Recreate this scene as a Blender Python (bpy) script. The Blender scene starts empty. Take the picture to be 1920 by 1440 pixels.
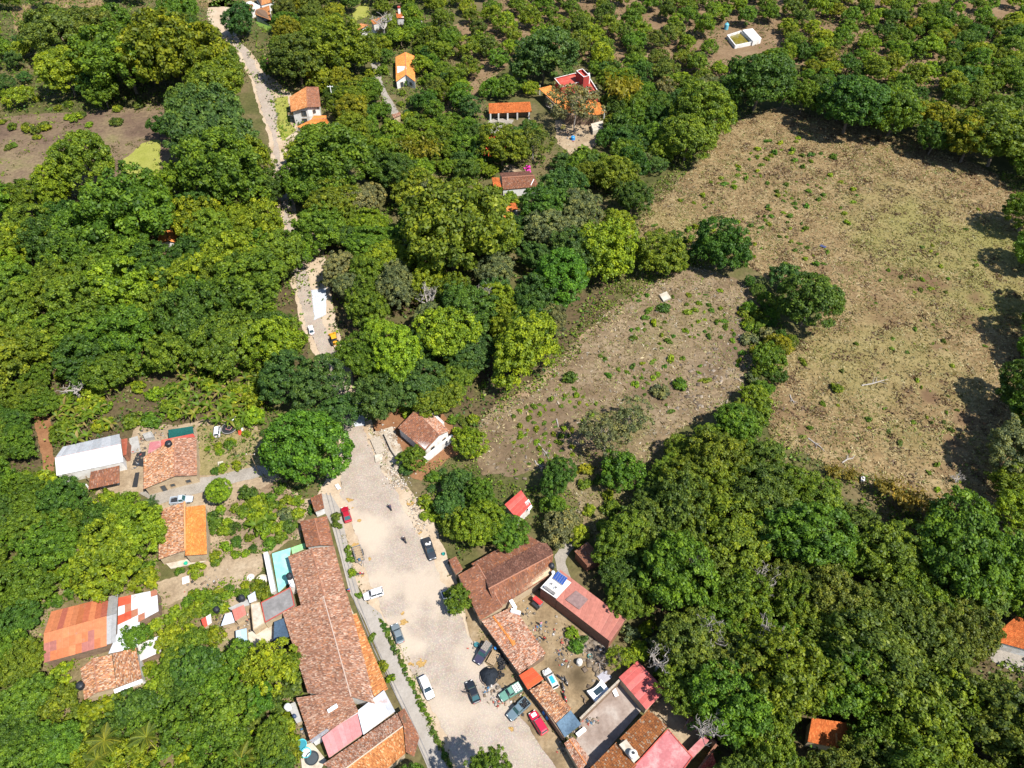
import bpy, math, random
import numpy as np
from mathutils import Vector, Matrix

# ------------------------------------------------------------------ camera, sky, sun, exposure
SC = bpy.context.scene
COL = SC.collection
CAM_H, PITCH, FPX = 140.0, math.radians(48.0), 1371.0
cam_data = bpy.data.cameras.new('camera')
cam_data.sensor_width = 36.0
cam_data.lens = 36.0 * FPX / 1920.0
cam_data.clip_start = 1.0
cam_data.clip_end = 12000.0
cam = bpy.data.objects.new('camera', cam_data)
COL.objects.link(cam)
cam.location = (0, 0, CAM_H)
cam.rotation_euler = (math.pi / 2 - PITCH, 0, 0)
SC.camera = cam

SUN_EL, SUN_AZ = math.radians(56), math.radians(-37)      # direction to the sun: right of the view and behind it
to_sun = Vector((math.cos(SUN_EL) * math.cos(SUN_AZ), math.cos(SUN_EL) * math.sin(SUN_AZ), math.sin(SUN_EL)))
world = bpy.data.worlds.new('World')
SC.world = world
world.use_nodes = True
wn = world.node_tree.nodes
wn.clear()
sky = wn.new('ShaderNodeTexSky')
sky.sky_type = 'NISHITA'
sky.sun_disc = False
sky.sun_elevation = SUN_EL
sky.sun_rotation = math.radians(90) - SUN_AZ
sky.altitude = 1400
bg = wn.new('ShaderNodeBackground')
bg.inputs['Strength'].default_value = 0.112
wo = wn.new('ShaderNodeOutputWorld')
world.node_tree.links.new(sky.outputs[0], bg.inputs['Color'])
world.node_tree.links.new(bg.outputs[0], wo.inputs['Surface'])
sun_data = bpy.data.lights.new('sun', 'SUN')
sun_data.energy = 4.9
sun_data.angle = math.radians(0.53)
sun_data.color = (1.0, 0.955, 0.88)
sun = bpy.data.objects.new('sun', sun_data)
COL.objects.link(sun)
sun.rotation_euler = to_sun.to_track_quat('Z', 'Y').to_euler()
sun.location = to_sun * 300
SC.view_settings.view_transform = 'Standard'
SC.view_settings.look = 'None'
SC.view_settings.gamma = 1.0
SC.view_settings.use_curve_mapping = False
SC.view_settings.exposure = 0.97
SC.cycles.max_bounces = 6
SC.cycles.diffuse_bounces = 3
SC.cycles.transmission_bounces = 3
SC.cycles.transparent_max_bounces = 4

R = random.Random(11)
NR = np.random.default_rng(5)

# ------------------------------------------------------------------ survey: photo pixel -> point on the plane z
_f = Vector((0, math.cos(PITCH), -math.sin(PITCH)))
_u = Vector((0, math.sin(PITCH), math.cos(PITCH)))
def P(px, py, z=0.0):
    d = _f + Vector((1, 0, 0)) * ((px - 960) / FPX) - _u * ((py - 720) / FPX)
    t = (z - CAM_H) / d.z
    return Vector((d.x * t, d.y * t, z))
def mpp(px, py, z=0.0):            # metres per photo pixel there
    p = P(px, py, z) - Vector((0, 0, CAM_H))
    return p.dot(_f) / FPX
def proj(X, Y, Z):
    q = np.stack([X, Y, Z - CAM_H], -1)
    dep = q @ np.array(_f)
    return 960 + FPX * q[..., 0] / dep, 720 - FPX * (q @ np.array(_u)) / dep
def PW(poly, z=0.0):
    return [P(a[0], a[1], z) for a in poly]
def heading(px, py, dx, dy):
    a = P(px + dx, py + dy) - P(px, py)
    return math.atan2(a.y, a.x)

# ------------------------------------------------------------------ numpy noise and polygons
def vnoise(x, y, seed=0):
    xi, yi = np.floor(x).astype(np.int64), np.floor(y).astype(np.int64)
    fx, fy = x - xi, y - yi
    fx, fy = fx * fx * (3 - 2 * fx), fy * fy * (3 - 2 * fy)
    def h(a, b):
        n = (a * 374761393 + b * 668265263 + seed * 1442695041) & 0x7fffffff
        n = ((n ^ (n >> 13)) * 1274126177) & 0x7fffffff
        return ((n ^ (n >> 16)) & 0xffff) / 65535.0
    return (h(xi, yi) * (1 - fx) + h(xi + 1, yi) * fx) * (1 - fy) + (h(xi, yi + 1) * (1 - fx) + h(xi + 1, yi + 1) * fx) * fy
def fbm(x, y, seed=0, o=4):
    s, a, t = 0.0, 0.5, 0.0
    for k in range(o):
        s = s + a * vnoise(x * 2 ** k, y * 2 ** k, seed + k)
        t += a
        a *= .55
    return s / t
def inside(poly, X, Y):
    r = np.zeros(X.shape, bool)
    n = len(poly)
    for i in range(n):
        x1, y1 = poly[i][0], poly[i][1]
        x2, y2 = poly[(i + 1) % n][0], poly[(i + 1) % n][1]
        if y1 == y2: continue
        c = ((y1 > Y) != (y2 > Y)) & (X < (x2 - x1) * (Y - y1) / (y2 - y1) + x1)
        r ^= c
    return r
def sdist(poly, X, Y):
    d = np.full(X.shape, 1e9)
    n = len(poly)
    for i in range(n):
        ax, ay = poly[i][0], poly[i][1]
        bx, by = poly[(i + 1) % n][0] - ax, poly[(i + 1) % n][1] - ay
        L = bx * bx + by * by + 1e-9
        t = np.clip(((X - ax) * bx + (Y - ay) * by) / L, 0, 1)
        d = np.minimum(d, np.hypot(X - ax - t * bx, Y - ay - t * by))
    return np.where(inside(poly, X, Y), d, -d)

# ------------------------------------------------------------------ materials
def _mat(name):
    m = bpy.data.materials.new(name)
    m.use_nodes = True
    nt = m.node_tree
    b = nt.nodes['Principled BSDF']
    return m, nt, b
def _noise(nt, scale, detail=5.0, rough=.6, coord='pos', vec=None):
    n = nt.nodes.new('ShaderNodeTexNoise')
    n.inputs['Scale'].default_value = scale
    n.inputs['Detail'].default_value = detail
    n.inputs['Roughness'].default_value = rough
    if vec is not None:
        nt.links.new(vec, n.inputs['Vector'])
    elif coord == 'pos':
        g = nt.nodes.new('ShaderNodeNewGeometry')
        nt.links.new(g.outputs['Position'], n.inputs['Vector'])
    return n.outputs['Fac']
def _ramp(nt, fac, stops):
    r = nt.nodes.new('ShaderNodeValToRGB')
    e = r.color_ramp.elements
    while len(e) < len(stops): e.new(0.5)
    for k, (p, c) in enumerate(stops):
        e[k].position = p
        e[k].color = (*c, 1)
    nt.links.new(fac, r.inputs['Fac'])
    return r.outputs['Color']
def _mix(nt, a, b, fac, mode='MIX'):
    m = nt.nodes.new('ShaderNodeMix')
    m.data_type = 'RGBA'
    m.blend_type = mode
    for s, v in ((m.inputs[0], fac), (m.inputs[6], a), (m.inputs[7], b)):
        if isinstance(v, bpy.types.NodeSocket): nt.links.new(v, s)
        elif isinstance(v, (int, float)): s.default_value = v
        else: s.default_value = (*v, 1)
    return m.outputs[2]
def _math(nt, op, a, b=0.0):
    m = nt.nodes.new('ShaderNodeMath')
    m.operation = op
    for s, v in ((m.inputs[0], a), (m.inputs[1], b)):
        if isinstance(v, bpy.types.NodeSocket): nt.links.new(v, s)
        else: s.default_value = v
    return m.outputs[0]
def _attr(nt, name, out='Fac'):
    a = nt.nodes.new('ShaderNodeAttribute')
    a.attribute_name = name
    return a.outputs[out]
def _bump(nt, b, h, strength=.5, dist=.05):
    n = nt.nodes.new('ShaderNodeBump')
    n.inputs['Strength'].default_value = strength
    n.inputs['Distance'].default_value = dist
    nt.links.new(h, n.inputs['Height'])
    nt.links.new(n.outputs[0], b.inputs['Normal'])

def ground_mat(name, stops, scale=.08, fine=1.6, famp=.5, rough=.95, bump=.4, extra=None):
    m, nt, b = _mat(name)
    c = _ramp(nt, _noise(nt, scale, 7, .62), stops)
    f = _noise(nt, fine, 6, .7)
    g = _ramp(nt, f, [(.25, (1 - famp,) * 3), (.75, (1 + famp * .6,) * 3)])
    c = _mix(nt, c, g, 1.0, 'MULTIPLY')
    if extra: c = extra(nt, c)
    nt.links.new(c, b.inputs['Base Color'])
    b.inputs['Roughness'].default_value = rough
    b.inputs['Specular IOR Level'].default_value = .15
    if bump: _bump(nt, b, f, bump, .15)
    return m
def plain(name, col, rough=.7, metal=0.0, var=.12, scale=1.5, spec=.3, dirt=None, bump=0.0):
    m, nt, b = _mat(name)
    n = _noise(nt, scale, 6, .65)
    lo = tuple(c * (1 - var * 1.6) for c in col)
    hi = tuple(min(1, c * (1 + var)) for c in col)
    c = _ramp(nt, n, [(.3, lo), (.7, hi)])
    if dirt:
        k = _ramp(nt, _noise(nt, scale * .35, 7, .7), [(.48, (0, 0, 0)), (.66, (1, 1, 1))])
        c = _mix(nt, c, dirt, k)
    nt.links.new(c, b.inputs['Base Color'])
    b.inputs['Roughness'].default_value = rough
    b.inputs['Metallic'].default_value = metal
    b.inputs['Specular IOR Level'].default_value = spec
    if bump: _bump(nt, b, n, bump, .03)
    return m
def objcol(name, rough=.6, metal=0.0, var=.15, scale=1.2, spec=.3, dirt=None, dirt_lo=.5, coat=0.0):   # base colour from the object's own colour
    m, nt, b = _mat(name)
    oi = nt.nodes.new('ShaderNodeObjectInfo')
    n = _noise(nt, scale, 6, .65)
    g = _ramp(nt, n, [(.3, (1 - var * 1.5,) * 3), (.7, (1 + var,) * 3)])
    c = _mix(nt, oi.outputs['Color'], g, 1.0, 'MULTIPLY')
    if dirt:
        k = _ramp(nt, _noise(nt, scale * .5, 7, .7), [(dirt_lo, (0, 0, 0)), (dirt_lo + .14, (1, 1, 1))])
        c = _mix(nt, c, dirt, k)
    nt.links.new(c, b.inputs['Base Color'])
    b.inputs['Roughness'].default_value = rough
    b.inputs['Metallic'].default_value = metal
    b.inputs['Specular IOR Level'].default_value = spec
    b.inputs['Coat Weight'].default_value = coat
    return m
def leaf_mat(name, trans=.38, tint_attr=None, rough=.55):
    m = bpy.data.materials.new(name)
    m.use_nodes = True
    nt = m.node_tree
    nt.nodes.clear()
    if tint_attr: base = _attr(nt, tint_attr, 'Color')
    else:
        oi = nt.nodes.new('ShaderNodeObjectInfo')
        lv = _attr(nt, 'leafvar')
        g = _ramp(nt, lv, [(0, (.38, .46, .50)), (.5, (1.0, 1.0, .9)), (1, (2.0, 1.65, 1.0))])
        base = _mix(nt, oi.outputs['Color'], g, 1.0, 'MULTIPLY')
    d = nt.nodes.new('ShaderNodeBsdfPrincipled')
    d.inputs['Roughness'].default_value = rough
    d.inputs['Specular IOR Level'].default_value = .28
    t = nt.nodes.new('ShaderNodeBsdfTranslucent')
    tc = _mix(nt, base, (1.5, 1.35, .5), 1.0, 'MULTIPLY')
    mx = nt.nodes.new('ShaderNodeMixShader')
    mx.inputs[0].default_value = trans
    o = nt.nodes.new('ShaderNodeOutputMaterial')
    nt.links.new(base, d.inputs['Base Color'])
    nt.links.new(tc, t.inputs['Color'])
    nt.links.new(d.outputs[0], mx.inputs[1])
    nt.links.new(t.outputs[0], mx.inputs[2])
    nt.links.new(mx.outputs[0], o.inputs['Surface'])
    return m

def attr_mat(name, rough=.85, spec=.2, trans=0.0, var=.2, scale=3.0):
    m, nt, b = _mat(name)
    c = _mix(nt, _attr(nt, 'tint', 'Color'), _ramp(nt, _noise(nt, scale, 4, .6), [(.3, (1 - var,) * 3), (.7, (1 + var,) * 3)]), 1.0, 'MULTIPLY')
    nt.links.new(c, b.inputs['Base Color'])
    b.inputs['Roughness'].default_value = rough
    b.inputs['Specular IOR Level'].default_value = spec
    return m

M = {}
M['leaf'] = leaf_mat('leaf')
M['leaf_tint'] = leaf_mat('leaf_tint', .25, 'tint')
M['tint'] = attr_mat('tinted_surface')
M['tile'] = attr_mat('clay_tile', .88, .15, var=.25, scale=7.0)
M['bark'] = plain('bark', (.16, .12, .085), .9, var=.3, scale=3)
M['bark_pale'] = plain('pale_bark', (.30, .27, .24), .9, var=.25, scale=3)
M['deck'] = plain('roof_underside', (.13, .08, .05), .9)
M['plaster_white'] = plain('white_plaster', (.58, .57, .55), .85, var=.06, dirt=(.40, .36, .31))
M['plaster_cream'] = plain('cream_plaster', (.40, .31, .20), .85, var=.1, dirt=(.28, .20, .13))
M['adobe'] = plain('adobe', (.20, .135, .09), .95, var=.2, dirt=(.13, .085, .06), bump=.3)
M['brick_wall'] = plain('fired_brick', (.22, .10, .06), .92, var=.25, scale=2.5)
M['red_wall'] = plain('red_plaster', (.30, .035, .028), .8, var=.12, dirt=(.22, .05, .04))
M['concrete'] = plain('concrete', (.30, .29, .27), .9, var=.12, scale=1.0, dirt=(.21, .195, .175))
M['concrete_dark'] = plain('worn_concrete', (.19, .18, .175), .9, var=.2, scale=.8, dirt=(.12, .115, .11))
M['cream_slab'] = plain('cream_slab', (.42, .38, .31), .9, var=.1, dirt=(.30, .25, .19))
M['pink_slab'] = plain('pink_waterproofing', (.34, .115, .12), .8, var=.12, scale=1.2, dirt=(.42, .24, .23))
M['red_slab'] = plain('red_waterproofing', (.36, .055, .04), .8, var=.12, scale=1.2, dirt=(.40, .12, .08))
M['sheet'] = objcol('corrugated_sheet', .55, .0, .13, 1.6, .3, dirt=(.22, .13, .09), dirt_lo=.60)
M['sheet_rust'] = objcol('rusting_sheet', .7, .0, .14, .8, .25, dirt=(.26, .12, .07), dirt_lo=.56)
M['paint'] = objcol('car_paint', .32, 0, .03, .5, .5, coat=.5)
M['paint_dull'] = objcol('faded_paint', .5, 0, .12, 1.5, .35)
M['glass'] = plain('car_glass', (.02, .035, .045), .08, spec=.8, var=.05)
M['glass_teal'] = plain('tinted_windscreen', (.028, .075, .078), .1, spec=.8, var=.05)
M['window'] = plain('window_glass', (.04, .05, .06), .1, spec=.7)
M['rubber'] = plain('rubber', (.022, .022, .024), .85)
M['black'] = plain('black_plastic', (.018, .019, .022), .55, spec=.4)
M['steel'] = plain('dull_steel', (.35, .35, .36), .45, .6)
M['chrome'] = plain('bright_steel', (.6, .6, .6), .3, .8)
M['lamp'] = plain('lamp_lens', (.75, .75, .72), .15, spec=.6)
M['lamp_red'] = plain('red_lens', (.4, .02, .02), .2, spec=.6)
M['white'] = plain('white_paint', (.80, .80, .79), .5, var=.04)
M['wood'] = plain('weathered_wood', (.28, .20, .12), .85, var=.25, scale=4)
M['wood_grey'] = plain('grey_wood', (.22, .19, .16), .9, var=.3, scale=4)
M['skin'] = plain('skin', (.36, .2, .13), .6, var=.05)
M['cloth'] = objcol('cloth', .9, 0, .1, 5.0, .1)
M['plastic'] = objcol('plastic', .45, 0, .06, 2.0, .4)
M['net'] = objcol('shade_net', .9, 0, .2, 2.5, .1)
M['solar'] = plain('solar_glass', (.03, .07, .25), .12, spec=.7, var=.2, scale=3)
M['water'] = plain('pond_water', (.16, .13, .02), .08, spec=.6, var=.3, scale=.6)
M['stone'] = plain('field_stone', (.33, .28, .22), .9, var=.25, scale=4)
M['straw'] = plain('straw_litter', (.34, .21, .07), .95, var=.35, scale=5)
M['petal'] = plain('magenta_petal', (.65, .03, .35), .7, var=.2)
M['petal_red'] = plain('flame_petal', (.55, .07, .03), .7, var=.2)

# ------------------------------------------------------------------ objects
def link(o, parent=None):
    COL.objects.link(o)
    if parent is not None: o.parent = parent
    return o
def tag(o, label=None, cat=None, group=None, kind=None):
    if label: o['label'] = label
    if cat: o['category'] = cat
    if group: o['group'] = group
    if kind: o['kind'] = kind
    return o
def empty(name, loc, label, cat, group=None, rz=0.0):
    o = bpy.data.objects.new(name, None)
    o.empty_display_size = .3
    o.location = loc
    o.rotation_euler = (0, 0, rz)
    link(o)
    return tag(o, label, cat, group)
def mesh_np(name, V, F, mat, attrs=None, smooth=False):
    """V (n,3) array, F (m,k) array of equal-size faces; attrs: {name: (m,) or (m,3) per-face values}"""
    me = bpy.data.meshes.new(name)
    V = np.asarray(V, np.float32); F = np.asarray(F, np.int32)
    m, k = F.shape
    me.vertices.add(len(V)); me.vertices.foreach_set('co', V.ravel())
    me.loops.add(m * k); me.loops.foreach_set('vertex_index', F.ravel())
    me.polygons.add(m)
    me.polygons.foreach_set('loop_start', np.arange(0, m * k, k, dtype=np.int32))
    me.polygons.foreach_set('loop_total', np.full(m, k, np.int32))
    if smooth: me.polygons.foreach_set('use_smooth', np.ones(m, bool))
    me.update(calc_edges=True)
    for nme, a in (attrs or {}).items():
        a = np.asarray(a, np.float32)
        if a.ndim == 1:
            at = me.attributes.new(nme, 'FLOAT', 'FACE'); at.data.foreach_set('value', a)
        else:
            c = np.concatenate([a, np.ones((len(a), 1), np.float32)], 1)
            at = me.attributes.new(nme, 'FLOAT_COLOR', 'FACE'); at.data.foreach_set('color', c.ravel().astype(np.float32))
    for x in (mat if isinstance(mat, (list, tuple)) else [mat]): me.materials.append(x)
    return me
def obj(name, me, parent=None, loc=None, color=None, kind=None):
    o = bpy.data.objects.new(name, me)
    link(o, parent)
    if loc is not None: o.location = loc
    if color is not None: o.color = (*color[:3], 1)
    if kind: o['kind'] = kind
    return o

class MB:
    """collects shapes into one mesh"""
    def __init__(s): s.v, s.f = [], []
    def add(s, vs, fs):
        n = len(s.v)
        s.v += [tuple(v) for v in vs]
        s.f += [tuple(i + n for i in f) for f in fs]
        return s
    def box(s, c, d, rz=0.0, taper=1.0, mat=None):
        c = Vector(c); hx, hy, hz = d[0] / 2, d[1] / 2, d[2] / 2
        rot = mat or Matrix.Rotation(rz, 3, 'Z')
        vs = []
        for z, t in ((-hz, 1), (hz, taper)):
            for x, y in ((-1, -1), (1, -1), (1, 1), (-1, 1)):
                vs.append(c + rot @ Vector((x * hx * t, y * hy * t, z)))
        return s.add(vs, [(3, 2, 1, 0), (4, 5, 6, 7), (0, 1, 5, 4), (1, 2, 6, 5), (2, 3, 7, 6), (3, 0, 4, 7)])
    def prism(s, poly, z0, z1):                   # z0, z1: numbers or lists per corner
        n = len(poly)
        a = z0 if isinstance(z0, (list, tuple)) else [z0] * n
        b = z1 if isinstance(z1, (list, tuple)) else [z1] * n
        area = sum(poly[i][0] * poly[(i + 1) % n][1] - poly[(i + 1) % n][0] * poly[i][1] for i in range(n))
        vs = [(p[0], p[1], a[i]) for i, p in enumerate(poly)] + [(p[0], p[1], b[i]) for i, p in enumerate(poly)]
        fs = [tuple(range(n - 1, -1, -1)), tuple(range(n, 2 * n))] + [(i, (i + 1) % n, n + (i + 1) % n, n + i) for i in range(n)]
        if area < 0: fs = [f[::-1] for f in fs]
        return s.add(vs, fs)
    def slab(s, quad, t):                         # thick sheet hanging below a quad
        q = [Vector(p) for p in quad]
        n = (q[1] - q[0]).cross(q[-1] - q[0]).normalized()
        if n.z < 0: n = -n
        vs = q + [p - n * t for p in q]
        k = len(q)
        up = (q[1] - q[0]).cross(q[2] - q[0]).z > 0
        fs = [tuple(range(k)), tuple(range(2 * k - 1, k - 1, -1))] + [(i, k + i, k + (i + 1) % k, (i + 1) % k) for i in range(k)]
        if not up: fs = [f[::-1] for f in fs]
        return s.add(vs, fs)
    def lathe(s, prof, n=14, c=(0, 0, 0), axis='Z', cap=True):
        c = Vector(c); vs, fs = [], []
        for r, h in prof:
            for k in range(n):
                a = 2 * math.pi * k / n
                x, y = r * math.cos(a), r * math.sin(a)
                vs.append(c + (Vector((x, y, h)) if axis == 'Z' else Vector((x, h, y)) if axis == 'Y' else Vector((h, x, y))))
        m = len(prof)
        for j in range(m - 1):
            for k in range(n):
                fs.append((j * n + k, j * n + (k + 1) % n, (j + 1) * n + (k + 1) % n, (j + 1) * n + k))
        if cap:
            fs.append(tuple(range(n - 1, -1, -1)))
            fs.append(tuple((m - 1) * n + k for k in range(n)))
        return s.add(vs, fs)
    def tube(s, pts, rad, n=6):
        pts = [Vector(p) for p in pts]
        m = len(pts)
        rr = rad if isinstance(rad, (list, tuple)) else [rad] * m
        vs, fs = [], []
        for i, p in enumerate(pts):
            d = (pts[min(i + 1, m - 1)] - pts[max(i - 1, 0)]).normalized()
            a = d.cross(Vector((0, 0, 1)) if abs(d.z) < .9 else Vector((1, 0, 0))).normalized()
            b = d.cross(a)
            for k in range(n):
                t = 2 * math.pi * k / n
                vs.append(p + (a * math.cos(t) + b * math.sin(t)) * rr[i])
        for i in range(m - 1):
            for k in range(n):
                fs.append((i * n + k, i * n + (k + 1) % n, (i + 1) * n + (k + 1) % n, (i + 1) * n + k))
        fs.append(tuple(range(n)))
        fs.append(tuple((m - 1) * n + k for k in range(n - 1, -1, -1)))
        return s.add(vs, fs)
    def loft(s, rings):
        n = len(rings[0]); vs, fs = [], []
        for r in rings: vs += [Vector(p) for p in r]
        for i in range(len(rings) - 1):
            for k in range(n):
                fs.append((i * n + k, i * n + (k + 1) % n, (i + 1) * n + (k + 1) % n, (i + 1) * n + k))
        fs.append(tuple(range(n - 1, -1, -1)))
        fs.append(tuple((len(rings) - 1) * n + k for k in range(n)))
        return s.add(vs, fs)
    def torus(s, c, Rr, r, n=14, m=6, axis='Z', tilt=None):
        c = Vector(c); vs, fs = [], []
        for i in range(n):
            a = 2 * math.pi * i / n
            for j in range(m):
                b = 2 * math.pi * j / m
                p = Vector(((Rr + r * math.cos(b)) * math.cos(a), (Rr + r * math.cos(b)) * math.sin(a), r * math.sin(b)))
                if axis == 'Y': p = Vector((p.x, p.z, p.y))
                if tilt: p = tilt @ p
                vs.append(c + p)
        for i in range(n):
            for j in range(m):
                fs.append((i * m + j, ((i + 1) % n) * m + j, ((i + 1) % n) * m + (j + 1) % m, i * m + (j + 1) % m))
        return s.add(vs, fs)
    def mesh(s, name, mat, smooth=False):
        me = bpy.data.meshes.new(name)
        me.from_pydata(s.v, [], s.f)
        me.validate(); me.update()
        if smooth: me.polygons.foreach_set('use_smooth', [True] * len(me.polygons))
        me.materials.append(mat)
        return me
    def build(s, name, mat, parent=None, loc=None, color=None, smooth=False, kind=None):
        return obj(name, s.mesh(name, mat, smooth), parent, loc, color, kind)

EXC = []           # picture areas kept free of trees and undergrowth when planting (roofs, roads, yards)
EXC_T = []         # the same, for trees only
def hit(polys, X, Y):
    x0, x1, y0, y1 = X.min(), X.max(), Y.min(), Y.max()
    for q in polys:
        xs = [p[0] for p in q]; ys = [p[1] for p in q]
        if max(xs) < x0 or min(xs) > x1 or max(ys) < y0 or min(ys) > y1: continue
        if inside(q, X, Y).any(): return True
    return False
def exc(poly, trees_only=False):
    (EXC_T if trees_only else EXC).append([(p[0], p[1]) for p in poly])

def sheet(name, poly_px, z, mat, res=1.0, rag=.8, rscale=3.0, attrs=None, seed=0, bumpy=0.0, world_poly=None):
    """ground sheet with an uneven border"""
    poly = world_poly or [(p.x, p.y) for p in PW(poly_px)]
    A = np.array(poly)
    pad = rag + res * 2
    x0, y0 = A.min(0) - pad; x1, y1 = A.max(0) + pad
    nx, ny = int((x1 - x0) / res) + 2, int((y1 - y0) / res) + 2
    X, Y = np.meshgrid(x0 + np.arange(nx) * res, y0 + np.arange(ny) * res, indexing='ij')
    D = sdist(poly, X, Y) + (fbm(X / rscale, Y / rscale, seed, 3) - .5) * 2 * rag
    gx, gy = np.gradient(D, res)
    ins = D > 0
    keep = ins[:-1, :-1] | ins[1:, :-1] | ins[1:, 1:] | ins[:-1, 1:]
    out = ~ins
    gl = np.maximum(np.hypot(gx, gy), .3)
    sh = np.clip(D, -res * 1.2, 0)
    XX = np.where(out, X - sh * gx / gl, X); YY = np.where(out, Y - sh * gy / gl, Y)
    idx = np.arange(nx * ny).reshape(nx, ny)
    F = np.stack([idx[:-1, :-1], idx[1:, :-1], idx[1:, 1:], idx[:-1, 1:]], -1)[keep]
    Z = np.full(X.shape, z)
    if bumpy: Z = Z + bumpy * fbm(X / 2.5, Y / 2.5, 9, 3) * np.clip(D / 2, 0, 1)
    used, inv = np.unique(F, return_inverse=True)
    V = np.stack([XX.ravel(), YY.ravel(), Z.ravel()], -1)[used]
    me = mesh_np(name, V, inv.reshape(F.shape), mat)
    for k, fn in (attrs or {}).items():
        at = me.attributes.new(k, 'FLOAT', 'POINT')
        at.data.foreach_set('value', fn(V[:, 0], V[:, 1]).astype(np.float32))
    return obj(name, me, kind='structure')
# ------------------------------------------------------------------ the setting
def blobs(pts, noise=.35, seed=3, ns=6.0):
    W = [(P(a, b), c * mpp(a, b), w) for a, b, c, w in pts]
    def fn(X, Y):
        v = np.zeros(X.shape)
        for p, r, w in W:
            d = np.hypot(X - p.x, Y - p.y) / r
            d = d + (fbm(X / ns, Y / ns, seed, 4) - .5) * noise * 4
            v = np.maximum(v, w * np.clip(1.3 - d, 0, 1))
        return np.clip(v, 0, 1)
    return fn
def _patch(*cols):                       # mixes soils by the patch weights stored on the sheet
    def fn(nt, c):
        for a, col in cols: c = _mix(nt, c, col, _attr(nt, a))
        return c
    return fn
def speckle(nt, c, scale=2.2, col=(.30, .25, .15), lo=.56, hi=.68):
    k = _ramp(nt, _noise(nt, scale, 6, .75), [(lo, (0, 0, 0)), (hi, (1, 1, 1))])
    return _mix(nt, c, col, k)

M['ground'] = ground_mat('wild_ground', [(.3, (.045, .052, .014)), (.48, (.085, .082, .028)), (.62, (.13, .10, .05)), (.75, (.075, .085, .02))], .06, .9, .5)
M['dry_field'] = ground_mat('dry_field_soil', [(.3, (.122, .078, .036)), (.5, (.195, .134, .064)), (.68, (.250, .187, .095))], .16, 1.1, .6, bump=.6,
    extra=lambda nt, c: _patch(('green', (.165, .150, .048)), ('brown', (.105, .062, .034)))(nt, speckle(nt, c, 1.6, (.29, .235, .125), .56, .72)))
M['fallow'] = ground_mat('fallow_field_soil', [(.3, (.108, .074, .042)), (.5, (.178, .128, .076)), (.7, (.228, .175, .110))], .16, 1.2, .55, bump=.6,
    extra=lambda nt, c: _patch(('green', (.120, .110, .040)), ('brown', (.085, .055, .034)))(nt, speckle(nt, c, 1.8, (.255, .215, .135), .56, .74)))
M['orchard_soil'] = ground_mat('orchard_soil', [(.3, (.120, .076, .040)), (.52, (.175, .115, .064)), (.66, (.205, .145, .085)), (.78, (.13, .125, .04))], .07, 1.1, .4)
M['burnt'] = ground_mat('burnt_ground', [(.3, (.066, .044, .030)), (.45, (.120, .080, .054)), (.58, (.165, .122, .070)), (.74, (.140, .140, .045))], .045, .8, .5,
    extra=lambda nt, c: speckle(nt, c, .5, (.15, .13, .06), .58, .74))
M['lime_grass'] = ground_mat('short_green_grass', [(.3, (.19, .20, .035)), (.7, (.25, .25, .06))], .2, 2.0, .3)
M['lawn'] = ground_mat('lawn', [(.3, (.07, .14, .02)), (.7, (.13, .19, .035))], .2, 2.0, .3)
M['yard'] = ground_mat('yard_dirt', [(.3, (.195, .140, .088)), (.52, (.285, .215, .140)), (.72, (.345, .275, .190))], .22, 1.6, .35)
M['mech_yard'] = ground_mat('oily_yard_dirt', [(.3, (.145, .100, .055)), (.5, (.225, .162, .092)), (.72, (.290, .225, .145))], .22, 1.8, .4,
    extra=lambda nt, c: _patch(('oil', (.062, .045, .024)))(nt, c))
M['verge'] = ground_mat('pale_verge_dirt', [(.3, (.300, .218, .138)), (.5, (.372, .290, .205)), (.7, (.410, .338, .255))], .13, 1.8, .22)
M['path_soil'] = ground_mat('red_path_soil', [(.3, (.16, .072, .034)), (.7, (.24, .125, .062))], .3, 1.8, .35)
def cobble_extra(nt, c):
    g = nt.nodes.new('ShaderNodeNewGeometry')
    v = nt.nodes.new('ShaderNodeTexVoronoi')
    v.inputs['Scale'].default_value = 3.6
    nt.links.new(g.outputs['Position'], v.inputs['Vector'])
    s = _ramp(nt, _math(nt, 'MULTIPLY', v.outputs['Distance'], 1.6), [(.2, (1.08, 1.07, 1.06)), (.75, (.80, .785, .77))])
    c = _mix(nt, c, s, 1.0, 'MULTIPLY')
    s2 = _mix(nt, (1, 1, 1), v.outputs['Color'], .10)
    return _patch(('dust', (.392, .325, .252)))(nt, _mix(nt, c, s2, 1.0, 'MULTIPLY'))
M['cobble'] = ground_mat('cobbled_street', [(.3, (.320, .264, .212)), (.5, (.365, .308, .255)), (.72, (.402, .348, .295))], .30, 2.6, .2, extra=cobble_extra)
M['walk'] = ground_mat('concrete_walk', [(.3, (.245, .218, .188)), (.7, (.305, .278, .246))], .3, 2.2, .15)
M['stone_drive'] = ground_mat('stone_paving', [(.3, (.205, .180, .150)), (.7, (.295, .265, .228))], .3, 3.0, .3)
M['undersoil'] = ground_mat('leaf_litter', [(.3, (.055, .040, .022)), (.5, (.090, .066, .034)), (.7, (.075, .078, .024))], .15, 1.2, .5)

# ground to the horizon
me = mesh_np('ground', [(-6000, -3000, 0), (6000, -3000, 0), (6000, 9000, 0), (-6000, 9000, 0)], [(0, 1, 2, 3)], M['ground'])
obj('ground', me, kind='structure')

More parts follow.
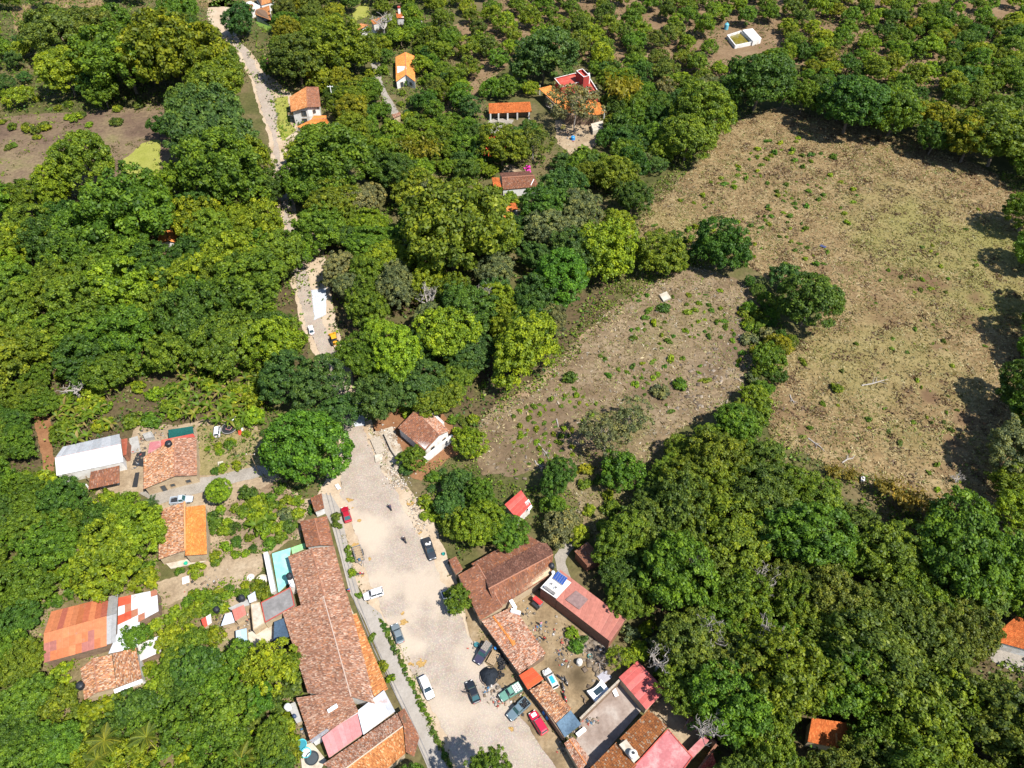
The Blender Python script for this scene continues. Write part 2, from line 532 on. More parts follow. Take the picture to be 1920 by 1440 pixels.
BIG = [(1208, 402), (1232, 365), (1290, 325), (1345, 250), (1400, 216), (1470, 200), (1545, 225), (1650, 238), (1720, 262), (1790, 295), (1865, 325), (1940, 380),
       (1975, 520), (2010, 700), (1960, 830), (1915, 920), (1885, 985), (1770, 960), (1620, 905), (1545, 872), (1445, 822), (1420, 770), (1440, 690), (1500, 640), (1540, 590), (1500, 545), (1400, 500), (1300, 478), (1200, 450)]
SMALL = [(1190, 545), (1290, 500), (1345, 512), (1410, 545), (1455, 620), (1410, 700), (1345, 770), (1270, 810), (1210, 870), (1170, 960), (1120, 1010), (1085, 960), (1060, 880), (905, 890), (885, 820), (935, 755), (1000, 735), (1060, 665), (1120, 600)]
big_green = blobs([(1720, 440, 150, .8), (1860, 440, 70, .9), (1850, 560, 110, .75), (1610, 690, 110, .5), (1680, 640, 90, .45), (1560, 660, 70, .5), (1760, 700, 80, .4), (1700, 820, 60, .3), (1260, 420, 70, .3), (1900, 480, 60, .8)], seed=21)
big_brown = blobs([(1670, 515, 26, .8), (1745, 530, 30, .9), (1715, 510, 14, .8), (1710, 540, 16, .8), (1660, 600, 40, .6), (1650, 580, 50, .45), (1830, 560, 22, .8), (1815, 605, 26, .8), (1760, 615, 14, .8), (1755, 650, 12, .8),
                   (1700, 735, 10, .9), (1745, 745, 18, .9), (1765, 715, 10, .7), (1805, 790, 24, .7), (1785, 830, 22, .7), (1510, 810, 18, .6), (1790, 880, 34, .5), (1540, 505, 16, .6), (1590, 505, 18, .6), (1480, 230, 60, .35), (1560, 250, 70, .3),
                   (1700, 265, 60, .3), (1820, 340, 60, .3), (1480, 760, 40, .4), (1660, 690, 12, .4), (1460, 330, 40, .2)], noise=.5, seed=8, ns=3.0)
sheet('dry_field', BIG, .05, M['dry_field'], 1.0, 2.2, 7, {'green': big_green, 'brown': big_brown}, 1, .22)
sm_green = blobs([(1180, 800, 60, .5), (1120, 900, 60, .6), (1160, 960, 60, .7), (1000, 860, 50, .3), (1250, 640, 60, .25), (1320, 600, 60, .2)], seed=4)
sm_brown = blobs([(1000, 850, 90, .6), (940, 830, 40, .4), (1040, 790, 60, .5), (1150, 860, 50, .6), (1400, 620, 40, .5), (1370, 660, 40, .5), (960, 880, 60, .6), (1220, 730, 50, .5), (1320, 690, 50, .4), (1090, 740, 60, .4)], seed=14)
sheet('fallow_field', SMALL, .09, M['fallow'], .9, 2.0, 6, {'green': sm_green, 'brown': sm_brown}, 2, .2)
sheet('orchard_ground', [(840, 55), (960, -10), (1130, -45), (1560, -45), (1960, -40), (1990, 160), (1760, 170), (1560, 130), (1470, 120), (1345, 150), (1300, 185), (1190, 145), (1110, 120), (1000, 70), (900, 170), (880, 205), (800, 225), (790, 200), (880, 140)], .05, M['orchard_soil'], 1.5, 2.5, 9, None, 3)
sheet('burnt_plot', [(-120, 228), (120, 212), (200, 208), (300, 190), (330, 240), (320, 350), (100, 362), (-120, 350)], .05, M['burnt'], 1.5, 2.5, 9, None, 4)
sheet('dry_slope', [(20, 15), (130, -8), (200, -15), (195, 15), (140, 15), (90, 45), (30, 62)], .05, M['dry_field'], 1.5, 2.0, 9, None, 5)
sheet('dry_slope', [(345, 0), (395, -10), (520, -12), (520, 6), (440, 14), (380, 16)], .05, M['dry_field'], 1.5, 2.0, 9, None, 6)
sheet('grass_patch', [(232, 300), (265, 268), (300, 262), (300, 346), (228, 340)], .10, M['lime_grass'], .8, 1.2, 4, None, 7)
sheet('grass_patch', [(1868, 118), (1935, 95), (1935, 150), (1890, 150)], .08, M['lime_grass'], .8, .8, 4, None, 8)
sheet('wood_floor', [(520, 430), (760, 420), (900, 560), (1180, 480), (1120, 620), (980, 760), (880, 830), (760, 800), (660, 720), (620, 560)], .03, M['undersoil'], 2.0, 3, 9, None, 9)
sheet('wood_floor', [(1170, 1000), (1270, 830), (1500, 880), (1700, 980), (1960, 960), (1990, 1500), (1340, 1500), (1230, 1240)], .03, M['undersoil'], 2.0, 3, 9, None, 10)
sheet('wood_floor', [(-120, 370), (540, 340), (580, 700), (460, 780), (100, 860), (-140, 960)], .03, M['undersoil'], 2.0, 3, 9, None, 11)

# the road up through the village
ROAD_V = [(590, 935), (612, 900), (636, 830), (628, 760), (606, 700), (580, 645), (560, 605), (552, 545), (540, 520), (528, 440), (512, 330), (502, 250), (484, 200), (470, 150), (440, 95), (402, 72), (388, 30), (392, 6), (420, -4), (450, 4), (446, 36),
          (432, 66), (470, 96), (492, 128), (545, 175), (560, 215), (560, 250), (540, 280), (545, 330), (560, 430), (600, 440), (606, 470), (618, 540), (628, 590), (644, 650), (664, 720), (690, 770), (712, 830), (738, 880), (775, 930), (808, 975), (842, 1050), (862, 1110), (905, 1190),
          (965, 1290), (1040, 1395), (1085, 1475), (850, 1475), (795, 1340), (735, 1225), (695, 1160), (668, 1090), (650, 1010), (632, 950)]
sheet('verge', ROAD_V, .05, M['verge'], .6, .7, 3, None, 12)
ROAD = [(640, 930), (645, 850), (640, 790), (622, 720), (598, 660), (578, 618), (566, 575), (552, 520), (538, 440), (520, 330), (508, 250), (490, 205), (476, 150), (452, 100), (424, 62), (432, 20), (444, 12), (444, 40), (438, 60),
        (462, 92), (484, 130), (512, 180), (520, 215), (520, 260), (530, 330), (550, 425), (572, 500), (590, 560), (608, 610), (632, 670), (655, 735), (680, 800), (700, 850), (735, 915), (775, 985), (815, 1050), (840, 1110), (880, 1190),
        (930, 1280), (1000, 1370), (1060, 1460), (872, 1470), (828, 1370), (770, 1250), (722, 1170), (690, 1080), (668, 1000), (655, 950)]
road_dust = blobs([(690, 1000, 40, .9), (700, 1100, 40, .8), (760, 1200, 45, .9), (830, 1320, 45, .6), (800, 1080, 40, .7), (770, 960, 30, .7), (880, 1240, 40, .6), (950, 1330, 40, .5), (650, 950, 30, .8), (560, 590, 20, .6), (640, 720, 20, .4), (990, 1400, 40, .4)], noise=.8, seed=31, ns=5)
sheet('cobbled_street', ROAD, .09, M['cobble'], .6, .9, 2.5, {'dust': road_dust}, 13)
for q in ([(640, 930), (560, 590), (600, 600), (660, 720), (690, 780), (700, 850), (780, 960), (830, 1050), (900, 1180), (1060, 1440), (830, 1440), (700, 1130), (650, 1000)],
          [(566, 575), (590, 575), (630, 670), (605, 690)], [(640, 790), (676, 790), (700, 850), (645, 880)], [(480, 150), (500, 190), (514, 235), (500, 235)], [(392, 15), (442, 12), (430, 70), (400, 62)], [(528, 415), (562, 425), (556, 442), (530, 440)], [(440, 92), (465, 95), (490, 135), (478, 150), (458, 125)]): exc(q)
sheet('wet_pebble_strip', [(584, 545), (612, 540), (612, 590), (590, 600)], .12, plain('wet_pebbles', (.42, .44, .47), .4, var=.3, scale=6), .4, .3, 2, None, 15)
sheet('wet_pebble_strip', [(660, 755), (682, 752), (684, 798), (664, 800)], .12, bpy.data.materials['wet_pebbles'], .4, .3, 2, None, 16)
exc([(584, 545), (606, 550), (600, 592), (590, 598)]); exc([(660, 760), (680, 760), (682, 798), (664, 800)])

# yards and paths
sheet('yard', [(232, 835), (260, 800), (330, 800), (400, 780), (480, 800), (510, 880), (560, 930), (580, 960), (560, 1010), (505, 1040), (470, 1090), (520, 1230), (440, 1230), (420, 1160), (390, 1110), (330, 1130), (295, 1140), (290, 1090), (380, 1060), (395, 1000), (290, 950), (270, 925), (210, 940), (180, 925)], .05, M['yard'], .7, 1.2, 4, None, 17)
sheet('front_garden', [(372, 800), (420, 790), (490, 810), (505, 870), (410, 892), (378, 890)], .08, ground_mat('worn_lawn', [(.3, (.14, .125, .045)), (.55, (.22, .175, .085)), (.75, (.26, .20, .12))], .2, 1.6, .3), .6, .8, 3, None, 18)
sheet('driveway', [(262, 925), (330, 905), (400, 893), (505, 870), (524, 884), (412, 914), (300, 945)], .11, M['stone_drive'], .5, .4, 3, None, 19)
exc([(380, 895), (505, 872), (515, 886), (410, 912)])
mech_oil = blobs([(1080, 1265, 26, .95), (1045, 1245, 20, .6), (1100, 1300, 26, .6), (990, 1110, 14, .5), (1150, 1230, 24, .7), (1090, 1290, 20, .6)], seed=40, ns=3)
sheet('mechanic_yard', [(955, 1135), (1005, 1105), (1080, 1150), (1145, 1205), (1165, 1260), (1120, 1320), (1070, 1360), (1000, 1260)], .06, M['mech_yard'], .6, .6, 3, {'oil': mech_oil}, 20)
exc([(950, 1130), (1010, 1100), (1140, 1205), (1170, 1270), (1080, 1360), (1000, 1290)])
sheet('roadside_dirt', [(862, 1110), (905, 1165), (975, 1270), (1060, 1400), (1120, 1490), (1075, 1490), (1000, 1380), (930, 1275), (880, 1190)], .12, M['mech_yard'], .5, .5, 2.5, {'oil': blobs([(930, 1240, 24, .5), (960, 1300, 22, .5), (1000, 1360, 22, .5), (1040, 1420, 20, .4)], seed=41, ns=2)}, 21)
sheet('ruin_floor', [(692, 812), (735, 800), (758, 860), (742, 905), (715, 880)], .08, ground_mat('rubble_floor', [(.3, (.20, .13, .075)), (.5, (.34, .28, .21)), (.7, (.46, .42, .36))], .45, 2.5, .4), .5, .5, 2, None, 22)
exc([(690, 810), (740, 800), (770, 850), (740, 890), (715, 880)])
sheet('bare_bank', [(700, 812), (700, 795), (760, 755), (800, 745), (850, 800), (860, 850), (790, 900), (760, 890)], .05, M['path_soil'], .7, .8, 3, None, 23)
sheet('garden_soil', [(400, 960), (520, 900), (570, 940), (560, 1000), (480, 1030), (420, 1010)], .08, ground_mat('garden_soil', [(.3, (.15, .10, .06)), (.7, (.24, .18, .12))], .3, 1.6, .4), .7, 1.0, 3, None, 24)
sheet('gravel_path', [(400, 965), (470, 975), (520, 970), (560, 940), (590, 935), (575, 965), (520, 985), (460, 985), (410, 985)], .10, M['yard'], .5, .5, 2, None, 25)
exc([(290, 1090), (370, 1070), (480, 1040), (500, 1045), (470, 1085), (380, 1095), (320, 1130)])
sheet('garden_path', [(694, 110), (712, 112), (716, 150), (724, 170), (750, 214), (738, 222), (716, 180), (704, 155)], .09, M['stone_drive'], .7, .3, 3, None, 26)
exc([(700, 118), (712, 118), (716, 150), (748, 214), (738, 216), (712, 165)])
sheet('stable_apron', [(916, 222), (965, 224), (950, 245), (922, 255), (912, 240)], .09, M['stone_drive'], .7, .6, 3, None, 27)
exc([(918, 224), (950, 224), (940, 240), (920, 248)])
sheet('red_house_yard', [(1040, 225), (1130, 225), (1130, 255), (1110, 280), (1070, 290), (1045, 270)], .07, M['yard'], .8, .8, 3, None, 28)
exc([(1062, 240), (1130, 230), (1112, 275), (1075, 282)])
sheet('cottage_yard', [(944, 312), (960, 308), (980, 322), (940, 326)], .09, M['yard'], .6, .4, 3, None, 29)
sheet('cottage_lawn', [(920, 362), (948, 362), (948, 386), (922, 384)], .09, M['lawn'], .6, .4, 3, None, 30)
exc([(920, 364), (946, 364), (946, 384), (924, 382)])
sheet('villa_lawn', [(478, 36), (508, 42), (510, 58), (484, 50)], .09, M['lawn'], .8, .4, 3, None, 31); exc([(480, 38), (506, 44), (508, 56), (486, 50)])
sheet('villa_lawn', [(660, 18), (690, 4), (692, 30), (664, 40)], .09, M['lime_grass'], .8, .6, 3, None, 32); exc([(662, 22), (688, 8), (690, 28), (666, 38)])
sheet('white_house_yard', [(510, 185), (540, 180), (545, 230), (555, 245), (530, 265), (515, 230)], .07, M['lime_grass'], .8, .6, 3, None, 33); exc([(512, 190), (538, 185), (542, 225), (530, 240)])
sheet('stone_terrace', [(1840, 1205), (1860, 1200), (1960, 1225), (1960, 1262), (1905, 1262), (1862, 1240)], .09, M['stone_drive'], .6, .5, 2, None, 34); exc([(1845, 1205), (1920, 1220), (1920, 1250), (1880, 1245)])
sheet('patio', [(1590, 1290), (1660, 1300), (1660, 1400), (1560, 1400), (1590, 1340)], .08, M['path_soil'], .6, .5, 2, None, 35)
sheet('red_soil_track', [(44, 700), (60, 690), (82, 760), (98, 800), (100, 890), (84, 890), (72, 820), (60, 760)], .07, M['path_soil'], .6, .8, 3, None, 36); exc([(70, 800), (95, 800), (100, 885), (86, 885)])
sheet('red_soil_track', [(1030, 690), (1100, 620), (1200, 545), (1290, 495), (1300, 505), (1210, 560), (1110, 640), (1040, 710), (960, 770), (905, 820), (895, 808), (950, 752)], .13, ground_mat('track_dirt', [(.3, (.20, .13, .075)), (.7, (.29, .215, .14))], .3, 1.8, .35), .7, 1.2, 3, None, 37)
sheet('compound_dirt', [(1212, 1335), (1250, 1300), (1330, 1385), (1296, 1420), (1252, 1365)], .08, M['yard'], .5, .2, 2, None, 38); exc([(1215, 1335), (1250, 1300), (1335, 1390), (1296, 1440), (1250, 1365)])
sheet('back_path', [(1040, 1045), (1060, 1010), (1095, 1005), (1070, 1035), (1058, 1055), (1072, 1090), (1062, 1095), (1044, 1068)], .08, M['stone_drive'], .5, .4, 2, None, 39); exc([(1042, 1045), (1060, 1025), (1060, 1055), (1070, 1085)])
exc([(870, 1035), (925, 1018), (905, 1045), (880, 1055)], True)
# open ground that tree crowns must leave visible
for q in (BIG, SMALL, [(0, 235), (280, 205), (285, 300), (220, 300), (140, 270), (0, 330)], [(232, 300), (265, 275), (286, 275), (286, 335), (235, 335)], [(25, 18), (60, 18), (60, 55), (30, 58)], [(130, 0), (195, 0), (190, 12), (140, 12)],
          [(300, 935), (290, 1130), (560, 1040), (600, 960), (500, 880), (380, 800), (240, 820)], [(620, 915), (770, 930), (830, 1040), (640, 1000)], [(808, 985), (842, 990), (850, 1060), (830, 1060)], [(696, 780), (770, 760), (690, 812)],
          [(945, 314), (978, 314), (978, 325), (945, 325)]): exc(q, True)

# pavement: one slab with a kerb
WALK = [(586, 936), (602, 926), (622, 930), (638, 955), (650, 1010), (668, 1090), (678, 1122), (715, 1152), (745, 1225), (800, 1345), (842, 1450), (806, 1450), (768, 1360), (716, 1240), (684, 1165), (655, 1110), (640, 1050), (622, 985), (606, 955)]
mb = MB(); mb.prism([(p.x, p.y) for p in PW(WALK)], .0, .16)
pav = mb.build('pavement', M['walk'], kind='structure')
gut = [(612, 925), (628, 985), (646, 1060), (664, 1125), (678, 1160), (700, 1215), (760, 1340), (806, 1440)]
for off in (0, 7):
    mb = MB(); pts = [P(x + off, y) for x, y in gut]
    for a, b in zip(pts, pts[1:]):
        d = (b - a); mb.box(((a + b) / 2).to_tuple()[:2] + (.18,), (d.length + .05, .16, .06), math.atan2(d.y, d.x))
    mb.build('drain_edge', M['concrete_dark'], kind='structure')
exc(WALK)
# droppings, straw and stains lying on the street
for i, (x, y, rx) in enumerate([(655, 938, 8), (668, 1022, 7), (694, 1048, 4), (674, 977, 4), (755, 1150, 10), (757, 1166, 8), (790, 1243, 13), (772, 1246, 6), (682, 1080, 5), (770, 945, 8), (786, 1000, 5), (960, 1368, 7), (662, 952, 3)]):
    c = P(x, y); r = rx * mpp(x, y)
    sheet('straw_litter', None, .135, M['straw'], .18, r * .9, .55, None, 50 + i, world_poly=[(c.x + r * math.cos(a) * .8, c.y + r * math.sin(a) * .6) for a in np.linspace(0, 6.28, 9)[:-1]])

EXC_F = [BIG, SMALL, [(0, 225), (120, 212), (280, 205), (288, 335), (225, 338), (215, 290), (150, 262), (60, 330), (0, 335)], [(1520, 1346), (1590, 1354), (1590, 1420), (1512, 1412)], [(1606, 1350), (1628, 1364), (1628, 1390)], [(1855, 1196), (1900, 1160), (1925, 1170), (1925, 1250), (1870, 1235)],
         [(947, 946), (977, 918), (998, 948), (970, 978)], [(440, 90), (466, 94), (500, 150), (512, 182), (484, 172)], [(568, 580), (598, 580), (628, 672), (604, 690)], [(482, 160), (500, 170), (512, 232), (500, 232)], [(510, 185), (542, 182), (546, 225), (520, 245)], [(1362, 56), (1412, 50), (1430, 74), (1380, 88)],
         [(545, 182), (576, 165), (600, 180), (600, 225), (560, 226)], [(742, 106), (760, 98), (778, 105), (778, 158), (742, 158)], [(916, 192), (996, 190), (998, 222), (918, 225)], [(574, 136), (610, 136), (612, 158), (578, 158)], [(458, 0), (508, 0), (508, 55), (478, 45)], [(700, 118), (714, 118), (716, 150), (748, 214), (738, 216)], [(1590, 880), (1640, 905), (1790, 955), (1770, 985), (1640, 950)], [(1340, 60), (1440, 50), (1440, 96), (1360, 98)]]
sheet('scrub_soil', [(-60, 900), (160, 930), (290, 960), (300, 1110), (420, 1110), (440, 1230), (560, 1220), (590, 1480), (-60, 1480)], .04, ground_mat('scrub_soil', [(.3, (.075, .070, .024)), (.48, (.150, .115, .058)), (.62, (.22, .17, .10)), (.76, (.10, .11, .03))], .12, 1.3, .5), 1.0, 1.5, 5, None, 60)
# ------------------------------------------------------------------ buildings
PAL = {
 'brown':  [((.200, .095, .060), 5), ((.250, .130, .085), 4), ((.31, .200, .145), 3), ((.12, .060, .042), 2), ((.29, .125, .058), 1.6), ((.36, .26, .195), 1.2)],
 'russet': [((.175, .074, .043), 6), ((.215, .092, .053), 4), ((.135, .066, .046), 3), ((.25, .16, .115), 1.2), ((.27, .10, .038), 1.2)],
 'dark':   [((.125, .058, .040), 5), ((.165, .078, .052), 4), ((.09, .045, .034), 2), ((.22, .12, .085), .8)],
 'orange': [((.36, .145, .05), 5), ((.42, .185, .065), 3), ((.30, .105, .035), 3), ((.46, .28, .14), 1.6), ((.22, .085, .035), 1.2)],
 'mottled':[((.30, .135, .07), 4), ((.36, .24, .165), 3), ((.20, .085, .045), 3), ((.40, .18, .07), 2.4), ((.44, .33, .23), 1.4), ((.12, .06, .04), 1.2)],
 'pale':   [((.34, .215, .155), 4), ((.27, .125, .078), 4), ((.40, .29, .22), 3), ((.20, .09, .055), 2.2), ((.36, .13, .05), 1.5), ((.12, .06, .04), 1)],
 'new':    [((.52, .19, .045), 6), ((.47, .165, .04), 4), ((.56, .23, .07), 3)],
 'newred': [((.40, .11, .03), 6), ((.34, .09, .025), 4), ((.46, .15, .045), 3)],
 'mossy':  [((.21, .075, .025), 6), ((.25, .095, .03), 4), ((.26, .20, .14), 1.5), ((.14, .055, .025), 3)],
 'red':    [((.36, .075, .05), 5), ((.30, .06, .04), 4), ((.42, .12, .08), 2)],
}
def bil(q, a, b):
    q = [np.array(p) for p in q]
    a = a[..., None]; b = b[..., None]
    return (q[0] * (1 - a) + q[1] * a) * (1 - b) + (q[3] * (1 - a) + q[2] * a) * b
def tiles(parent, quad, style, tw=.215, tl=.36, seed=0, jit=1.0, name='roof_tiles'):
    """rows of barrel tiles on a quad (ridge-left, ridge-right, eave-right, eave-left)"""
    r = np.random.default_rng(seed + 100)
    q = [np.array(p, float) for p in quad]
    w = max(np.linalg.norm(q[1] - q[0]), np.linalg.norm(q[2] - q[3])); l = max(np.linalg.norm(q[3] - q[0]), np.linalg.norm(q[2] - q[1]))
    nc, nr = max(2, int(w / tw)), max(2, int(l / tl))
    I, J = np.meshgrid(np.arange(nc), np.arange(nr), indexing='ij')
    I, J = I.ravel(), J.ravel(); n = len(I)
    n_ = np.cross(q[1] - q[0], q[3] - q[0]); n_ = n_ / np.linalg.norm(n_)
    if n_[2] < 0: n_ = -n_
    ja = r.normal(0, .05 * jit, n); jb = r.normal(0, .07 * jit, n); lift = np.abs(r.normal(0, .012 * jit, n))
    pts = []
    for k, (t, s) in enumerate([(0, .0), (.25, 1), (.75, 1), (1, .0)]):
        for e, (bb, up) in enumerate([(-.05, .0), (1.12, .045)]):
            ww = .94 if e == 0 else 1.0
            a = (I + .5 + (t - .5) * ww + ja * (1 if e else .4)) / nc
            b = np.clip((J + bb + jb) / nr, -.01, 1.012)
            p = bil(q, a, b) + n_ * (s * .075 + up + lift)[..., None] if np.isscalar(up) else None
            pts.append(p)
    V = np.stack(pts, 1).reshape(-1, 3)
    base = np.arange(n)[:, None] * 8
    F = np.concatenate([base + np.array(f) for f in ((0, 1, 3, 2), (2, 3, 5, 4), (4, 5, 7, 6))], 1).reshape(-1, 4)
    pal = PAL[style]
    C = np.array([c for c, _ in pal]); wts = np.array([x for _, x in pal], float)
    # tiles weather in drifts: neighbours share tone more often than not
    P0 = bil(q, (I + .5) / nc, (J + .5) / nr)
    dr = fbm(P0[:, 0] / .9 + seed, P0[:, 1] / .9, seed, 4)
    pick = r.choice(len(C), n, p=wts / wts.sum())
    mean = (C * wts[:, None]).sum(0) / wts.sum(); col = (C[pick] * .8 + mean * .2) * r.uniform(.84, 1.15, n)[:, None] * (.66 + .68 * dr)[:, None]
    me = mesh_np(name, V, F, M['tile'], {'tint': np.repeat(col, 3, 0)})
    return obj(name, me, parent, kind='stuff')
def local(root, pts):
    return [Vector(p) - root.location for p in pts]
def plane_z(quad, x, y):
    a, b, c = Vector(quad[0]), Vector(quad[1]), Vector(quad[3])
    n = (b - a).cross(c - a)
    if abs(n.z) < 1e-6: return a.z
    return a.z - ((x - a.x) * n.x + (y - a.y) * n.y) / n.z
def shrink(poly, d):
    c = sum((Vector((p[0], p[1])) for p in poly), Vector((0, 0))) / len(poly)
    out = []
    for p in poly:
        v = Vector((p[0], p[1])) - c
        out.append(c + v * max(.3, (v.length - d) / v.length))
    return out
SEED = [0]
def roof_face(root, quad, style, deck_mat='deck', tiled=True, metal=None, jit=1.0, tw=.215, tl=.36):
    SEED[0] += 1
    lq = local(root, quad)
    n = (lq[1] - lq[0]).cross(lq[3] - lq[0]).normalized()
    if n.z < 0: n = -n
    mb = MB(); mb.slab([p - n * .03 for p in lq], .09)
    rf = mb.build('roof', M[deck_mat] if isinstance(deck_mat, str) else deck_mat, root)
    if tiled: tiles(rf, lq, style, seed=SEED[0], jit=jit, tw=tw, tl=tl)
    return rf
def ridge_cap(root, a, b, col=(.30, .14, .085), r=.13, mat=None):
    a, b = local(root, [a, b])
    n = max(2, int((b - a).length / .5))
    mb = MB()
    for i in range(n):
        p, q = a.lerp(b, i / n), a.lerp(b, (i + 1.06) / n)
        p = p + Vector((0, 0, .07)); q = q + Vector((0, 0, .07 + .02 * (i % 2)))
        mb.tube([p, q], [r * 1.0, r * .86], 6)
    return mb.build('ridge_cap', mat or M['paint_dull'], root, color=col)
def walls(root, foot, tops, mat, inset=.3, z0=0.0, drop=.13):
    pts = shrink([(p[0], p[1]) for p in foot], inset)
    z = [tops(p.x, p.y) - drop for p in pts]
    mb = MB(); mb.prism([(p.x - root.location.x, p.y - root.location.y) for p in pts], z0, z)
    return mb.build('wall', M[mat] if isinstance(mat, str) else mat, root)
def make_root(name, pts, label, cat, group=None):
    c = sum((Vector(p) for p in pts), Vector((0, 0, 0))) / len(pts)
    return empty(name, (c.x, c.y, 0), label, cat, group)
def opening(root, a, b, t, w, z0, h, kind='window', frame='wood', glass='window', out=.05):
    """window or door let into the wall line a-b (world xy) at fraction t"""
    a, b = Vector((a[0], a[1], 0)), Vector((b[0], b[1], 0))
    d = (b - a).normalized(); n = Vector((d.y, -d.x, 0)); p = a.lerp(b, t) - root.location
    p.z = 0
    if n.dot(p) < 0: n = -n
    rz = math.atan2(d.y, d.x)
    mb = MB()
    c = p + n * out
    for s in (-1, 1): mb.box(c + d * (s * (w / 2 + .04)) + Vector((0, 0, z0 + h / 2)), (.08, .14, h + .16), rz)
    for zz in (z0 - .04, z0 + h + .04): mb.box(c + Vector((0, 0, zz)), (w - .002, .14, .08), rz)
    o = mb.build(kind, M[frame], root)
    mb = MB(); mb.box(c - n * .02 + Vector((0, 0, z0 + h / 2)), (w, .05, h), rz)
    mb.build('pane' if kind == 'window' else 'door_leaf', M[glass], o)
    return o
def gable(name, label, cat, e1, ridge, e2, style, wall='adobe', inset=.35, cap=True, capcol=(.30, .14, .085), jit=1.0, group=None, styles=None, keep=True, windows=()):
    """e1, ridge, e2: two (px, py, z) points each, in the same order along the house"""
    E1, RG, E2 = ([P(*p) for p in s] for s in (e1, ridge, e2))
    root = make_root(name, E1 + E2, label, cat, group)
    q1 = [RG[0], RG[1], E1[1], E1[0]]; q2 = [RG[0], RG[1], E2[1], E2[0]]
    st = styles or (style, style)
    roof_face(root, q1, st[0], jit=jit); roof_face(root, q2, st[1], jit=jit)
    if cap: ridge_cap(root, RG[0], RG[1], capcol)
    foot = [E1[0], RG[0], E2[0], E2[1], RG[1], E1[1]]
    if wall:
        walls(root, foot, lambda x, y: min(plane_z(q1, x, y), plane_z(q2, x, y)), wall, inset)
        sp = shrink([(p.x, p.y) for p in foot], inset)
        for (k, t, w, z0, h, kd) in windows: opening(root, sp[k], sp[(k + 1) % 6], t, w, z0, h, kd)
    if keep:
        exc([e1[0][:2], ridge[0][:2], e2[0][:2], e2[1][:2], ridge[1][:2], e1[1][:2]])
    return root
def shed(name, label, cat, quad, style, wall='adobe', inset=.3, jit=1.0, group=None, tiled=True, keep=True, deck='deck', windows=(), tw=.215, tl=.36):
    Q = [P(*p) for p in quad]
    root = make_root(name, Q, label, cat, group)
    roof_face(root, Q, style, tiled=tiled, jit=jit, deck_mat=deck, tw=tw, tl=tl)
    if wall:
        walls(root, Q, lambda x, y: plane_z(Q, x, y), wall, inset)
        sp = shrink([(p.x, p.y) for p in Q], inset)
        for (k, t, w, z0, h, kd) in windows: opening(root, sp[k], sp[(k + 1) % 4], t, w, z0, h, kd)
    if keep: exc([p[:2] for p in quad])
    return root
def posts(root, pts, z, r=.09, mat='wood', name='post'):
    for p in pts:
        mb = MB(); mb.box((p[0] - root.location.x, p[1] - root.location.y, z / 2), (r * 2, r * 2, z))
        mb.build(name, M[mat], root)
def panels(root, quad, cols, pw=.95, mat='sheet', wave=.16, amp=.035, name='roof_panel', rows=1, seed=0):
    """corrugated sheets side by side; quad = ridge-left, ridge-right, eave-right, eave-left; cols: palette or function(i, j)"""
    rr = random.Random(seed + 7)
    q = [np.array(p) for p in local(root, quad)]
    w = np.linalg.norm(q[1] - q[0]); n = max(1, round(w / pw))
    n_ = np.cross(q[1] - q[0], q[3] - q[0]); n_ = n_ / np.linalg.norm(n_)
    if n_[2] < 0: n_ = -n_
    k = max(4, int(w / n / wave) * 2)
    for j in range(rows):
        for i in range(n):
            t = np.arange(k + 1) / k
            a = (i + t * 1.01) / n
            b0, b1 = j / rows, (j + 1.03) / rows if j < rows - 1 else 1.0
            off = (np.where(np.arange(k + 1) % 2 == 0, -amp, amp) + .05 + .012 * ((i + j) % 2) - j * .012)[:, None] * n_ + n_ * rr.uniform(0, .012)
            V = np.concatenate([bil(q, a, np.full(k + 1, b0)) + off, bil(q, a, np.full(k + 1, b1)) + off])
            F = [(x, x + 1, k + 2 + x, k + 1 + x) for x in range(k)]
            c = cols(i, j) if callable(cols) else rr.choice(cols)
            v = rr.uniform(.88, 1.1)
            obj(name, mesh_np(name, V, F, M[mat]), root, color=tuple(x * v for x in c))
def sheet_roof(name, label, cat, quad, cols, wall=None, inset=.25, pw=.95, rows=1, mat='sheet', group=None, keep=True, post=None, wave=.16):
    Q = [P(*p) for p in quad]
    root = make_root(name, Q, label, cat, group)
    panels(root, Q, cols, pw, mat, rows=rows, seed=len(bpy.data.objects), wave=wave)
    mb = MB()
    lq = local(root, Q)
    for t in (.05, .5, .95):
        a, b = lq[0].lerp(lq[3], t), lq[1].lerp(lq[2], t)
        mb.tube([a - Vector((0, 0, .07)), b - Vector((0, 0, .07))], .05, 4)
    mb.build('purlin', M['wood'], root)
    if wall: walls(root, Q, lambda x, y: plane_z(Q, x, y), wall, inset, drop=.2)
    elif post:
        sp = shrink([(p.x, p.y) for p in Q], .3)
        for p in sp:
            mb = MB(); z = plane_z(Q, p.x, p.y) - .12
            mb.box((p.x - root.location.x, p.y - root.location.y, z / 2), (.14, .14, z)); mb.build('post', M[post], root)
    if keep: exc([p[:2] for p in quad])
    return root
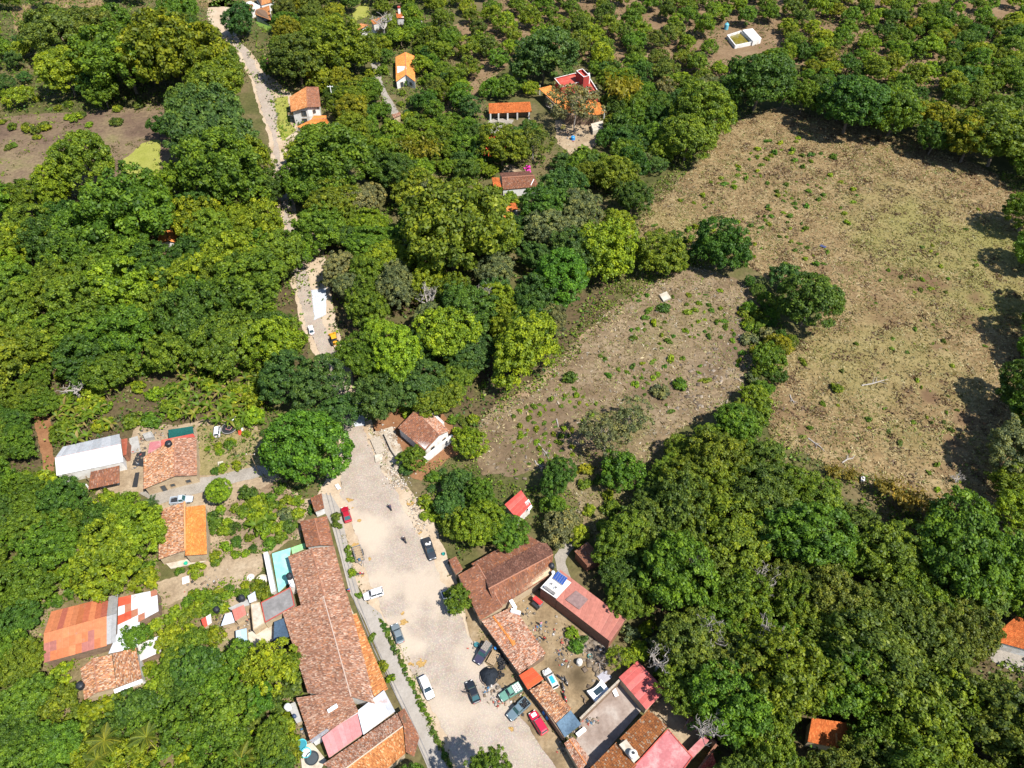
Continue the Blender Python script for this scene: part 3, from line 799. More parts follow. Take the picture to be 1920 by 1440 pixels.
def flat(name, label, cat, poly, h, top, wall, parapet=.0, group=None, z0=0.0, keep=True, pmat=None, pw=.16):
    pts = [P(p[0], p[1], h) for p in poly]
    root = make_root(name, pts, label, cat, group)
    lp = [(p.x - root.location.x, p.y - root.location.y) for p in pts]
    mb = MB(); mb.prism([tuple(p) for p in shrink(lp, .04)], z0, h - .14); mb.build('wall', M[wall], root)
    mb = MB(); mb.prism(lp, h - .14, h); mb.build('roof_slab', M[top], root)
    if parapet:
        n = len(lp)
        for i in range(n):
            a, b = Vector(lp[i]), Vector(lp[(i + 1) % n])
            d = b - a; nn = Vector((-d.y, d.x)).normalized()
            c = Vector((sum(p[0] for p in lp) / n, sum(p[1] for p in lp) / n))
            if nn.dot(c - a) < 0: nn = -nn
            m = (a + b) / 2 + nn * (pw / 2 + .004)
            mb = MB(); mb.box((m.x, m.y, h + parapet / 2), (d.length - (.0 if i % 2 else pw * 2 + .01), pw, parapet), math.atan2(d.y, d.x))
            mb.build('parapet', M[pmat or wall], root)
    if keep: exc(poly)
    return root
def free_wall(name, label, a, b, h, t, mat, capmat=None, cat='wall', bricks=False):
    A, B = P(*a), P(*b); d = B - A
    root = empty(name, (A + B) / 2, label, cat)
    rz = math.atan2(d.y, d.x)
    mb = MB(); mb.box((0, 0, h / 2), (d.length, t, h), rz); mb.build('wall_body', M[mat], root)
    if capmat:
        n = max(2, int(d.length / 1.2)); u = d.normalized()
        for i in range(n):
            mb = MB(); mb.box(u * (d.length * ((i + .5) / n - .5)) + Vector((0, 0, h + .04 + .012 * R.random())), (d.length / n - .03, t + .1, .07), rz + R.uniform(-.012, .012))
            mb.build('coping', M[capmat], root)
    return root

# ---- the long house on the left side of the street, four stretches under one roof line
gable('street_house', 'short brown tiled house at the top end of the long row beside the pavement', 'house',
      [(563, 977, 3.0), (575, 1026, 3.0)], [(590, 972, 3.9), (602, 1022, 3.9)], [(613, 968, 3.0), (625, 1023, 3.0)], 'russet', 'plaster_white')
gable('street_house', 'middle stretch of the long tiled row beside the turquoise floored yard', 'house',
      [(541, 1043, 3.1), (568, 1146, 3.1)], [(584, 1028, 4.3), (610, 1124, 4.3)], [(626, 1024, 3.1), (650, 1118, 3.1)], 'brown', 'plaster_white')
h3 = gable('street_house', 'largest tiled house of the long row, pale ridge line and orange porch roof', 'house',
      [(530, 1148, 3.2), (578, 1300, 3.2)], [(606, 1118, 4.55), (658, 1306, 4.55)], [(650, 1112, 3.3), (704, 1320, 3.3)], 'brown', 'plaster_white', capcol=(.40, .30, .24))
Q = [P(*p) for p in [(642, 1157, 3.1), (703, 1308, 3.1), (727, 1292, 2.5), (668, 1150, 2.5)]]
roof_face(h3, [Q[0], Q[1], Q[2], Q[3]], 'orange'); exc([(642, 1157), (668, 1150), (727, 1292), (703, 1308)])
ridge_cap(h3, P(650, 1180, 3.28), P(704, 1320, 3.28), (.52, .46, .40), .12)
mb = MB(); pp = [P(*p) - h3.location for p in [(643, 1147, 3.2), (657, 1138, 3.2), (663, 1150, 3.2), (646, 1156, 3.2)]]; mb.slab(pp, .15); mb.build('entry_slab', M['cream_slab'], h3)
for (x, y) in ((666, 1170), (684, 1205), (700, 1245), (718, 1285)):
    p = P(x + 2, y, 2.3) - h3.location; mb = MB(); mb.box((p.x, p.y, 1.15), (.16, .16, 2.3)); mb.build('post', M['wood'], h3)
h4 = shed('street_house', 'lower tiled house of the long row with a white skylight sheet in its roof', 'house',
      [(654, 1294, 4.4), (672, 1334, 4.4), (584, 1392, 2.9), (556, 1308, 2.9)], 'brown', 'plaster_white')
mb = MB(); mb.slab([P(*p) - h4.location for p in [(613, 1331, 4.15), (631, 1319, 4.4), (634, 1326, 4.4), (616, 1337, 4.15)]], .03); mb.build('skylight_sheet', M['white'], h4)
mb = MB(); mb.slab([P(*p) - h4.location for p in [(580, 1389, 3.02), (613, 1366, 3.6), (617, 1370, 3.55), (585, 1394, 2.98)]], .05); mb.build('gutter', M['steel'], h4)
sheet_roof('pink_shed', 'pink corrugated roof below the long tiled house, next to a silver sheet roof', 'shed',
      [(603, 1383, 3.0), (669, 1333, 3.3), (679, 1377, 2.9), (617, 1421, 2.6)], [(.40, .165, .165), (.43, .19, .19), (.36, .13, .13)], 'plaster_cream', pw=1.0)
sheet_roof('metal_shed', 'silver corrugated roof streaked with rust beside the pink sheet roof', 'shed',
      [(670, 1333, 3.4), (720, 1294, 3.4), (741, 1334, 2.9), (681, 1378, 2.9)], [(.42, .44, .47), (.36, .37, .40), (.48, .49, .52)], 'plaster_cream', pw=1.0, mat='sheet_rust')
b1 = gable('corner_house', 'tiled house at the bottom edge, its brown roof end facing the pavement', 'house',
      [(606, 1434, 3.0), (745, 1338, 3.0)], [(640, 1447, 4.3), (755, 1362, 4.3)], [(690, 1470, 3.0), (760, 1412, 3.0)], 'mottled', 'plaster_cream', styles=('pale', 'orange'), capcol=(.42, .33, .25))
Q = [P(*p) for p in [(745, 1338, 3.0), (755, 1362, 4.2), (776, 1420, 2.9), (786, 1380, 2.7)]]
roof_face(b1, [P(746, 1337, 3.05), P(757, 1362, 4.2), P(786, 1381, 2.7), P(758, 1328, 2.7)], 'russet'); roof_face(b1, [P(757, 1362, 4.2), P(761, 1410, 3.1), P(776, 1419, 2.7), P(786, 1381, 2.7)], 'russet')
exc([(745, 1338), (760, 1328), (786, 1380), (776, 1420), (758, 1412)])
shed('gatehouse', 'small tiled lean-to roof between the pavement and the shade of the round tree', 'shed', [(582, 934, 2.7), (603, 925, 2.7), (608, 953, 2.5), (590, 960, 2.5)], 'russet', 'plaster_white')

# ---- right side of the street
H1 = [P(*p) for p in [(916, 1104, 5.2), (1037, 1040, 5.2), (1033, 1078, 3.3), (930, 1142, 3.3)]]
h = make_root('courtyard_house', H1, 'big brown tiled house with a long ridge and a wing along the street', 'house')
roof_face(h, H1, 'russet', jit=.6); q2 = [H1[0], H1[1], P(1012, 1018, 4.1), P(907, 1077, 4.1)]; roof_face(h, q2, 'dark', jit=.6)
ridge_cap(h, H1[0], H1[1])
walls(h, [H1[0], H1[3], H1[2], H1[1], q2[2], q2[3]], lambda x, y: min(plane_z(H1, x, y), plane_z(q2, x, y)), 'plaster_cream', .3)
w1 = [P(*p) for p in [(895, 1058, 4.4), (942, 1138, 4.4), (901, 1163, 3.2), (859, 1078, 3.2)]]
roof_face(h, w1, 'russet', jit=.6); ridge_cap(h, w1[0], w1[1]); walls(h, w1, lambda x, y: plane_z(w1, x, y), 'plaster_cream', .25)
w2 = [P(*p) for p in [(907, 1078, 3.9), (1014, 1017, 3.9), (985, 1001, 3.0), (884, 1058, 3.0)]]
roof_face(h, w2, 'russet', jit=.6); walls(h, w2, lambda x, y: plane_z(w2, x, y), 'plaster_cream', .25)
a, b = shrink([(p.x, p.y) for p in w1], .25)[2:4]
for t in (.2, .5, .8): opening(h, a, b, t, 1.1, 0.1 if t == .5 else 1.0, 2.2 if t == .5 else 1.2, 'door' if t == .5 else 'window', 'wood', 'wood_grey' if t == .5 else 'window')
exc([(859, 1078), (895, 1058), (930, 1030), (1012, 1016), (1037, 1030), (1037, 1078), (942, 1138), (901, 1163)]); exc([(1013, 1016), (1025, 1018), (1040, 1045), (1030, 1050)])
roof_face(h, [P(1037, 1040, 5.2), P(1012, 1018, 4.1), P(1024, 1019, 3.6), P(1036, 1034, 4.4)], 'dark', jit=.6)
shed('gate_roof', 'little tiled roof over the gate beside the big brown tiled house', 'gate', [(855, 1043, 3.0), (868, 1067, 3.0), (855, 1077, 2.7), (841, 1050, 2.7)], 'russet', 'plaster_cream')
shed('outhouse', 'square tiled hut standing alone beside the wood behind the pink roof', 'hut', [(1077, 1034, 3.0), (1102, 1016, 3.3), (1130, 1047, 3.3), (1101, 1061, 3.0)], 'russet', 'brick_wall')
# pink roofed workshop with a white flat end
W = [P(*p) for p in [(1050, 1068, 4.6), (1173, 1161, 4.6), (1144, 1203, 4.2), (1042, 1124, 4.2)]]
h = make_root('workshop', W, 'long workshop with a pink corrugated roof and a white flat end carrying solar panels', 'workshop')
panels(h, W, [(.31, .115, .085), (.33, .125, .095), (.285, .105, .08)], 1.0, 'sheet', rows=1, seed=3)
mb = MB(); mb.slab([P(*p) - h.location for p in [(1080, 1107, 4.62), (1103, 1124, 4.62), (1086, 1143, 4.52), (1060, 1124, 4.52)]], .02); mb.build('worn_panel', plain('weathered_sheet', (.19, .12, .11), .7, var=.2), h)
walls(h, W, lambda x, y: plane_z(W, x, y), 'brick_wall', .2, drop=.2)
FL = [P(*p) for p in [(1013, 1104, 4.4), (1040, 1074, 4.4), (1071, 1094, 4.4), (1043, 1124, 4.4)]]
lp = [(p.x - h.location.x, p.y - h.location.y) for p in FL]
mb = MB(); mb.prism([tuple(p) for p in shrink(lp, .08)], 0, 4.7); mb.build('wall', M['brick_wall'], h)
mb = MB(); mb.prism(lp, 4.7, 4.84); mb.build('roof_slab', M['plaster_white'], h)
sp = empty('solar_heater', P(1050, 1086, 4.84), 'blue solar panel tilted on the white flat roof', 'solar panel', rz=heading(1050, 1086, 20, 14))
mb = MB(); mb.slab([(-1.2, -.9, .18), (1.2, -.9, .18), (1.2, .9, .7), (-1.2, .9, .7)], .06); mb.build('frame', M['steel'], sp)
for k in range(5):
    mb = MB(); x = -1.0 + k * .5; mb.slab([(x - .22, -.8, .225), (x + .22, -.8, .225), (x + .22, .8, .69), (x - .22, .8, .69)], .02); mb.build('solar_tube', M['solar'], sp)
for (x, y) in ((-1.1, .8), (1.1, .8)):
    mb = MB(); mb.box((x, y, .3), (.06, .06, .6)); mb.build('strut', M['steel'], sp)
for i, (x, y) in enumerate(((1034, 1096), (1042, 1103))):
    f = empty('roof_fan', P(x, y, 4.84), ['round grey roof vent nearer the solar panel\'s left corner', 'round grey roof vent nearer the pink sheets'][i], 'vent')
    MB().lathe([(.42, 0), (.42, .25), (.34, .3)], 14).build('housing', M['white'], f); MB().lathe([(.3, .3), (.3, .34), (.08, .38)], 12).build('fan_grille', M['concrete_dark'], f)
ac = empty('duct_box', P(1030, 1108, 4.84), 'long dark grey duct box along the edge of the white flat roof', 'duct', rz=heading(1030, 1108, 18, 13))
MB().box((0, 0, .2), (2.6, .6, .4)).build('casing', M['concrete_dark'], ac); MB().box((-1.15, 0, .46), (.3, .4, .12)).build('inlet', M['steel'], ac)
exc([(1013, 1104), (1042, 1070), (1173, 1160), (1143, 1212)])
def ab(*pts): return [P(*p) for p in pts]
shed('mechanic_shed', 'low pale tiled roof with an orange tile strip beside the junk yard', 'shed', [(962, 1137, 3.2), (1024, 1226, 3.2), (974, 1263, 2.5), (903, 1164, 2.5)], 'pale', 'adobe', jit=1.7)
ms = bpy.data.objects['mechanic_shed']
tiles(ms, local(ms, ab((923, 1157, 2.85), (926, 1155, 2.88), (966, 1208, 2.9), (962, 1210, 2.86))), 'new', seed=77); tiles(ms, local(ms, ab((956, 1203, 2.88), (965, 1200, 2.95), (967, 1208, 2.95), (961, 1212, 2.88))), 'new', seed=78)
sheet_roof('red_porch', 'bright orange-red corrugated roof patch between two pale tiled sheds', 'shed', [(998, 1251, 3.2), (1019, 1273, 3.2), (990, 1293, 2.6), (973, 1266, 2.6)], [(.46, .075, .02), (.42, .065, .02)], 'adobe', pw=1.0)
shed('mechanic_shed', 'low mottled tiled roof between the orange-red sheet roof and the blue tarpaulin', 'shed', [(1023, 1277, 3.1), (1071, 1328, 3.1), (1043, 1356, 2.5), (993, 1294, 2.5)], 'mottled', 'adobe', jit=1.7)
# tarpaulin awning, sagging
A4 = ab((1043, 1356, 2.7), (1070, 1332, 2.9), (1090, 1358, 2.9), (1059, 1383, 2.5))
root = make_root('tarpaulin', A4, 'sagging grey-blue tarpaulin stretched at the end of the mottled tiled roof', 'tarpaulin')
n = 10; g = np.linspace(0, 1, n + 1); aa, bb = np.meshgrid(g, g, indexing='ij')
V = bil(local(root, A4), aa.ravel(), bb.ravel()); V[:, 2] += -.5 * np.sin(aa.ravel() * math.pi) * np.sin(bb.ravel() * math.pi) + .12 * fbm(aa.ravel() * 5, bb.ravel() * 5, 3)
F = [(i * (n + 1) + j, (i + 1) * (n + 1) + j, (i + 1) * (n + 1) + j + 1, i * (n + 1) + j + 1) for i in range(n) for j in range(n)]
obj('cloth', mesh_np('cloth', V, F, M['net'], smooth=True), root, color=(.09, .14, .19))
for p in local(root, A4):
    mb = MB(); mb.tube([(p.x, p.y, 0), (p.x, p.y, p.z)], .05, 5); mb.build('pole', M['wood'], root)
exc([(1043, 1356), (1070, 1332), (1090, 1358), (1059, 1383)])
free_wall('street_wall', 'long adobe wall between the parked cars and the pale tiled sheds', (902, 1166), (1056, 1388), 2.3, .3, 'adobe')
# concrete courtyard
CY = [(1162, 1284), (1206, 1328), (1120, 1428), (1088, 1452), (1080, 1390), (1088, 1350)]
mb = MB(); mb.prism([(p.x, p.y) for p in PW(CY)], 0, .16)
mm = ground_mat('courtyard_concrete', [(.3, (.175, .130, .105)), (.5, (.250, .198, .168)), (.68, (.330, .285, .250))], .28, 1.6, .22)
mb.build('courtyard_floor', mm, kind='structure'); exc(CY); M['courtyard'] = mm
free_wall('courtyard_wall', 'pale capped wall between the junk yard and the concrete courtyard', (1161, 1282), (1086, 1356), 2.4, .3, 'adobe', 'stone')
gable('gate_roof', 'narrow mossy tiled roof over the street gate beside the concrete courtyard', 'gate', [(1058, 1393, 2.8), (1088, 1446, 2.8)], [(1067, 1386, 3.3), (1099, 1433, 3.3)], [(1075, 1382, 2.8), (1104, 1420, 2.8)], 'pale', 'plaster_cream', capcol=(.44, .16, .05), jit=.4)
sheet_roof('red_shed', 'salmon red corrugated roof at the far corner of the concrete courtyard', 'shed', [(1195, 1239, 3.4), (1248, 1294, 3.4), (1212, 1331, 2.9), (1160, 1270, 2.9)], [(.40, .085, .075), (.42, .10, .09), (.37, .075, .065)], 'plaster_cream', pw=1.0, rows=1)
shed('tiled_house', 'rust brown tiled roof with grey patches between the courtyard and the pink terrace', 'house', [(1251, 1362, 4.3), (1200, 1419, 4.3), (1162, 1386, 3.4), (1217, 1331, 3.4)], 'mossy', 'plaster_cream', jit=.5)
shed('tiled_house', 'rust brown tiled roof cut by the bottom edge beside the white roof tank', 'house', [(1194, 1434, 4.0), (1150, 1490, 4.0), (1096, 1452, 3.2), (1156, 1392, 3.2)], 'mossy', 'plaster_cream', jit=.5)
flat('terrace_house', 'flat pink waterproofed roof terrace at the bottom edge of the walled compound', 'house', [(1252, 1366), (1299, 1420), (1240, 1500), (1155, 1470), (1203, 1420)], 3.9, 'pink_slab', 'plaster_cream', .16, pmat='red_slab')
sl = flat('tank_platform', 'white stepped concrete slab carrying the white roof tank', 'platform', [(1161, 1396), (1174, 1386), (1200, 1420), (1188, 1430)], 4.25, 'cream_slab', 'plaster_cream', 0)
free_wall('compound_wall', 'high weathered wall with brick capping between the compound and the wood', (1248, 1310), (1338, 1402), 2.6, .32, 'adobe', 'brick_wall')
free_wall('compound_wall', 'short weathered wall closing the compound at its lower right corner', (1338, 1404), (1296, 1462), 2.6, .32, 'adobe', 'brick_wall')
pg = empty('pergola', P(1302, 1374), 'small pergola of pinkish beams against the compound wall', 'pergola', rz=heading(1302, 1374, 31, 22))
for k in range(9): MB().box((-1.9 + k * .48, 0, 2.55), (.2, 1.15, .14)).build('beam', M['pink_slab'], pg)
for y in (-.4, .4): MB().box((0, y, 2.42), (4.2, .12, .12)).build('girder', M['wood'], pg)
for x in (-1.9, 1.9):
    for y in (-.4, .4): MB().box((x, y, 1.18), (.14, .14, 2.36)).build('post', M['wood'], pg)
flat('pink_bench_roof', 'narrow pink roof strip beside the pergola inside the compound', 'roof strip', [(1318, 1380), (1330, 1388), (1300, 1420), (1288, 1410)], 2.6, 'pink_slab', 'plaster_cream', 0)
shed('orange_shed', 'small orange-red tiled roof outside the lower right compound wall', 'shed', [(1336, 1412, 2.9), (1345, 1440, 2.9), (1310, 1470, 2.5), (1305, 1450, 2.5)], 'red', 'adobe')
# ---- house with the white gable by the ruin
hw = gable('gabled_house', 'rust tiled house with a bright white gable beside the ruined foundation', 'house', [(746, 802, 3.2), (797, 845, 3.2)], [(778, 769, 4.9), (824, 816, 4.9)], [(797, 764, 3.4), (842, 808, 3.4)], 'russet', 'plaster_white', styles=('russet', 'pale'), jit=.7,
           windows=((3, .5, .9, .8, 1.1, 'window'), (4, .5, 1.0, .1, 2.1, 'door')))
flat('back_wall', 'broken white parapet wall behind the house with the white gable', 'wall', [(804, 771), (808, 769), (833, 793), (829, 796)], 2.9, 'plaster_white', 'plaster_white', .25)
free_wall('garden_wall', 'white garden wall in front of the white gable, running up from the bush', (797, 868), (849, 826), 2.2, .5, 'plaster_white')
exc([(797, 866), (849, 822), (849, 830), (800, 872)], True)
RU = [(722, 817), (727, 830), (735, 846), (744, 856), (750, 868)]
for i, (a, b) in enumerate(zip(RU, RU[1:])):
    if i in (0, 2):
        free_wall('ruin_wall', ['low broken stone wall stub at the top of the ruined foundation', '', 'low broken stone wall stub in the middle of the ruined foundation'][i], a, RU[i + 2] if i + 2 < len(RU) else b, 1.0, .5, 'stone')
flat('ruin_plinth', 'pale stone plinth corner of the ruined foundation nearest the street', 'plinth', [(694, 824), (712, 817), (722, 845), (706, 852)], .45, 'stone', 'stone', 0)
flat('ruin_step', 'white concrete step at the street edge of the ruined foundation', 'step', [(702, 853), (716, 850), (717, 862), (704, 866)], .5, 'cream_slab', 'cream_slab', 0)
sheet_roof('red_cabin', 'small cabin with a striped red sheet roof among the garden trees', 'cabin', [(977, 919, 3.6), (996, 946, 3.6), (970, 974, 3.0), (946, 946, 3.0)], [(.42, .065, .05), (.46, .10, .08)], 'plaster_white', pw=.9)
mb = MB(); rc = bpy.data.objects['red_cabin']; mb.slab([P(*p) - rc.location for p in [(984, 942, 3.55), (991, 936, 3.7), (998, 950, 3.5), (992, 958, 3.4)]], .12); mb.build('roof_light', M['white'], rc)
exc([(945, 945), (977, 917), (1000, 948), (972, 978)], True)

# ---- left side farmsteads
wb = make_root('metal_barn', ab((104, 858, 4), (226, 832, 4), (231, 866, 3), (126, 889, 3)), 'long barn with a glaring white sheet roof and a grey back slope', 'barn')
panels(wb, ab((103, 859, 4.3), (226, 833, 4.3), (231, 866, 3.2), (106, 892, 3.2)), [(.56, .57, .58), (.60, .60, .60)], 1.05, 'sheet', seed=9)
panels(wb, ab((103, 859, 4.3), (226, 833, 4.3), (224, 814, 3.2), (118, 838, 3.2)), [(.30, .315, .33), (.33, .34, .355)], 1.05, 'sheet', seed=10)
ridge_cap(wb, P(103, 859, 4.32), P(226, 833, 4.32), (.42, .30, .28), .09)
walls(wb, ab((106, 892, 3.2), (231, 866, 3.2), (224, 814, 3.2), (118, 838, 3.2)), lambda x, y: 3.2, 'plaster_white', .3)
exc([(103, 858), (119, 837), (224, 814), (232, 870), (130, 900), (104, 885)])
sheet_roof('rusty_lean_to', 'narrow rust red sheet roof at the right end of the white barn', 'lean-to', [(227, 824, 2.9), (239, 822, 2.9), (237, 853, 2.6), (231, 855, 2.6)], [(.24, .065, .035)], 'brick_wall', pw=.9)
os_ = shed('open_shed', 'open fronted brown tiled shed on white posts below the white barn', 'shed', [(170, 885, 3.6), (224, 873, 3.6), (224, 905, 2.7), (165, 918, 2.7)], 'russet', None, jit=.8)
posts(os_, ab((170, 920, 0), (196, 914, 0), (222, 908, 0)), 2.55, .12, 'white'); posts(os_, ab((172, 908, 0), (222, 898, 0)), 3.2, .1, 'wood')
gable('farmhouse', 'big speckled tan tiled farmhouse with a black tank on its roof', 'house', [(270, 857, 2.9), (270, 917, 2.9)], [(327, 822, 4.6), (327, 893, 4.6)], [(368, 820, 3.1), (369, 891, 3.1)], 'mottled', 'plaster_cream', styles=('mottled', 'brown'), jit=1.2,
      windows=((4, .5, 1.0, .1, 2.1, 'door'), (3, .5, 1.0, .9, 1.1, 'window'), (4, .2, .9, .9, 1.0, 'window')))
flat('salmon_annex', 'flat salmon roof slab behind the speckled farmhouse', 'annex', [(277, 850), (281, 829), (301, 826), (303, 840)], 2.7, 'pink_slab', 'plaster_cream', 0)
flat('red_annex', 'long dull red roof strip along the back of the speckled farmhouse', 'annex', [(302, 838), (302, 825), (362, 813), (366, 819), (330, 823)], 2.8, 'red_slab', 'plaster_cream', 0)
def canopy(name, label, quad, col, cat='awning', sag=.25, pole='steel', mat='net', n=8, keep=True):
    A = [P(*p) for p in quad]; root = make_root(name, A, label, cat)
    g = np.linspace(0, 1, n + 1); aa, bb = np.meshgrid(g, g, indexing='ij')
    V = bil(local(root, A), aa.ravel(), bb.ravel()); V[:, 2] += -sag * np.sin(aa.ravel() * math.pi) * np.sin(bb.ravel() * math.pi) + .06 * fbm(aa.ravel() * 6, bb.ravel() * 6, 3)
    F = [(i * (n + 1) + j, (i + 1) * (n + 1) + j, (i + 1) * (n + 1) + j + 1, i * (n + 1) + j + 1) for i in range(n) for j in range(n)]
    obj('cloth', mesh_np('cloth', V, F, M[mat], smooth=True), root, color=col)
    for p in local(root, A):
        mb = MB(); mb.tube([(p.x, p.y, 0), (p.x, p.y, p.z)], .04, 5); mb.build('pole', M[pole], root)
    if keep: exc([p[:2] for p in quad])
    return root
canopy('shade_net', 'dark green shade net above the back of the speckled farmhouse', [(315, 806, 2.5), (361, 799, 2.5), (364, 814, 2.5), (317, 822, 2.5)], (.012, .075, .065))
flat('back_yard_slab', 'pale concrete washing slab between the white barn and the speckled farmhouse', 'slab', [(242, 822), (258, 817), (264, 846), (246, 850)], .25, 'concrete', 'concrete', 0)
flat('cistern', 'pale open concrete cistern behind the speckled farmhouse', 'cistern', [(268, 815), (284, 810), (290, 820), (272, 824)], .9, 'concrete', 'concrete', .3)
for i, (q, l) in enumerate([([(257, 850), (274, 847), (270, 876), (248, 873)], 'black ground sheet lying between the barn and the farmhouse'), ([(254, 887), (262, 886), (258, 914), (248, 914)], 'black ground sheet strip beside the tan farmhouse wall')]):
    A = PW(q); root = make_root('ground_sheet', A, l, 'tarpaulin'); lp = local(root, A); mb = MB(); mb.slab([p + Vector((0, 0, .16)) for p in lp], .03); mb.build('sheet_fabric', M['rubber'], root)
# two roofed house lower on the left
h = shed('double_house', 'left house of a pair, its old tiled roof speckled brown and cream', 'house', [(346, 941, 4.2), (347, 1032, 4.2), (298, 1049, 2.8), (301, 956, 2.8)], 'mottled', 'plaster_cream', jit=1.3)
ridge_cap(h, P(346, 941, 4.22), P(347, 1031, 4.22), (.50, .24, .10), .22)
shed('double_house', 'right house of a pair, its smooth new orange tiled roof', 'house', [(349, 951, 3.8), (385, 947, 3.3), (388, 1039, 3.3), (347, 1042, 3.8)], 'new', 'plaster_cream', jit=.25)
bpy.data.objects['double_house']
flat('house_terrace', 'cream floored terrace below the paired houses', 'terrace', [(305, 1050), (346, 1036), (388, 1041), (386, 1052), (320, 1066)], .3, 'cream_slab', 'cream_slab', 0, keep=True)
# orange corrugated barn
OR = [(.36, .115, .045), (.40, .140, .060), (.33, .095, .045), (.31, .09, .055), (.27, .10, .08)]
ob = make_root('orange_barn', ab((95, 1147, 3), (204, 1120, 3), (200, 1211, 3), (82, 1243, 3)), 'large barn with patched orange corrugated roof sheets and a grey strip', 'barn')
panels(ob, ab((82, 1188, 4.4), (200, 1155, 4.4), (204, 1120, 3.3), (96, 1147, 3.3)), OR, 1.15, 'sheet', seed=21)
panels(ob, ab((82, 1188, 4.4), (200, 1155, 4.4), (200, 1211, 3.0), (82, 1243, 3.0)), lambda i, j: OR[1 if j == 0 else [4, 4, 1, 1, 0, 1, 0, 4, 1, 1, 0, 1][i % 12] if j == 1 else [4, 0, 0, 0, 1, 0, 4, 4, 0, 1, 0, 0][i % 12]], 1.15, 'sheet', rows=3, seed=22)
panels(ob, ab((200, 1156, 4.45), (219, 1150, 4.3), (222, 1114, 3.2), (204, 1119, 3.3)), [(.20, .195, .19), (.225, .22, .21)], 1.2, 'sheet', seed=23)
panels(ob, ab((200, 1156, 4.45), (219, 1150, 4.3), (217, 1204, 3.1), (200, 1209, 3.1)), [(.25, .25, .25), (.28, .275, .27)], 1.2, 'sheet', seed=24)
walls(ob, ab((96, 1147, 3), (222, 1114, 3), (217, 1205, 3), (82, 1243, 3)), lambda x, y: 2.95, 'adobe', .4)
exc([(95, 1147), (222, 1114), (218, 1205), (82, 1243), (82, 1187)])
def rw(i, j):
    return (.40, .065, .03) if (i < 2 and j in (0, 2)) else (.45, .46, .48) if (i * 7 + j * 3) % 5 else (.30, .12, .07)
sheet_roof('rusted_shed', 'patchwork red and white rusting sheet roof right of the orange barn', 'shed', [(222, 1121, 3.2), (294, 1106, 3.2), (297, 1146, 2.8), (220, 1189, 2.8)], rw, 'adobe', pw=1.2, rows=4, mat='sheet_rust')
sheet_roof('white_sheet_shed', 'white corrugated roof between the orange barn and the pair of tiled roofs', 'shed', [(219, 1189, 2.9), (262, 1166, 2.9), (258, 1214, 2.5), (203, 1226, 2.5)], [(.46, .49, .52), (.42, .45, .48)], 'adobe', pw=1.0)
sheet_roof('white_sheet_shed', 'crumpled dirty white sheet roof right of the pair of tiled roofs', 'shed', [(258, 1210, 2.6), (298, 1192, 2.6), (302, 1222, 2.3), (263, 1240, 2.3)], [(.50, .47, .45), (.44, .41, .39)], 'adobe', pw=.9, mat='sheet_rust')
gable('tiled_cottage', 'tan tiled cottage with a black tank at its lower left corner', 'house', [(152, 1253, 2.8), (159, 1312, 2.8)], [(175, 1234, 3.9), (183, 1298, 3.9)], [(209, 1227, 3.0), (218, 1289, 3.0)], 'mottled', 'plaster_cream', jit=1.2)
shed('tiled_cottage', 'tan tiled roof with a white eave board right of the tank cottage', 'house', [(211, 1226, 3.4), (255, 1215, 3.4), (266, 1272, 2.7), (219, 1289, 2.7)], 'mottled', 'plaster_white', jit=1.2)
mb = MB(); o = bpy.data.objects['tiled_cottage.001']; mb.slab([P(*p) - o.location for p in [(213, 1293, 2.72), (266, 1273, 2.72), (267, 1279, 2.72), (215, 1300, 2.72)]], .08); mb.build('eave_board', M['white'], o)
exc([(213, 1293), (267, 1272), (268, 1282), (216, 1302)])
# compound behind the long house
M['turq'] = plain('turquoise_paint', (.20, .52, .43), .8, var=.15, scale=1.0, dirt=(.30, .50, .42)); M['lime_paint'] = plain('lime_paint', (.22, .55, .20), .8, var=.15, dirt=(.30, .50, .25))
flat('painted_floor', 'raised yard floor painted turquoise beside the long tiled house', 'yard floor', [(510, 1038), (545, 1027), (543, 1042), (552, 1082), (522, 1110)], .35, 'turq', 'plaster_white', 0)
flat('painted_floor', 'small bright green painted floor at the corner of the turquoise one', 'yard floor', [(546, 1027), (571, 1018), (573, 1027), (548, 1038)], .35, 'lime_paint', 'plaster_white', 0)
free_wall('yard_wall', 'white wall along the left side of the turquoise painted floor', (502, 1044), (517, 1118), 2.0, .9, 'plaster_white')
exc([(500, 1040), (512, 1036), (524, 1112), (514, 1114)])
flat('flat_house', 'flat grey roofed building joined to the long tiled house', 'house', [(489, 1130), (545, 1101), (553, 1136), (497, 1168)], 3.0, 'concrete_dark', 'plaster_cream', .14, pmat='red_slab')
flat('cream_house', 'flat cream roof left of the grey roofed building', 'house', [(470, 1133), (487, 1129), (497, 1168), (475, 1182)], 2.6, 'cream_slab', 'plaster_cream', .1)
flat('beige_terrace', 'bare beige concrete terrace below the flat grey roof', 'terrace', [(464, 1187), (512, 1166), (519, 1197), (480, 1216), (465, 1216)], .5, 'cream_slab', 'plaster_cream', 0)
canopy('shade_net', 'ragged dark blue shade net against the long tiled house', [(514, 1166, 2.6), (532, 1159, 2.6), (543, 1194, 2.6), (513, 1207, 2.6)], (.05, .08, .12))
canopy('shade_net', 'black net hanging below the ragged dark blue one', [(514, 1209, 2.2), (543, 1196, 2.2), (546, 1208, .5), (516, 1226, .5)], (.012, .013, .016))
sheet_roof('blue_shed', 'tiny light blue sheet roof beside the bare beige terrace', 'shed', [(442, 1183, 2.4), (462, 1178, 2.4), (464, 1205, 2.1), (443, 1209, 2.1)], [(.30, .42, .55), (.36, .46, .56)], 'plaster_cream', pw=.9)
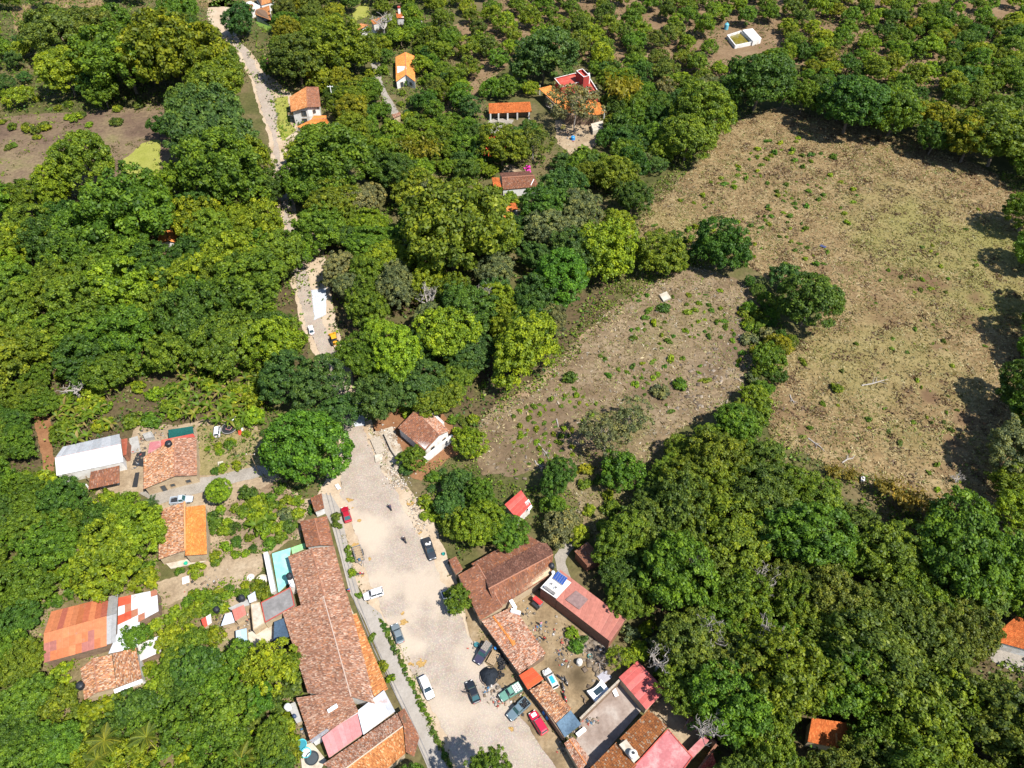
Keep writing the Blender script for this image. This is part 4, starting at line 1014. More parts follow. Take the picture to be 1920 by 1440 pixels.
sheet_roof('shack', 'salmon corrugated roof of a small shack with black tanks beside it', 'shack', [(435, 1144, 2.7), (457, 1134, 2.7), (462, 1152, 2.4), (441, 1165, 2.4)], [(.40, .13, .10)], 'plaster_cream', pw=.9)
sheet_roof('shack', 'bluish white sheet roof in front of the salmon shack roof', 'shack', [(422, 1152, 2.5), (434, 1148, 2.5), (440, 1167, 2.2), (414, 1174, 2.2)], [(.42, .46, .52)], 'plaster_cream', pw=.9)
flat('shack_slab', 'pale concrete roof slab behind the salmon shack roof', 'slab', [(428, 1140), (464, 1124), (468, 1134), (434, 1144)], 2.3, 'concrete', 'plaster_cream', 0)
sheet_roof('small_shed', 'small bluish sheet roof above the salmon shack', 'shed', [(464, 1118, 2.3), (478, 1109, 2.3), (481, 1126, 2.1), (468, 1131, 2.1)], [(.40, .44, .48)], 'plaster_cream', pw=.9)
sheet_roof('red_white_hut', 'tiny red sheet roof with a white patch among the bushes left of the shack', 'hut', [(377, 1162, 2.3), (395, 1151, 2.3), (397, 1168, 2.0), (382, 1178, 2.0)], lambda i, j: [(.40, .05, .03), (.5, .45, .44)][i % 2], 'plaster_cream', pw=1.0)
flat('tank_stand', 'white block under the roof tank beside the long house', 'tank stand', [(539, 1085), (548, 1082), (553, 1098), (544, 1102)], 3.1, 'plaster_white', 'plaster_white', 0)
flat('service_ledge', 'pale ledge beside the lower tiled house holding a white tank', 'ledge', [(538, 1322), (553, 1316), (566, 1352), (556, 1356)], 2.2, 'concrete', 'plaster_cream', 0)
flat('wash_floor', 'cream wash floor below the lower tiled house', 'yard floor', [(562, 1400), (585, 1392), (612, 1425), (590, 1460), (566, 1440)], .25, 'cream_slab', 'cream_slab', 0)

# ---- houses in the upper part
wh = gable('white_house', 'two storey white house with a broad brown tiled gable roof facing the road', 'house', [(543, 182, 5.4), (546, 210, 5.4)], [(574, 163, 7.2), (576, 201, 7.2)], [(597, 163, 5.6), (601, 200, 5.6)], 'russet', 'plaster_white', styles=('orange', 'russet'), jit=.4, inset=.9, capcol=(.33, .14, .07),
      windows=((4, .35, 1.8, .2, 2.1, 'door'), (3, .5, 1.1, 3.6, 1.3, 'window'), (4, .3, 1.8, 3.3, 1.9, 'window')))
f = P(556, 226); mb = MB(); mb.box((f.x - wh.location.x + 1.5, f.y - wh.location.y - .6, 2.9), (7.5, 1.6, .18)); mb.build('balcony', M['plaster_white'], wh)
mb = MB(); mb.box((f.x - wh.location.x + 1.5, f.y - wh.location.y - 1.35, 3.45), (7.5, .1, .9)); mb.build('balcony_rail', M['wood'], wh)
exc([(543, 182), (574, 163), (601, 165), (603, 222), (560, 226)])
gable('porch_house', 'low orange tiled roof half hidden by trees below the two storey white house', 'house', [(556, 238, 2.6), (630, 252, 2.6)], [(584, 224, 3.8), (612, 222, 3.8)], [(588, 217, 2.8), (612, 217, 2.8)], 'new', 'plaster_white', jit=.5, keep=False); exc([(580, 220), (622, 219), (626, 236), (590, 232)])
shed('tank_hut', 'small rust tiled hut behind the white house with blue tanks beside it', 'hut', [(574, 137, 3.4), (595, 134, 3.4), (599, 143, 2.6), (576, 151, 2.6)], 'newred', 'adobe'); exc([(572, 135), (612, 133), (614, 160), (580, 158)])
gable('orange_house', 'bright orange tiled house with a white slab let into its roof', 'house', [(742, 107, 3.2), (743, 153, 3.2)], [(760, 98, 4.8), (761, 140, 4.8)], [(777, 105, 3.2), (778, 153, 3.2)], 'new', 'plaster_white', jit=.35, windows=((3, .5, 1.2, .9, 1.2, 'window'), (4, .5, 1.2, .1, 2.1, 'door')))
o = bpy.data.objects['orange_house']; mb = MB(); mb.slab([P(*p) - o.location for p in [(744.5, 124, 3.75), (761, 124, 4.92), (762, 129, 4.92), (745, 137, 3.75)]], .12); mb.build('roof_terrace', M['plaster_white'], o)
exc([(742, 106), (760, 98), (778, 105), (778, 160), (742, 164)])
shed('garden_gate_roof', 'small pinkish tiled roof over the gate at the end of the garden path', 'gate', [(735, 215, 2.7), (750, 210, 2.7), (752, 216, 2.4), (738, 222, 2.4)], 'pale', 'plaster_cream'); exc([(732, 210), (752, 208), (754, 220), (738, 226)])
st = shed('stable', 'long rust orange tiled stable on pale pillars beside the red house', 'stable', [(916, 194, 4.2), (994, 191, 4.2), (997, 210, 2.9), (917, 213, 2.9)], 'newred', None, jit=.4)
a4 = ab((920, 226, 0), (935, 226, 0), (952, 225, 0), (970, 224, 0), (992, 223, 0)); posts(st, a4, 2.8, .28, 'plaster_white', 'pillar')
mb = MB(); q = local(st, ab((917, 213, 2.9), (996, 210, 2.9), (994, 195, 4.1), (917, 197, 4.1))); mb.prism([(p.x, p.y) for p in [q[3] + Vector((0.5, -2.0, 0)), q[2] + Vector((-.5, -2, 0)), q[2] + Vector((-.5, -.3, 0)), q[3] + Vector((.5, -.3, 0))]], 0, 3.1); mb.build('back_wall', M['adobe'], st)
for i in range(3):
    p = P(932 + i * 18, 224) - st.location; mb = MB(); mb.box((p.x, p.y + 2.6, 1.1), (3.0, .1, 1.9)); mb.build('stall_door', M['steel'], st)
exc([(916, 190), (996, 188), (998, 226), (918, 228)])
# red house with tower
rh = make_root('red_house', ab((1010, 166, 4), (1062, 212, 4), (1135, 210, 4), (1093, 152, 4)), 'tall red house with a small roof tower and orange tiled lower roofs', 'house')
def rq(pts): return [P(*p) for p in pts]
LOW = rq([(1048, 178, 5.6), (1036, 160, 5.6), (1010, 165, 4.2), (1062, 211, 4.2)])
roof_face(rh, [P(1038, 159, 5.4), P(1066, 186, 5.4), P(1062, 211, 4.2), P(1010, 166, 4.2)], 'new', jit=.5)
roof_face(rh, [P(1064, 190, 5.6), P(1118, 188, 5.6), P(1122, 216, 4.0), P(1062, 211, 4.0)], 'new', jit=.5)
roof_face(rh, [P(1104, 193, 5.2), P(1124, 192, 5.2), P(1136, 211, 4.2), P(1118, 217, 4.2)], 'new', jit=.5)
g1 = rq([(1016, 178, 4.2), (1060, 218, 4.2), (1130, 218, 4.2), (1100, 165, 4.2), (1040, 158, 4.2)])
mb = MB(); mb.prism([(p.x - rh.location.x, p.y - rh.location.y) for p in shrink([(p.x, p.y) for p in g1], 1.6)], 0, 3.95); mb.build('wall', M['adobe'], rh)
def block(root, poly, z0, z1, wallm, topm, par=.5, wname='wall', pm=None):
    pts = [P(p[0], p[1], z1) - root.location for p in poly]; lp = [(p.x, p.y) for p in pts]
    mb = MB(); mb.prism([tuple(p) for p in shrink(lp, .03)], z0, z1 - .12); mb.build(wname, M[wallm], root)
    mb = MB(); mb.prism(lp, z1 - .12, z1); mb.build('roof_slab', M[topm], root)
    n = len(lp)
    for i in range(n):
        a, b = Vector(lp[i]), Vector(lp[(i + 1) % n]); d = b - a
        nn = Vector((-d.y, d.x)).normalized(); c = Vector((sum(p[0] for p in lp) / n, sum(p[1] for p in lp) / n))
        if nn.dot(c - a) < 0: nn = -nn
        m = (a + b) / 2 + nn * .13
        mb = MB(); mb.box((m.x, m.y, z1 + par / 2), (d.length - (.0 if i % 2 else .5), .24, par), math.atan2(d.y, d.x)); pa = mb.build('parapet', M[wallm], root)
        mb = MB(); mb.box((m.x, m.y, z1 + par + .04), (d.length - (.0 if i % 2 else .55), .3, .07), math.atan2(d.y, d.x)); mb.build('coping', M['plaster_white'], pa)
block(rh, [(1039, 149), (1079, 139), (1095, 154), (1053, 166)], 0, 7.6, 'red_wall', 'red_slab', .5)
block(rh, [(1080, 137), (1092, 133), (1105, 146), (1094, 149)], 0, 10.4, 'red_wall', 'red_slab', .9)
block(rh, [(1095, 155), (1106, 150), (1122, 175), (1104, 180)], 0, 6.4, 'red_wall', 'red_slab', .7)
mb = MB(); q = local(rh, rq([(1094, 149, 6.5), (1105, 146, 6.5), (1106, 156, 6.5), (1097, 158, 6.5)])); mb.prism([(p.x, p.y) for p in q], 6.4, 8.6); mb.build('stair_box', M['plaster_white'], rh)
posts(rh, rq([(1012, 178, 0), (1030, 196, 0), (1046, 210, 0), (1120, 230, 0), (1132, 225, 0)]), 4.0, .16, 'plaster_white', 'pillar')
mb = MB(); q = local(rh, rq([(1108, 232, 1.6), (1130, 226, 1.6), (1132, 240, 1.6), (1112, 246, 1.6)])); mb.prism([(p.x, p.y) for p in q], 0, 1.6); mb.build('terrace_wall', M['cream_slab'], rh)
a_, b_ = P(1039, 147), P(1053, 163)
exc([(1010, 163), (1038, 145), (1092, 129), (1108, 145), (1137, 210), (1120, 225), (1062, 215)], True)
exc([(1006, 162), (1038, 140), (1092, 126), (1112, 145), (1145, 215), (1120, 250), (1060, 230)])
gable('cottage', 'brown tiled cottage with a magenta bougainvillea behind its roof', 'house', [(936, 325, 3.2), (992, 321, 3.2)], [(941, 333, 4.4), (1002, 329, 4.4)], [(942, 356, 3.0), (1010, 350, 3.0)], 'russet', 'plaster_white', styles=('dark', 'russet'), jit=.6, windows=((3, .5, 1.2, .9, 1.1, 'window'),))
shed('cottage_wing', 'narrow orange tiled wing left of the brown tiled cottage', 'house', [(922, 333, 3.8), (936, 333, 3.8), (942, 358, 2.7), (927, 359, 2.7)], 'newred', 'adobe')
mb = MB(); o = bpy.data.objects['cottage']; mb.tube([P(1001, 336, 4.2) - o.location, P(995, 348, 3.2) - o.location], .12, 5); mb.build('roof_pipe', M['white'], o)
exc([(922, 332), (938, 322), (1000, 320), (1012, 352), (942, 362), (926, 362)])
gable('pool_house', 'pale orange tiled roof with a dark hatch below the cottage', 'house', [(925, 392, 2.7), (950, 410, 2.7)], [(935, 386, 3.5), (960, 400, 3.5)], [(952, 386, 2.8), (962, 393, 2.8)], 'new', 'plaster_white', jit=.6, keep=False); exc([(928, 388), (958, 388), (962, 402), (948, 408)])
shed('pool_hut', 'small rust tiled hut roof right of the pale orange roof', 'hut', [(952, 382, 3.2), (966, 380, 3.2), (972, 392, 2.6), (956, 395, 2.6)], 'newred', 'plaster_white'); exc([(950, 378), (968, 378), (974, 396), (954, 402)])
h = gable('villa', 'white walled villa with tan tiled roofs at the top edge beside the road', 'house', [(478, -10, 3.2), (486, 6, 3.2)], [(492, -14, 4.8), (490, 10, 4.8)], [(512, -12, 3.4), (510, 4, 3.4)], 'orange', 'plaster_white', jit=.5)
shed('villa_wing', 'tan tiled wing of the white villa above its small lawn', 'house', [(480, 18, 4.6), (505, 10, 4.6), (508, 38, 3.2), (478, 27, 3.2)], 'orange', 'plaster_white', jit=.5)
shed('villa_wing', 'small rust tiled wing on the road side of the white villa', 'house', [(458, 8, 4.2), (474, 8, 4.2), (479, 17, 3.2), (468, 22, 3.2)], 'newred', 'plaster_white', jit=.5)
flat('villa_terrace', 'white roof terrace between the villa roofs', 'terrace', [(452, 6), (470, 2), (490, 12), (478, 17), (470, 8)], 3.4, 'plaster_white', 'plaster_white', .0)
exc([(452, -5), (510, -5), (512, 44), (478, 40), (458, 20)])
h = gable('hidden_house', 'terracotta ridged garden house with a white slab at the top edge', 'house', [(661, 52, 3.0), (664, 62, 3.0)], [(676, 44, 4.2), (690, 47, 4.2)], [(688, 46, 3.0), (708, 61, 3.0)], 'orange', 'plaster_white', jit=.5)
shed('hidden_house', 'small terracotta roof under the tall pale trunked tree at the top', 'house', [(695, 38, 4.2), (722, 30, 4.2), (720, 42, 3.0), (700, 46, 3.0)], 'orange', 'plaster_white', jit=.5)
shed('hidden_house', 'terracotta roof with a white chimney at the top edge', 'house', [(742, 22, 4.2), (756, 24, 4.2), (758, 34, 3.0), (744, 34, 3.0)], 'newred', 'plaster_white', jit=.5)
o = bpy.data.objects['hidden_house.002']; p = P(749, 24, 4.2) - o.location; mb = MB(); mb.box((p.x, p.y, 4.4), (1.0, 1.0, 4.0)); c = mb.build('chimney', M['white'], o); mb = MB(); mb.box((p.x, p.y, 6.7), (1.2, 1.2, .6)); mb.build('chimney_cap', M['red_slab'], c)
shed('hidden_house', 'terracotta roof rightmost of the small roofs at the top edge', 'house', [(768, 30, 4.0), (788, 25, 4.0), (792, 34, 3.0), (770, 36, 3.0)], 'newred', 'plaster_white', jit=.5)
exc([(660, 50), (680, 42), (708, 60), (690, 66), (662, 66)]); exc([(694, 36), (722, 30), (722, 46), (700, 46)]); exc([(742, 14), (758, 20), (790, 25), (792, 36), (745, 36)])
gable('wood_cabin', 'small orange tiled cabin with a white gable deep in the left wood', 'cabin', [(293, 436, 3.0), (299, 456, 3.0)], [(311, 432, 4.2), (316, 452, 4.2)], [(330, 433, 3.0), (333, 455, 3.0)], 'new', 'plaster_white', jit=.5, keep=False); exc([(300, 432), (330, 432), (332, 456), (312, 458)])
shed('wood_edge_house', 'orange tiled house at the right edge above a stone terrace', 'house', [(1905, 1156, 4.2), (1975, 1175, 4.2), (1960, 1228, 3.0), (1853, 1199, 3.0)], 'newred', 'plaster_white', jit=.35, keep=False); exc([(1858, 1195), (1900, 1162), (1940, 1172), (1940, 1222)])
bn = empty('bench', P(1883, 1217), 'slatted wooden bench on the stone terrace at the right edge', 'bench', rz=heading(1883, 1217, 20, 5))
for k in range(5): MB().box((-.55 + k * .28, 0, .47), (.22, .9, .05)).build('slat', M['brick_wall'], bn)
for x in (-.55, .55): MB().box((x, 0, .22), (.08, .8, .44)).build('leg', M['wood'], bn)
shed('lodge', 'dark orange tiled lodge shaded by the big trees at the bottom right', 'house', [(1522, 1346, 4.2), (1608, 1358, 4.2), (1610, 1412, 2.9), (1514, 1390, 2.9)], 'newred', 'plaster_cream', jit=.3, keep=False); exc([(1524, 1350), (1600, 1360), (1600, 1385), (1520, 1380)], True)
ridge_cap(bpy.data.objects['lodge'], P(1567, 1375, 3.62), P(1569, 1398, 3.2), (.45, .22, .08), .2)
shed('lodge_wing', 'small dark orange tiled roof behind the shaded lodge', 'house', [(1598, 1262, 3.8), (1616, 1266, 3.8), (1612, 1312, 2.8), (1586, 1300, 2.8)], 'newred', 'plaster_cream', jit=.3, keep=False); exc([(1596, 1290), (1614, 1285), (1604, 1310), (1590, 1300)], True)
def arc_wall(name, label, pts, h, t, mat):
    pts = [P(*p) for p in pts]; root = empty(name, pts[0], label, 'wall')
    mb = MB()
    rings = []
    for i, p in enumerate(pts):
        d = (pts[min(i + 1, len(pts) - 1)] - pts[max(i - 1, 0)]).normalized(); n = Vector((-d.y, d.x, 0)) * (t / 2); q = p - root.location
        rings.append([q + n, q - n, q - n + Vector((0, 0, h)), q + n + Vector((0, 0, h))])
    mb.loft(rings); mb.build('wall_body', M['adobe'], root)
    for i, (p, q) in enumerate(zip(pts, pts[1:])):
        mb = MB(); m = (p + q) / 2 - root.location; d = q - p; mb.box((m.x, m.y, h + .05), (d.length + .06, t + .16, .1), math.atan2(d.y, d.x)); mb.build('coping_tile', M[mat], root)
M['rust_tile'] = plain('rust_coping', (.40, .13, .04), .8, var=.2)
arc_wall('curved_wall', 'curved wall with orange coping right of the shaded lodge', [(1612, 1352), (1622, 1364), (1628, 1378), (1630, 1396), (1627, 1420), (1620, 1440)], 2.0, .5, 'rust_tile')
arc_wall('curved_wall', 'curved wall with orange coping behind the shaded lodge', [(1586, 1318), (1592, 1330), (1600, 1340), (1608, 1346)], 2.0, .5, 'rust_tile')
exc([(1610, 1350), (1632, 1380), (1628, 1400), (1612, 1380)], True)
# irrigation pond with its white tank house
pr = empty('pond_basin', P(1388, 72), 'open concrete irrigation basin of green water in the orchard', 'basin')
q = [(p.x - pr.location.x, p.y - pr.location.y) for p in [P(1364, 66, 1.5), P(1389, 58, 1.5), P(1412, 78, 1.5), P(1379, 85, 1.5)]]
mb = MB(); mb.prism([tuple(p) for p in shrink(q, .4)], 0, .7); mb.build('water', M['water'], pr)
for i in range(4):
    a, b = Vector(q[i]), Vector(q[(i + 1) % 4]); d = b - a; m = (a + b) / 2
    mb = MB(); mb.box((m.x, m.y, .8), (d.length + (.38 if i % 2 else -.42), .4, 1.6 + .012 * (i % 2)), math.atan2(d.y, d.x)); mb.build('basin_wall', M['plaster_white'], pr)
flat('pump_house', 'flat white pump house joined to the irrigation basin', 'pump house', [(1392, 56), (1411, 53), (1428, 72), (1412, 77)], 2.2, 'plaster_white', 'plaster_white', 0)
exc([(1360, 56), (1412, 50), (1430, 74), (1380, 88), (1362, 84)])
flat('field_slab', 'pale concrete slab lying in the fallow field', 'slab', [(1236, 552), (1250, 546), (1258, 558), (1244, 564)], .8, 'cream_slab', 'concrete', 0)
flat('field_marker', 'small white block at the lower edge of the dry field', 'block', [(1615, 893), (1622, 893), (1622, 901), (1615, 901)], .8, 'plaster_white', 'plaster_white', 0)
flat('garden_block', 'small white concrete slab at the corner of the front garden', 'slab', [(408, 866), (418, 864), (420, 872), (409, 875)], .5, 'cream_slab', 'cream_slab', 0)
# ------------------------------------------------------------------ vehicles
WM = {}
def wheel_meshes(r, w):
    k = (r, w)
    if k not in WM:
        t = MB().lathe([(r * .62, -w / 2), (r * .93, -w / 2), (r, -w * .3), (r, w * .3), (r * .93, w / 2), (r * .62, w / 2)], 14, axis='Y', cap=False).mesh('tyre', M['rubber'], True)
        h = MB().lathe([(r * .64, -w * .42), (r * .64, w * .42)], 12, axis='Y').mesh('rim', M['steel'])
        WM[k] = (t, h)
    return WM[k]
def wheel(root, x, y, r=.32, w=.22):
    t, h = wheel_meshes(r, w)
    o = obj('wheel', t, root, (x, y, r)); obj('rim', h, o)
    return o
def ring(x, hw, z0, zb, zt, crown=.82):
    return [(x, -hw * .9, z0), (x, -hw, z0 + .18), (x, -hw * .985, zb), (x, -hw * crown, zt), (x, hw * crown, zt), (x, hw * .985, zb), (x, hw, z0 + .18), (x, hw * .9, z0)]
def car(name, label, cat, px, py, d, kind='sedan', col=(.5, .5, .5), L=4.3, W=1.74, sc=1.0, glass='glass', bed=None, roofcol=None, z=0.0, mat='paint', group=None):
    """d = picture direction of the nose"""
    L *= sc; W *= sc
    root = empty(name, P(px, py, z + .1), label, cat, group, heading(px, py, *d))
    h = W / 2; g = .24 * sc
    H = {'sedan': 1.42, 'hatch': 1.5, 'suv': 1.75, 'pickup': 1.68, 'van': 1.85}[kind] * sc
    belt, hood = H * .60, H * .56
    xf, xr = L / 2, -L / 2
    rings = [ring(xr, h * .80, g + .12, belt * .70, belt * .86), ring(xr + .12, h * .93, g, belt * .76, belt * .93), ring(xr + L * .16, h, g - .04, belt * .80, belt * .98), ring(0, h, g - .04, belt * .80, belt),
             ring(L * .16, h, g - .04, belt * .80, belt), ring(xf - L * .20, h * .99, g - .04, hood * .80, hood * .99), ring(xf - .22, h * .92, g, hood * .70, hood * .86), ring(xf, h * .74, g + .12, hood * .56, hood * .68)]
    if kind == 'pickup': rings = rings[3:]; rings[0] = ring(-L * .10, h, g - .04, belt * .80, belt)
    body = MB().loft(rings).build('body', M[mat], root, color=col, smooth=False)
    c = {'sedan': (-.40, -.24, .06, .20), 'hatch': (-.485, -.42, .08, .22), 'suv': (-.48, -.44, .06, .18), 'pickup': (-.10, -.08, .08, .19), 'van': (-.49, -.47, .20, .34)}[kind]
    x0, x1, x2, x3 = (v * L for v in c)
    b, t = h * .86, h * .70
    def sec(x, w, zz): return [(x, -w, zz), (x, w, zz)]
    V = sec(x0, b, belt - .02) + sec(x1, t, H - .04) + sec(x2, t, H - .04) + sec(x3, b, belt - .04)
    MB().add(V, [(0, 2, 3, 1), (4, 6, 7, 5), (0, 6, 4, 2), (1, 3, 5, 7), (2, 4, 5, 3), (0, 1, 7, 6)]).build('windows', M[glass], root)
    rf = MB().loft([[(x1 - .06, -t * .86, H - .05), (x1 - .06, t * .86, H - .05), (x1 - .06, t * .8, H), (x1 - .06, -t * .8, H)],
                    [(x1 + .14, -t * 1.04, H - .05), (x1 + .14, t * 1.04, H - .05), (x1 + .14, t * .9, H + .045), (x1 + .14, -t * .9, H + .045)],
                    [(x2 - .14, -t * 1.04, H - .05), (x2 - .14, t * 1.04, H - .05), (x2 - .14, t * .9, H + .045), (x2 - .14, -t * .9, H + .045)],
                    [(x2 + .05, -t * .95, H - .06), (x2 + .05, t * .95, H - .06), (x2 + .05, t * .9, H - .01), (x2 + .05, -t * .9, H - .01)]])
    for s in (-1, 1):
        rf.tube([(x2, s * t * 1.0, H - .04), (x3, s * b * 1.01, belt - .02)], .055 * sc, 4); rf.tube([(x1, s * t, H - .04), (x0, s * b * 1.01, belt)], .09 * sc if kind != 'sedan' else .06, 4)
        m = (x0 + x3) / 2 if kind != 'pickup' else None
        if m is not None: rf.tube([((x1 + x2) / 2, s * t * 1.01, H - .04), (m, s * b * 1.01, belt)], .05, 4)
    rf.build('roof', M[mat], root, color=roofcol or col)
    rw = .31 * sc * (1.15 if kind in ('pickup', 'suv') else 1)
    for x in (L * .32, -L * .30):
        for s in (-1, 1): wheel(root, x, s * (h - .10), round(rw, 3), .2)
    for s in (-1, 1):
        MB().box((xf - .10, s * h * .58, hood * .70), (.16, .34, .14)).build('headlight', M['lamp'], root)
        if kind != 'pickup': MB().box((xr + .05, s * h * .66, belt * .78), (.12, .26, .16)).build('tail_light', M['lamp_red'], root)
        MB().box((x3 - .12, s * (h + .09), belt + .05), (.14, .2, .12)).build('mirror', M['black'], root)
    MB().box((xf - .02, 0, g + .16), (.14, W * .80, .2)).build('bumper', M['black'] if kind != 'sedan' else M[mat], root, color=col)
    MB().box((xf - .035, 0, hood * .58), (.06, W * .4, .12)).build('grille', M['black'], root)
    if kind == 'pickup':
        bx0, bx1 = xr, -L * .105
        mb = MB(); mb.box(((bx0 + bx1) / 2, 0, g + .2), (bx1 - bx0, W * .94, .12)); bf = mb.build('bed', M[bed or mat], root, color=col)
        for s in (-1, 1): MB().box(((bx0 + bx1) / 2, s * (h - .07), (g + belt) / 2 + .02), (bx1 - bx0, .12, belt - g + .06)).build('bed_side', M[mat], root, color=col)
        MB().box((bx0 + .05, 0, (g + belt) / 2 + .02), (.09, W - .28, belt - g)).build('tailgate', M[mat], root, color=col)
        MB().box((bx1 - .05, 0, (g + belt) / 2 + .04), (.08, W - .28, belt - g + .06)).build('headboard', M[mat], root, color=col)
        for s in (-1, 1): MB().box((bx0 - .005, s * h * .8, belt * .8), (.05, .18, .2)).build('tail_light', M['lamp_red'], root)
    return root
car('parked_car', 'dark red sedan parked beside the pavement near the round tree', 'car', 650, 967, (-9, -30), 'sedan', (.30, .008, .022), 4.2, glass='glass_teal')
car('parked_car', 'white hatchback parked across the edge of the street beside the pavement bend', 'car', 701, 1116, (-32, 10), 'hatch', (.62, .62, .63), 4.1)
car('parked_car', 'silver grey sedan parked nose up along the hedge strip', 'car', 746, 1190, (-10, -28), 'sedan', (.13, .155, .165), 4.2)
car('parked_car', 'long white hatchback parked below the silver grey sedan', 'car', 800, 1291, (17, 40), 'hatch', (.62, .62, .62), 4.5, 1.76)
dk = car('parked_car', 'black car with its driver door open in the middle of the street', 'car', 887, 1299, (-13, -34), 'sedan', (.012, .014, .018), 4.3, glass='glass_teal')
MB().box((.35, 1.25, .75), (.95, .1, .8), .9).build('open_door', M['paint'], dk, color=(.012, .014, .018))
pv = car('parked_suv', 'dark purple pickup with a plank covered roof beside the tyre heap', 'pickup truck', 906, 1227, (-26, 38), 'suv', (.035, .03, .055), 4.5, 1.8, glass='glass_teal')
for k in range(4): MB().box((-1.1, -.51 + k * .34, 1.84), (1.9, .3, .05)).build('roof_plank', M['wood_grey'], pv)
pk = car('parked_pickup', 'black pickup with white sacks on its flat bed cover by the roadside bushes', 'pickup truck', 806, 1033, (14, 40), 'pickup', (.022, .026, .032), 4.9, 1.85, bed='black')
MB().box((-1.6, 0, 1.05), (2.4, 1.6, .06)).build('bed_cover', M['black'], pk)
for x, y, s in ((-.9, .25, .3), (-1.15, -.3, .35), (-1.3, .5, .24)): MB().lathe([(s * .7, 1.08), (s, 1.15), (s * .8, 1.32), (s * .3, 1.36)], 8, (x, y, 0)).build('sack', M['plaster_white'], pk)
car('parked_pickup', 'white pickup half hidden under the small street tree', 'pickup truck', 842, 1130, (14, 36), 'pickup', (.55, .56, .57), 4.8, 1.8, bed='black')
gp = car('parked_pickup', 'grey blue pickup with tyres stacked in its bed against the adobe wall', 'pickup truck', 972, 1332, (-26, 24), 'pickup', (.10, .145, .17), 4.7, 1.8, glass='glass_teal')
TY = MB().torus((0, 0, 0), .24, .1, 14, 6).mesh('tyre', M['rubber'], True)
for i, (x, y, z) in enumerate([(-.8, .4, .62), (-.8, -.35, .62), (-1.4, .05, .62), (-1.95, .45, .62), (-1.95, -.4, .62), (-1.3, .42, .84), (-1.7, -.2, .84), (-1.0, -.05, .84)]):
    o = obj('loaded_tyre', TY, None, gp.location + Matrix.Rotation(gp.rotation_euler.z, 3, 'Z') @ Vector((x, y, z + .0))); tag(o, 'black tyre loaded in the bed of the grey blue pickup', 'tyre', 'tyres in the grey blue pickup')
sp_ = car('stripped_pickup', 'stripped white and green pickup with ladder bars on its bed', 'pickup truck', 957, 1300, (-30, 18), 'pickup', (.10, .22, .17), 4.4, 1.75, mat='paint_dull')
for k in range(4): MB().box((-1.9 + k * .5, 0, .98), (.34, 1.5, .06)).build('bed_plank', M['white'], sp_)
rs = car('parked_suv', 'bright red estate car parked nose to the adobe wall, white bonnet patch', 'car', 1009, 1357, (-22, -36), 'suv', (.50, .012, .04), 4.4, 1.76, glass='glass_teal')
MB().box((1.45, 0, .985), (.7, .9, .02)).build('bonnet_patch', M['white'], rs)
car('white_sedan', 'white sedan driving up the street beside the yellow digger', 'car', 584, 621, (-5, -20), 'sedan', (.62, .62, .64), 4.1, 1.65, sc=.9)
car('farm_pickup', 'silver pickup with an open dark bed parked by the orange tiled pair of houses', 'pickup truck', 342, 940, (36, -4), 'pickup', (.36, .40, .45), 4.9, 1.75, bed='black', glass='glass_teal')
car('white_van', 'small white van parked beside the trampoline', 'van', 409, 812, (2, -22), 'van', (.60, .60, .61), 3.6, 1.55, sc=.92)
car('hidden_car', 'red car almost hidden under trees on the upper road', 'car', 508, 424, (10, 22), 'sedan', (.4, .01, .015), 4.1, 1.7)
# car shells in the mechanic's yard
sh = car('car_shell', 'white stripped car shell with a blue sheet in its roof opening', 'car', 1032, 1275, (-14, -26), 'hatch', (.52, .50, .47), 4.0, 1.8, mat='paint_dull')
mb = MB(); mb.box((-.55, 0, 1.6), (1.4, .78, .05)); mb.build('blue_sheet', M['plastic'], sh, color=(.02, .30, .62))
mb = MB(); mb.torus((1.35, .2, .98), .26, .08, 12, 5); mb.build('spare_ring', M['white'], sh)
cn = empty('camper_shell', P(1121, 1300), 'white flared camper shell with a dark glass panel beside the courtyard wall', 'camper shell', rz=heading(1121, 1300, 22, -18))
rings = []
for t in np.linspace(-1, 1, 9):
    w = .95 + .32 * t * t; x = t * 1.75; z = 1.15 + .25 * abs(t) ** 2
    rings.append([(x, -w * 1.05, .55 + .1 * abs(t)), (x, w * 1.05, .55 + .1 * abs(t)), (x, w, z), (x, -w, z)])
MB().loft(rings).build('shell', M['white'], cn)
MB().box((0, 0, 1.30), (1.9, 1.05, .28)).build('dark_panel', M['glass'], cn); mb = MB()
for y in (-.6, .6): mb.box((0, y, 1.33), (2.0, .12, .26))
for x in (-1.0, 1.0): mb.box((x, 0, 1.32), (.12, 1.08, .26))
mb.build('panel_frame', M['white'], cn)
for x in (-1.2, 1.2):
    for y in (-.7, .7): MB().box((x, y, .28), (.12, .12, .58)).build('trestle', M['wood'], cn)
# flat trailer
tr = empty('flat_trailer', P(673, 1041), 'empty flatbed trailer with pale floor slats beside the hedge strip', 'trailer', rz=heading(673, 1041, 9, 33))
for k in range(6): MB().box((-1.5 + k * .6, 0, .66), (.42, 1.5, .05)).build('floor_slat', M['wood'], tr)
for s in (-1, 1): MB().box((0, s * .86, .74), (3.8, .12, .24)).build('side_rail', M['concrete_dark'], tr)
for x in (-1.9, 1.9): MB().box((x, 0, .72), (.12, 1.6, .22)).build('end_rail', M['concrete_dark'], tr)
for s in (-1, 1):
    for x in (-.45, .35): wheel(tr, x, s * .72, .3, .18)
    MB().box((-.05, s * .98, .72), (1.5, .2, .07)).build('mudguard', M['black'], tr)
MB().tube([(1.9, .5, .6), (2.75, 0, .5)], .05, 5).build('drawbar', M['steel'], tr); MB().tube([(1.9, -.5, .6), (2.75, 0, .5)], .05, 5).build('drawbar', M['steel'], tr); MB().box((2.75, 0, .25), (.1, .1, .5)).build('jack', M['steel'], tr)
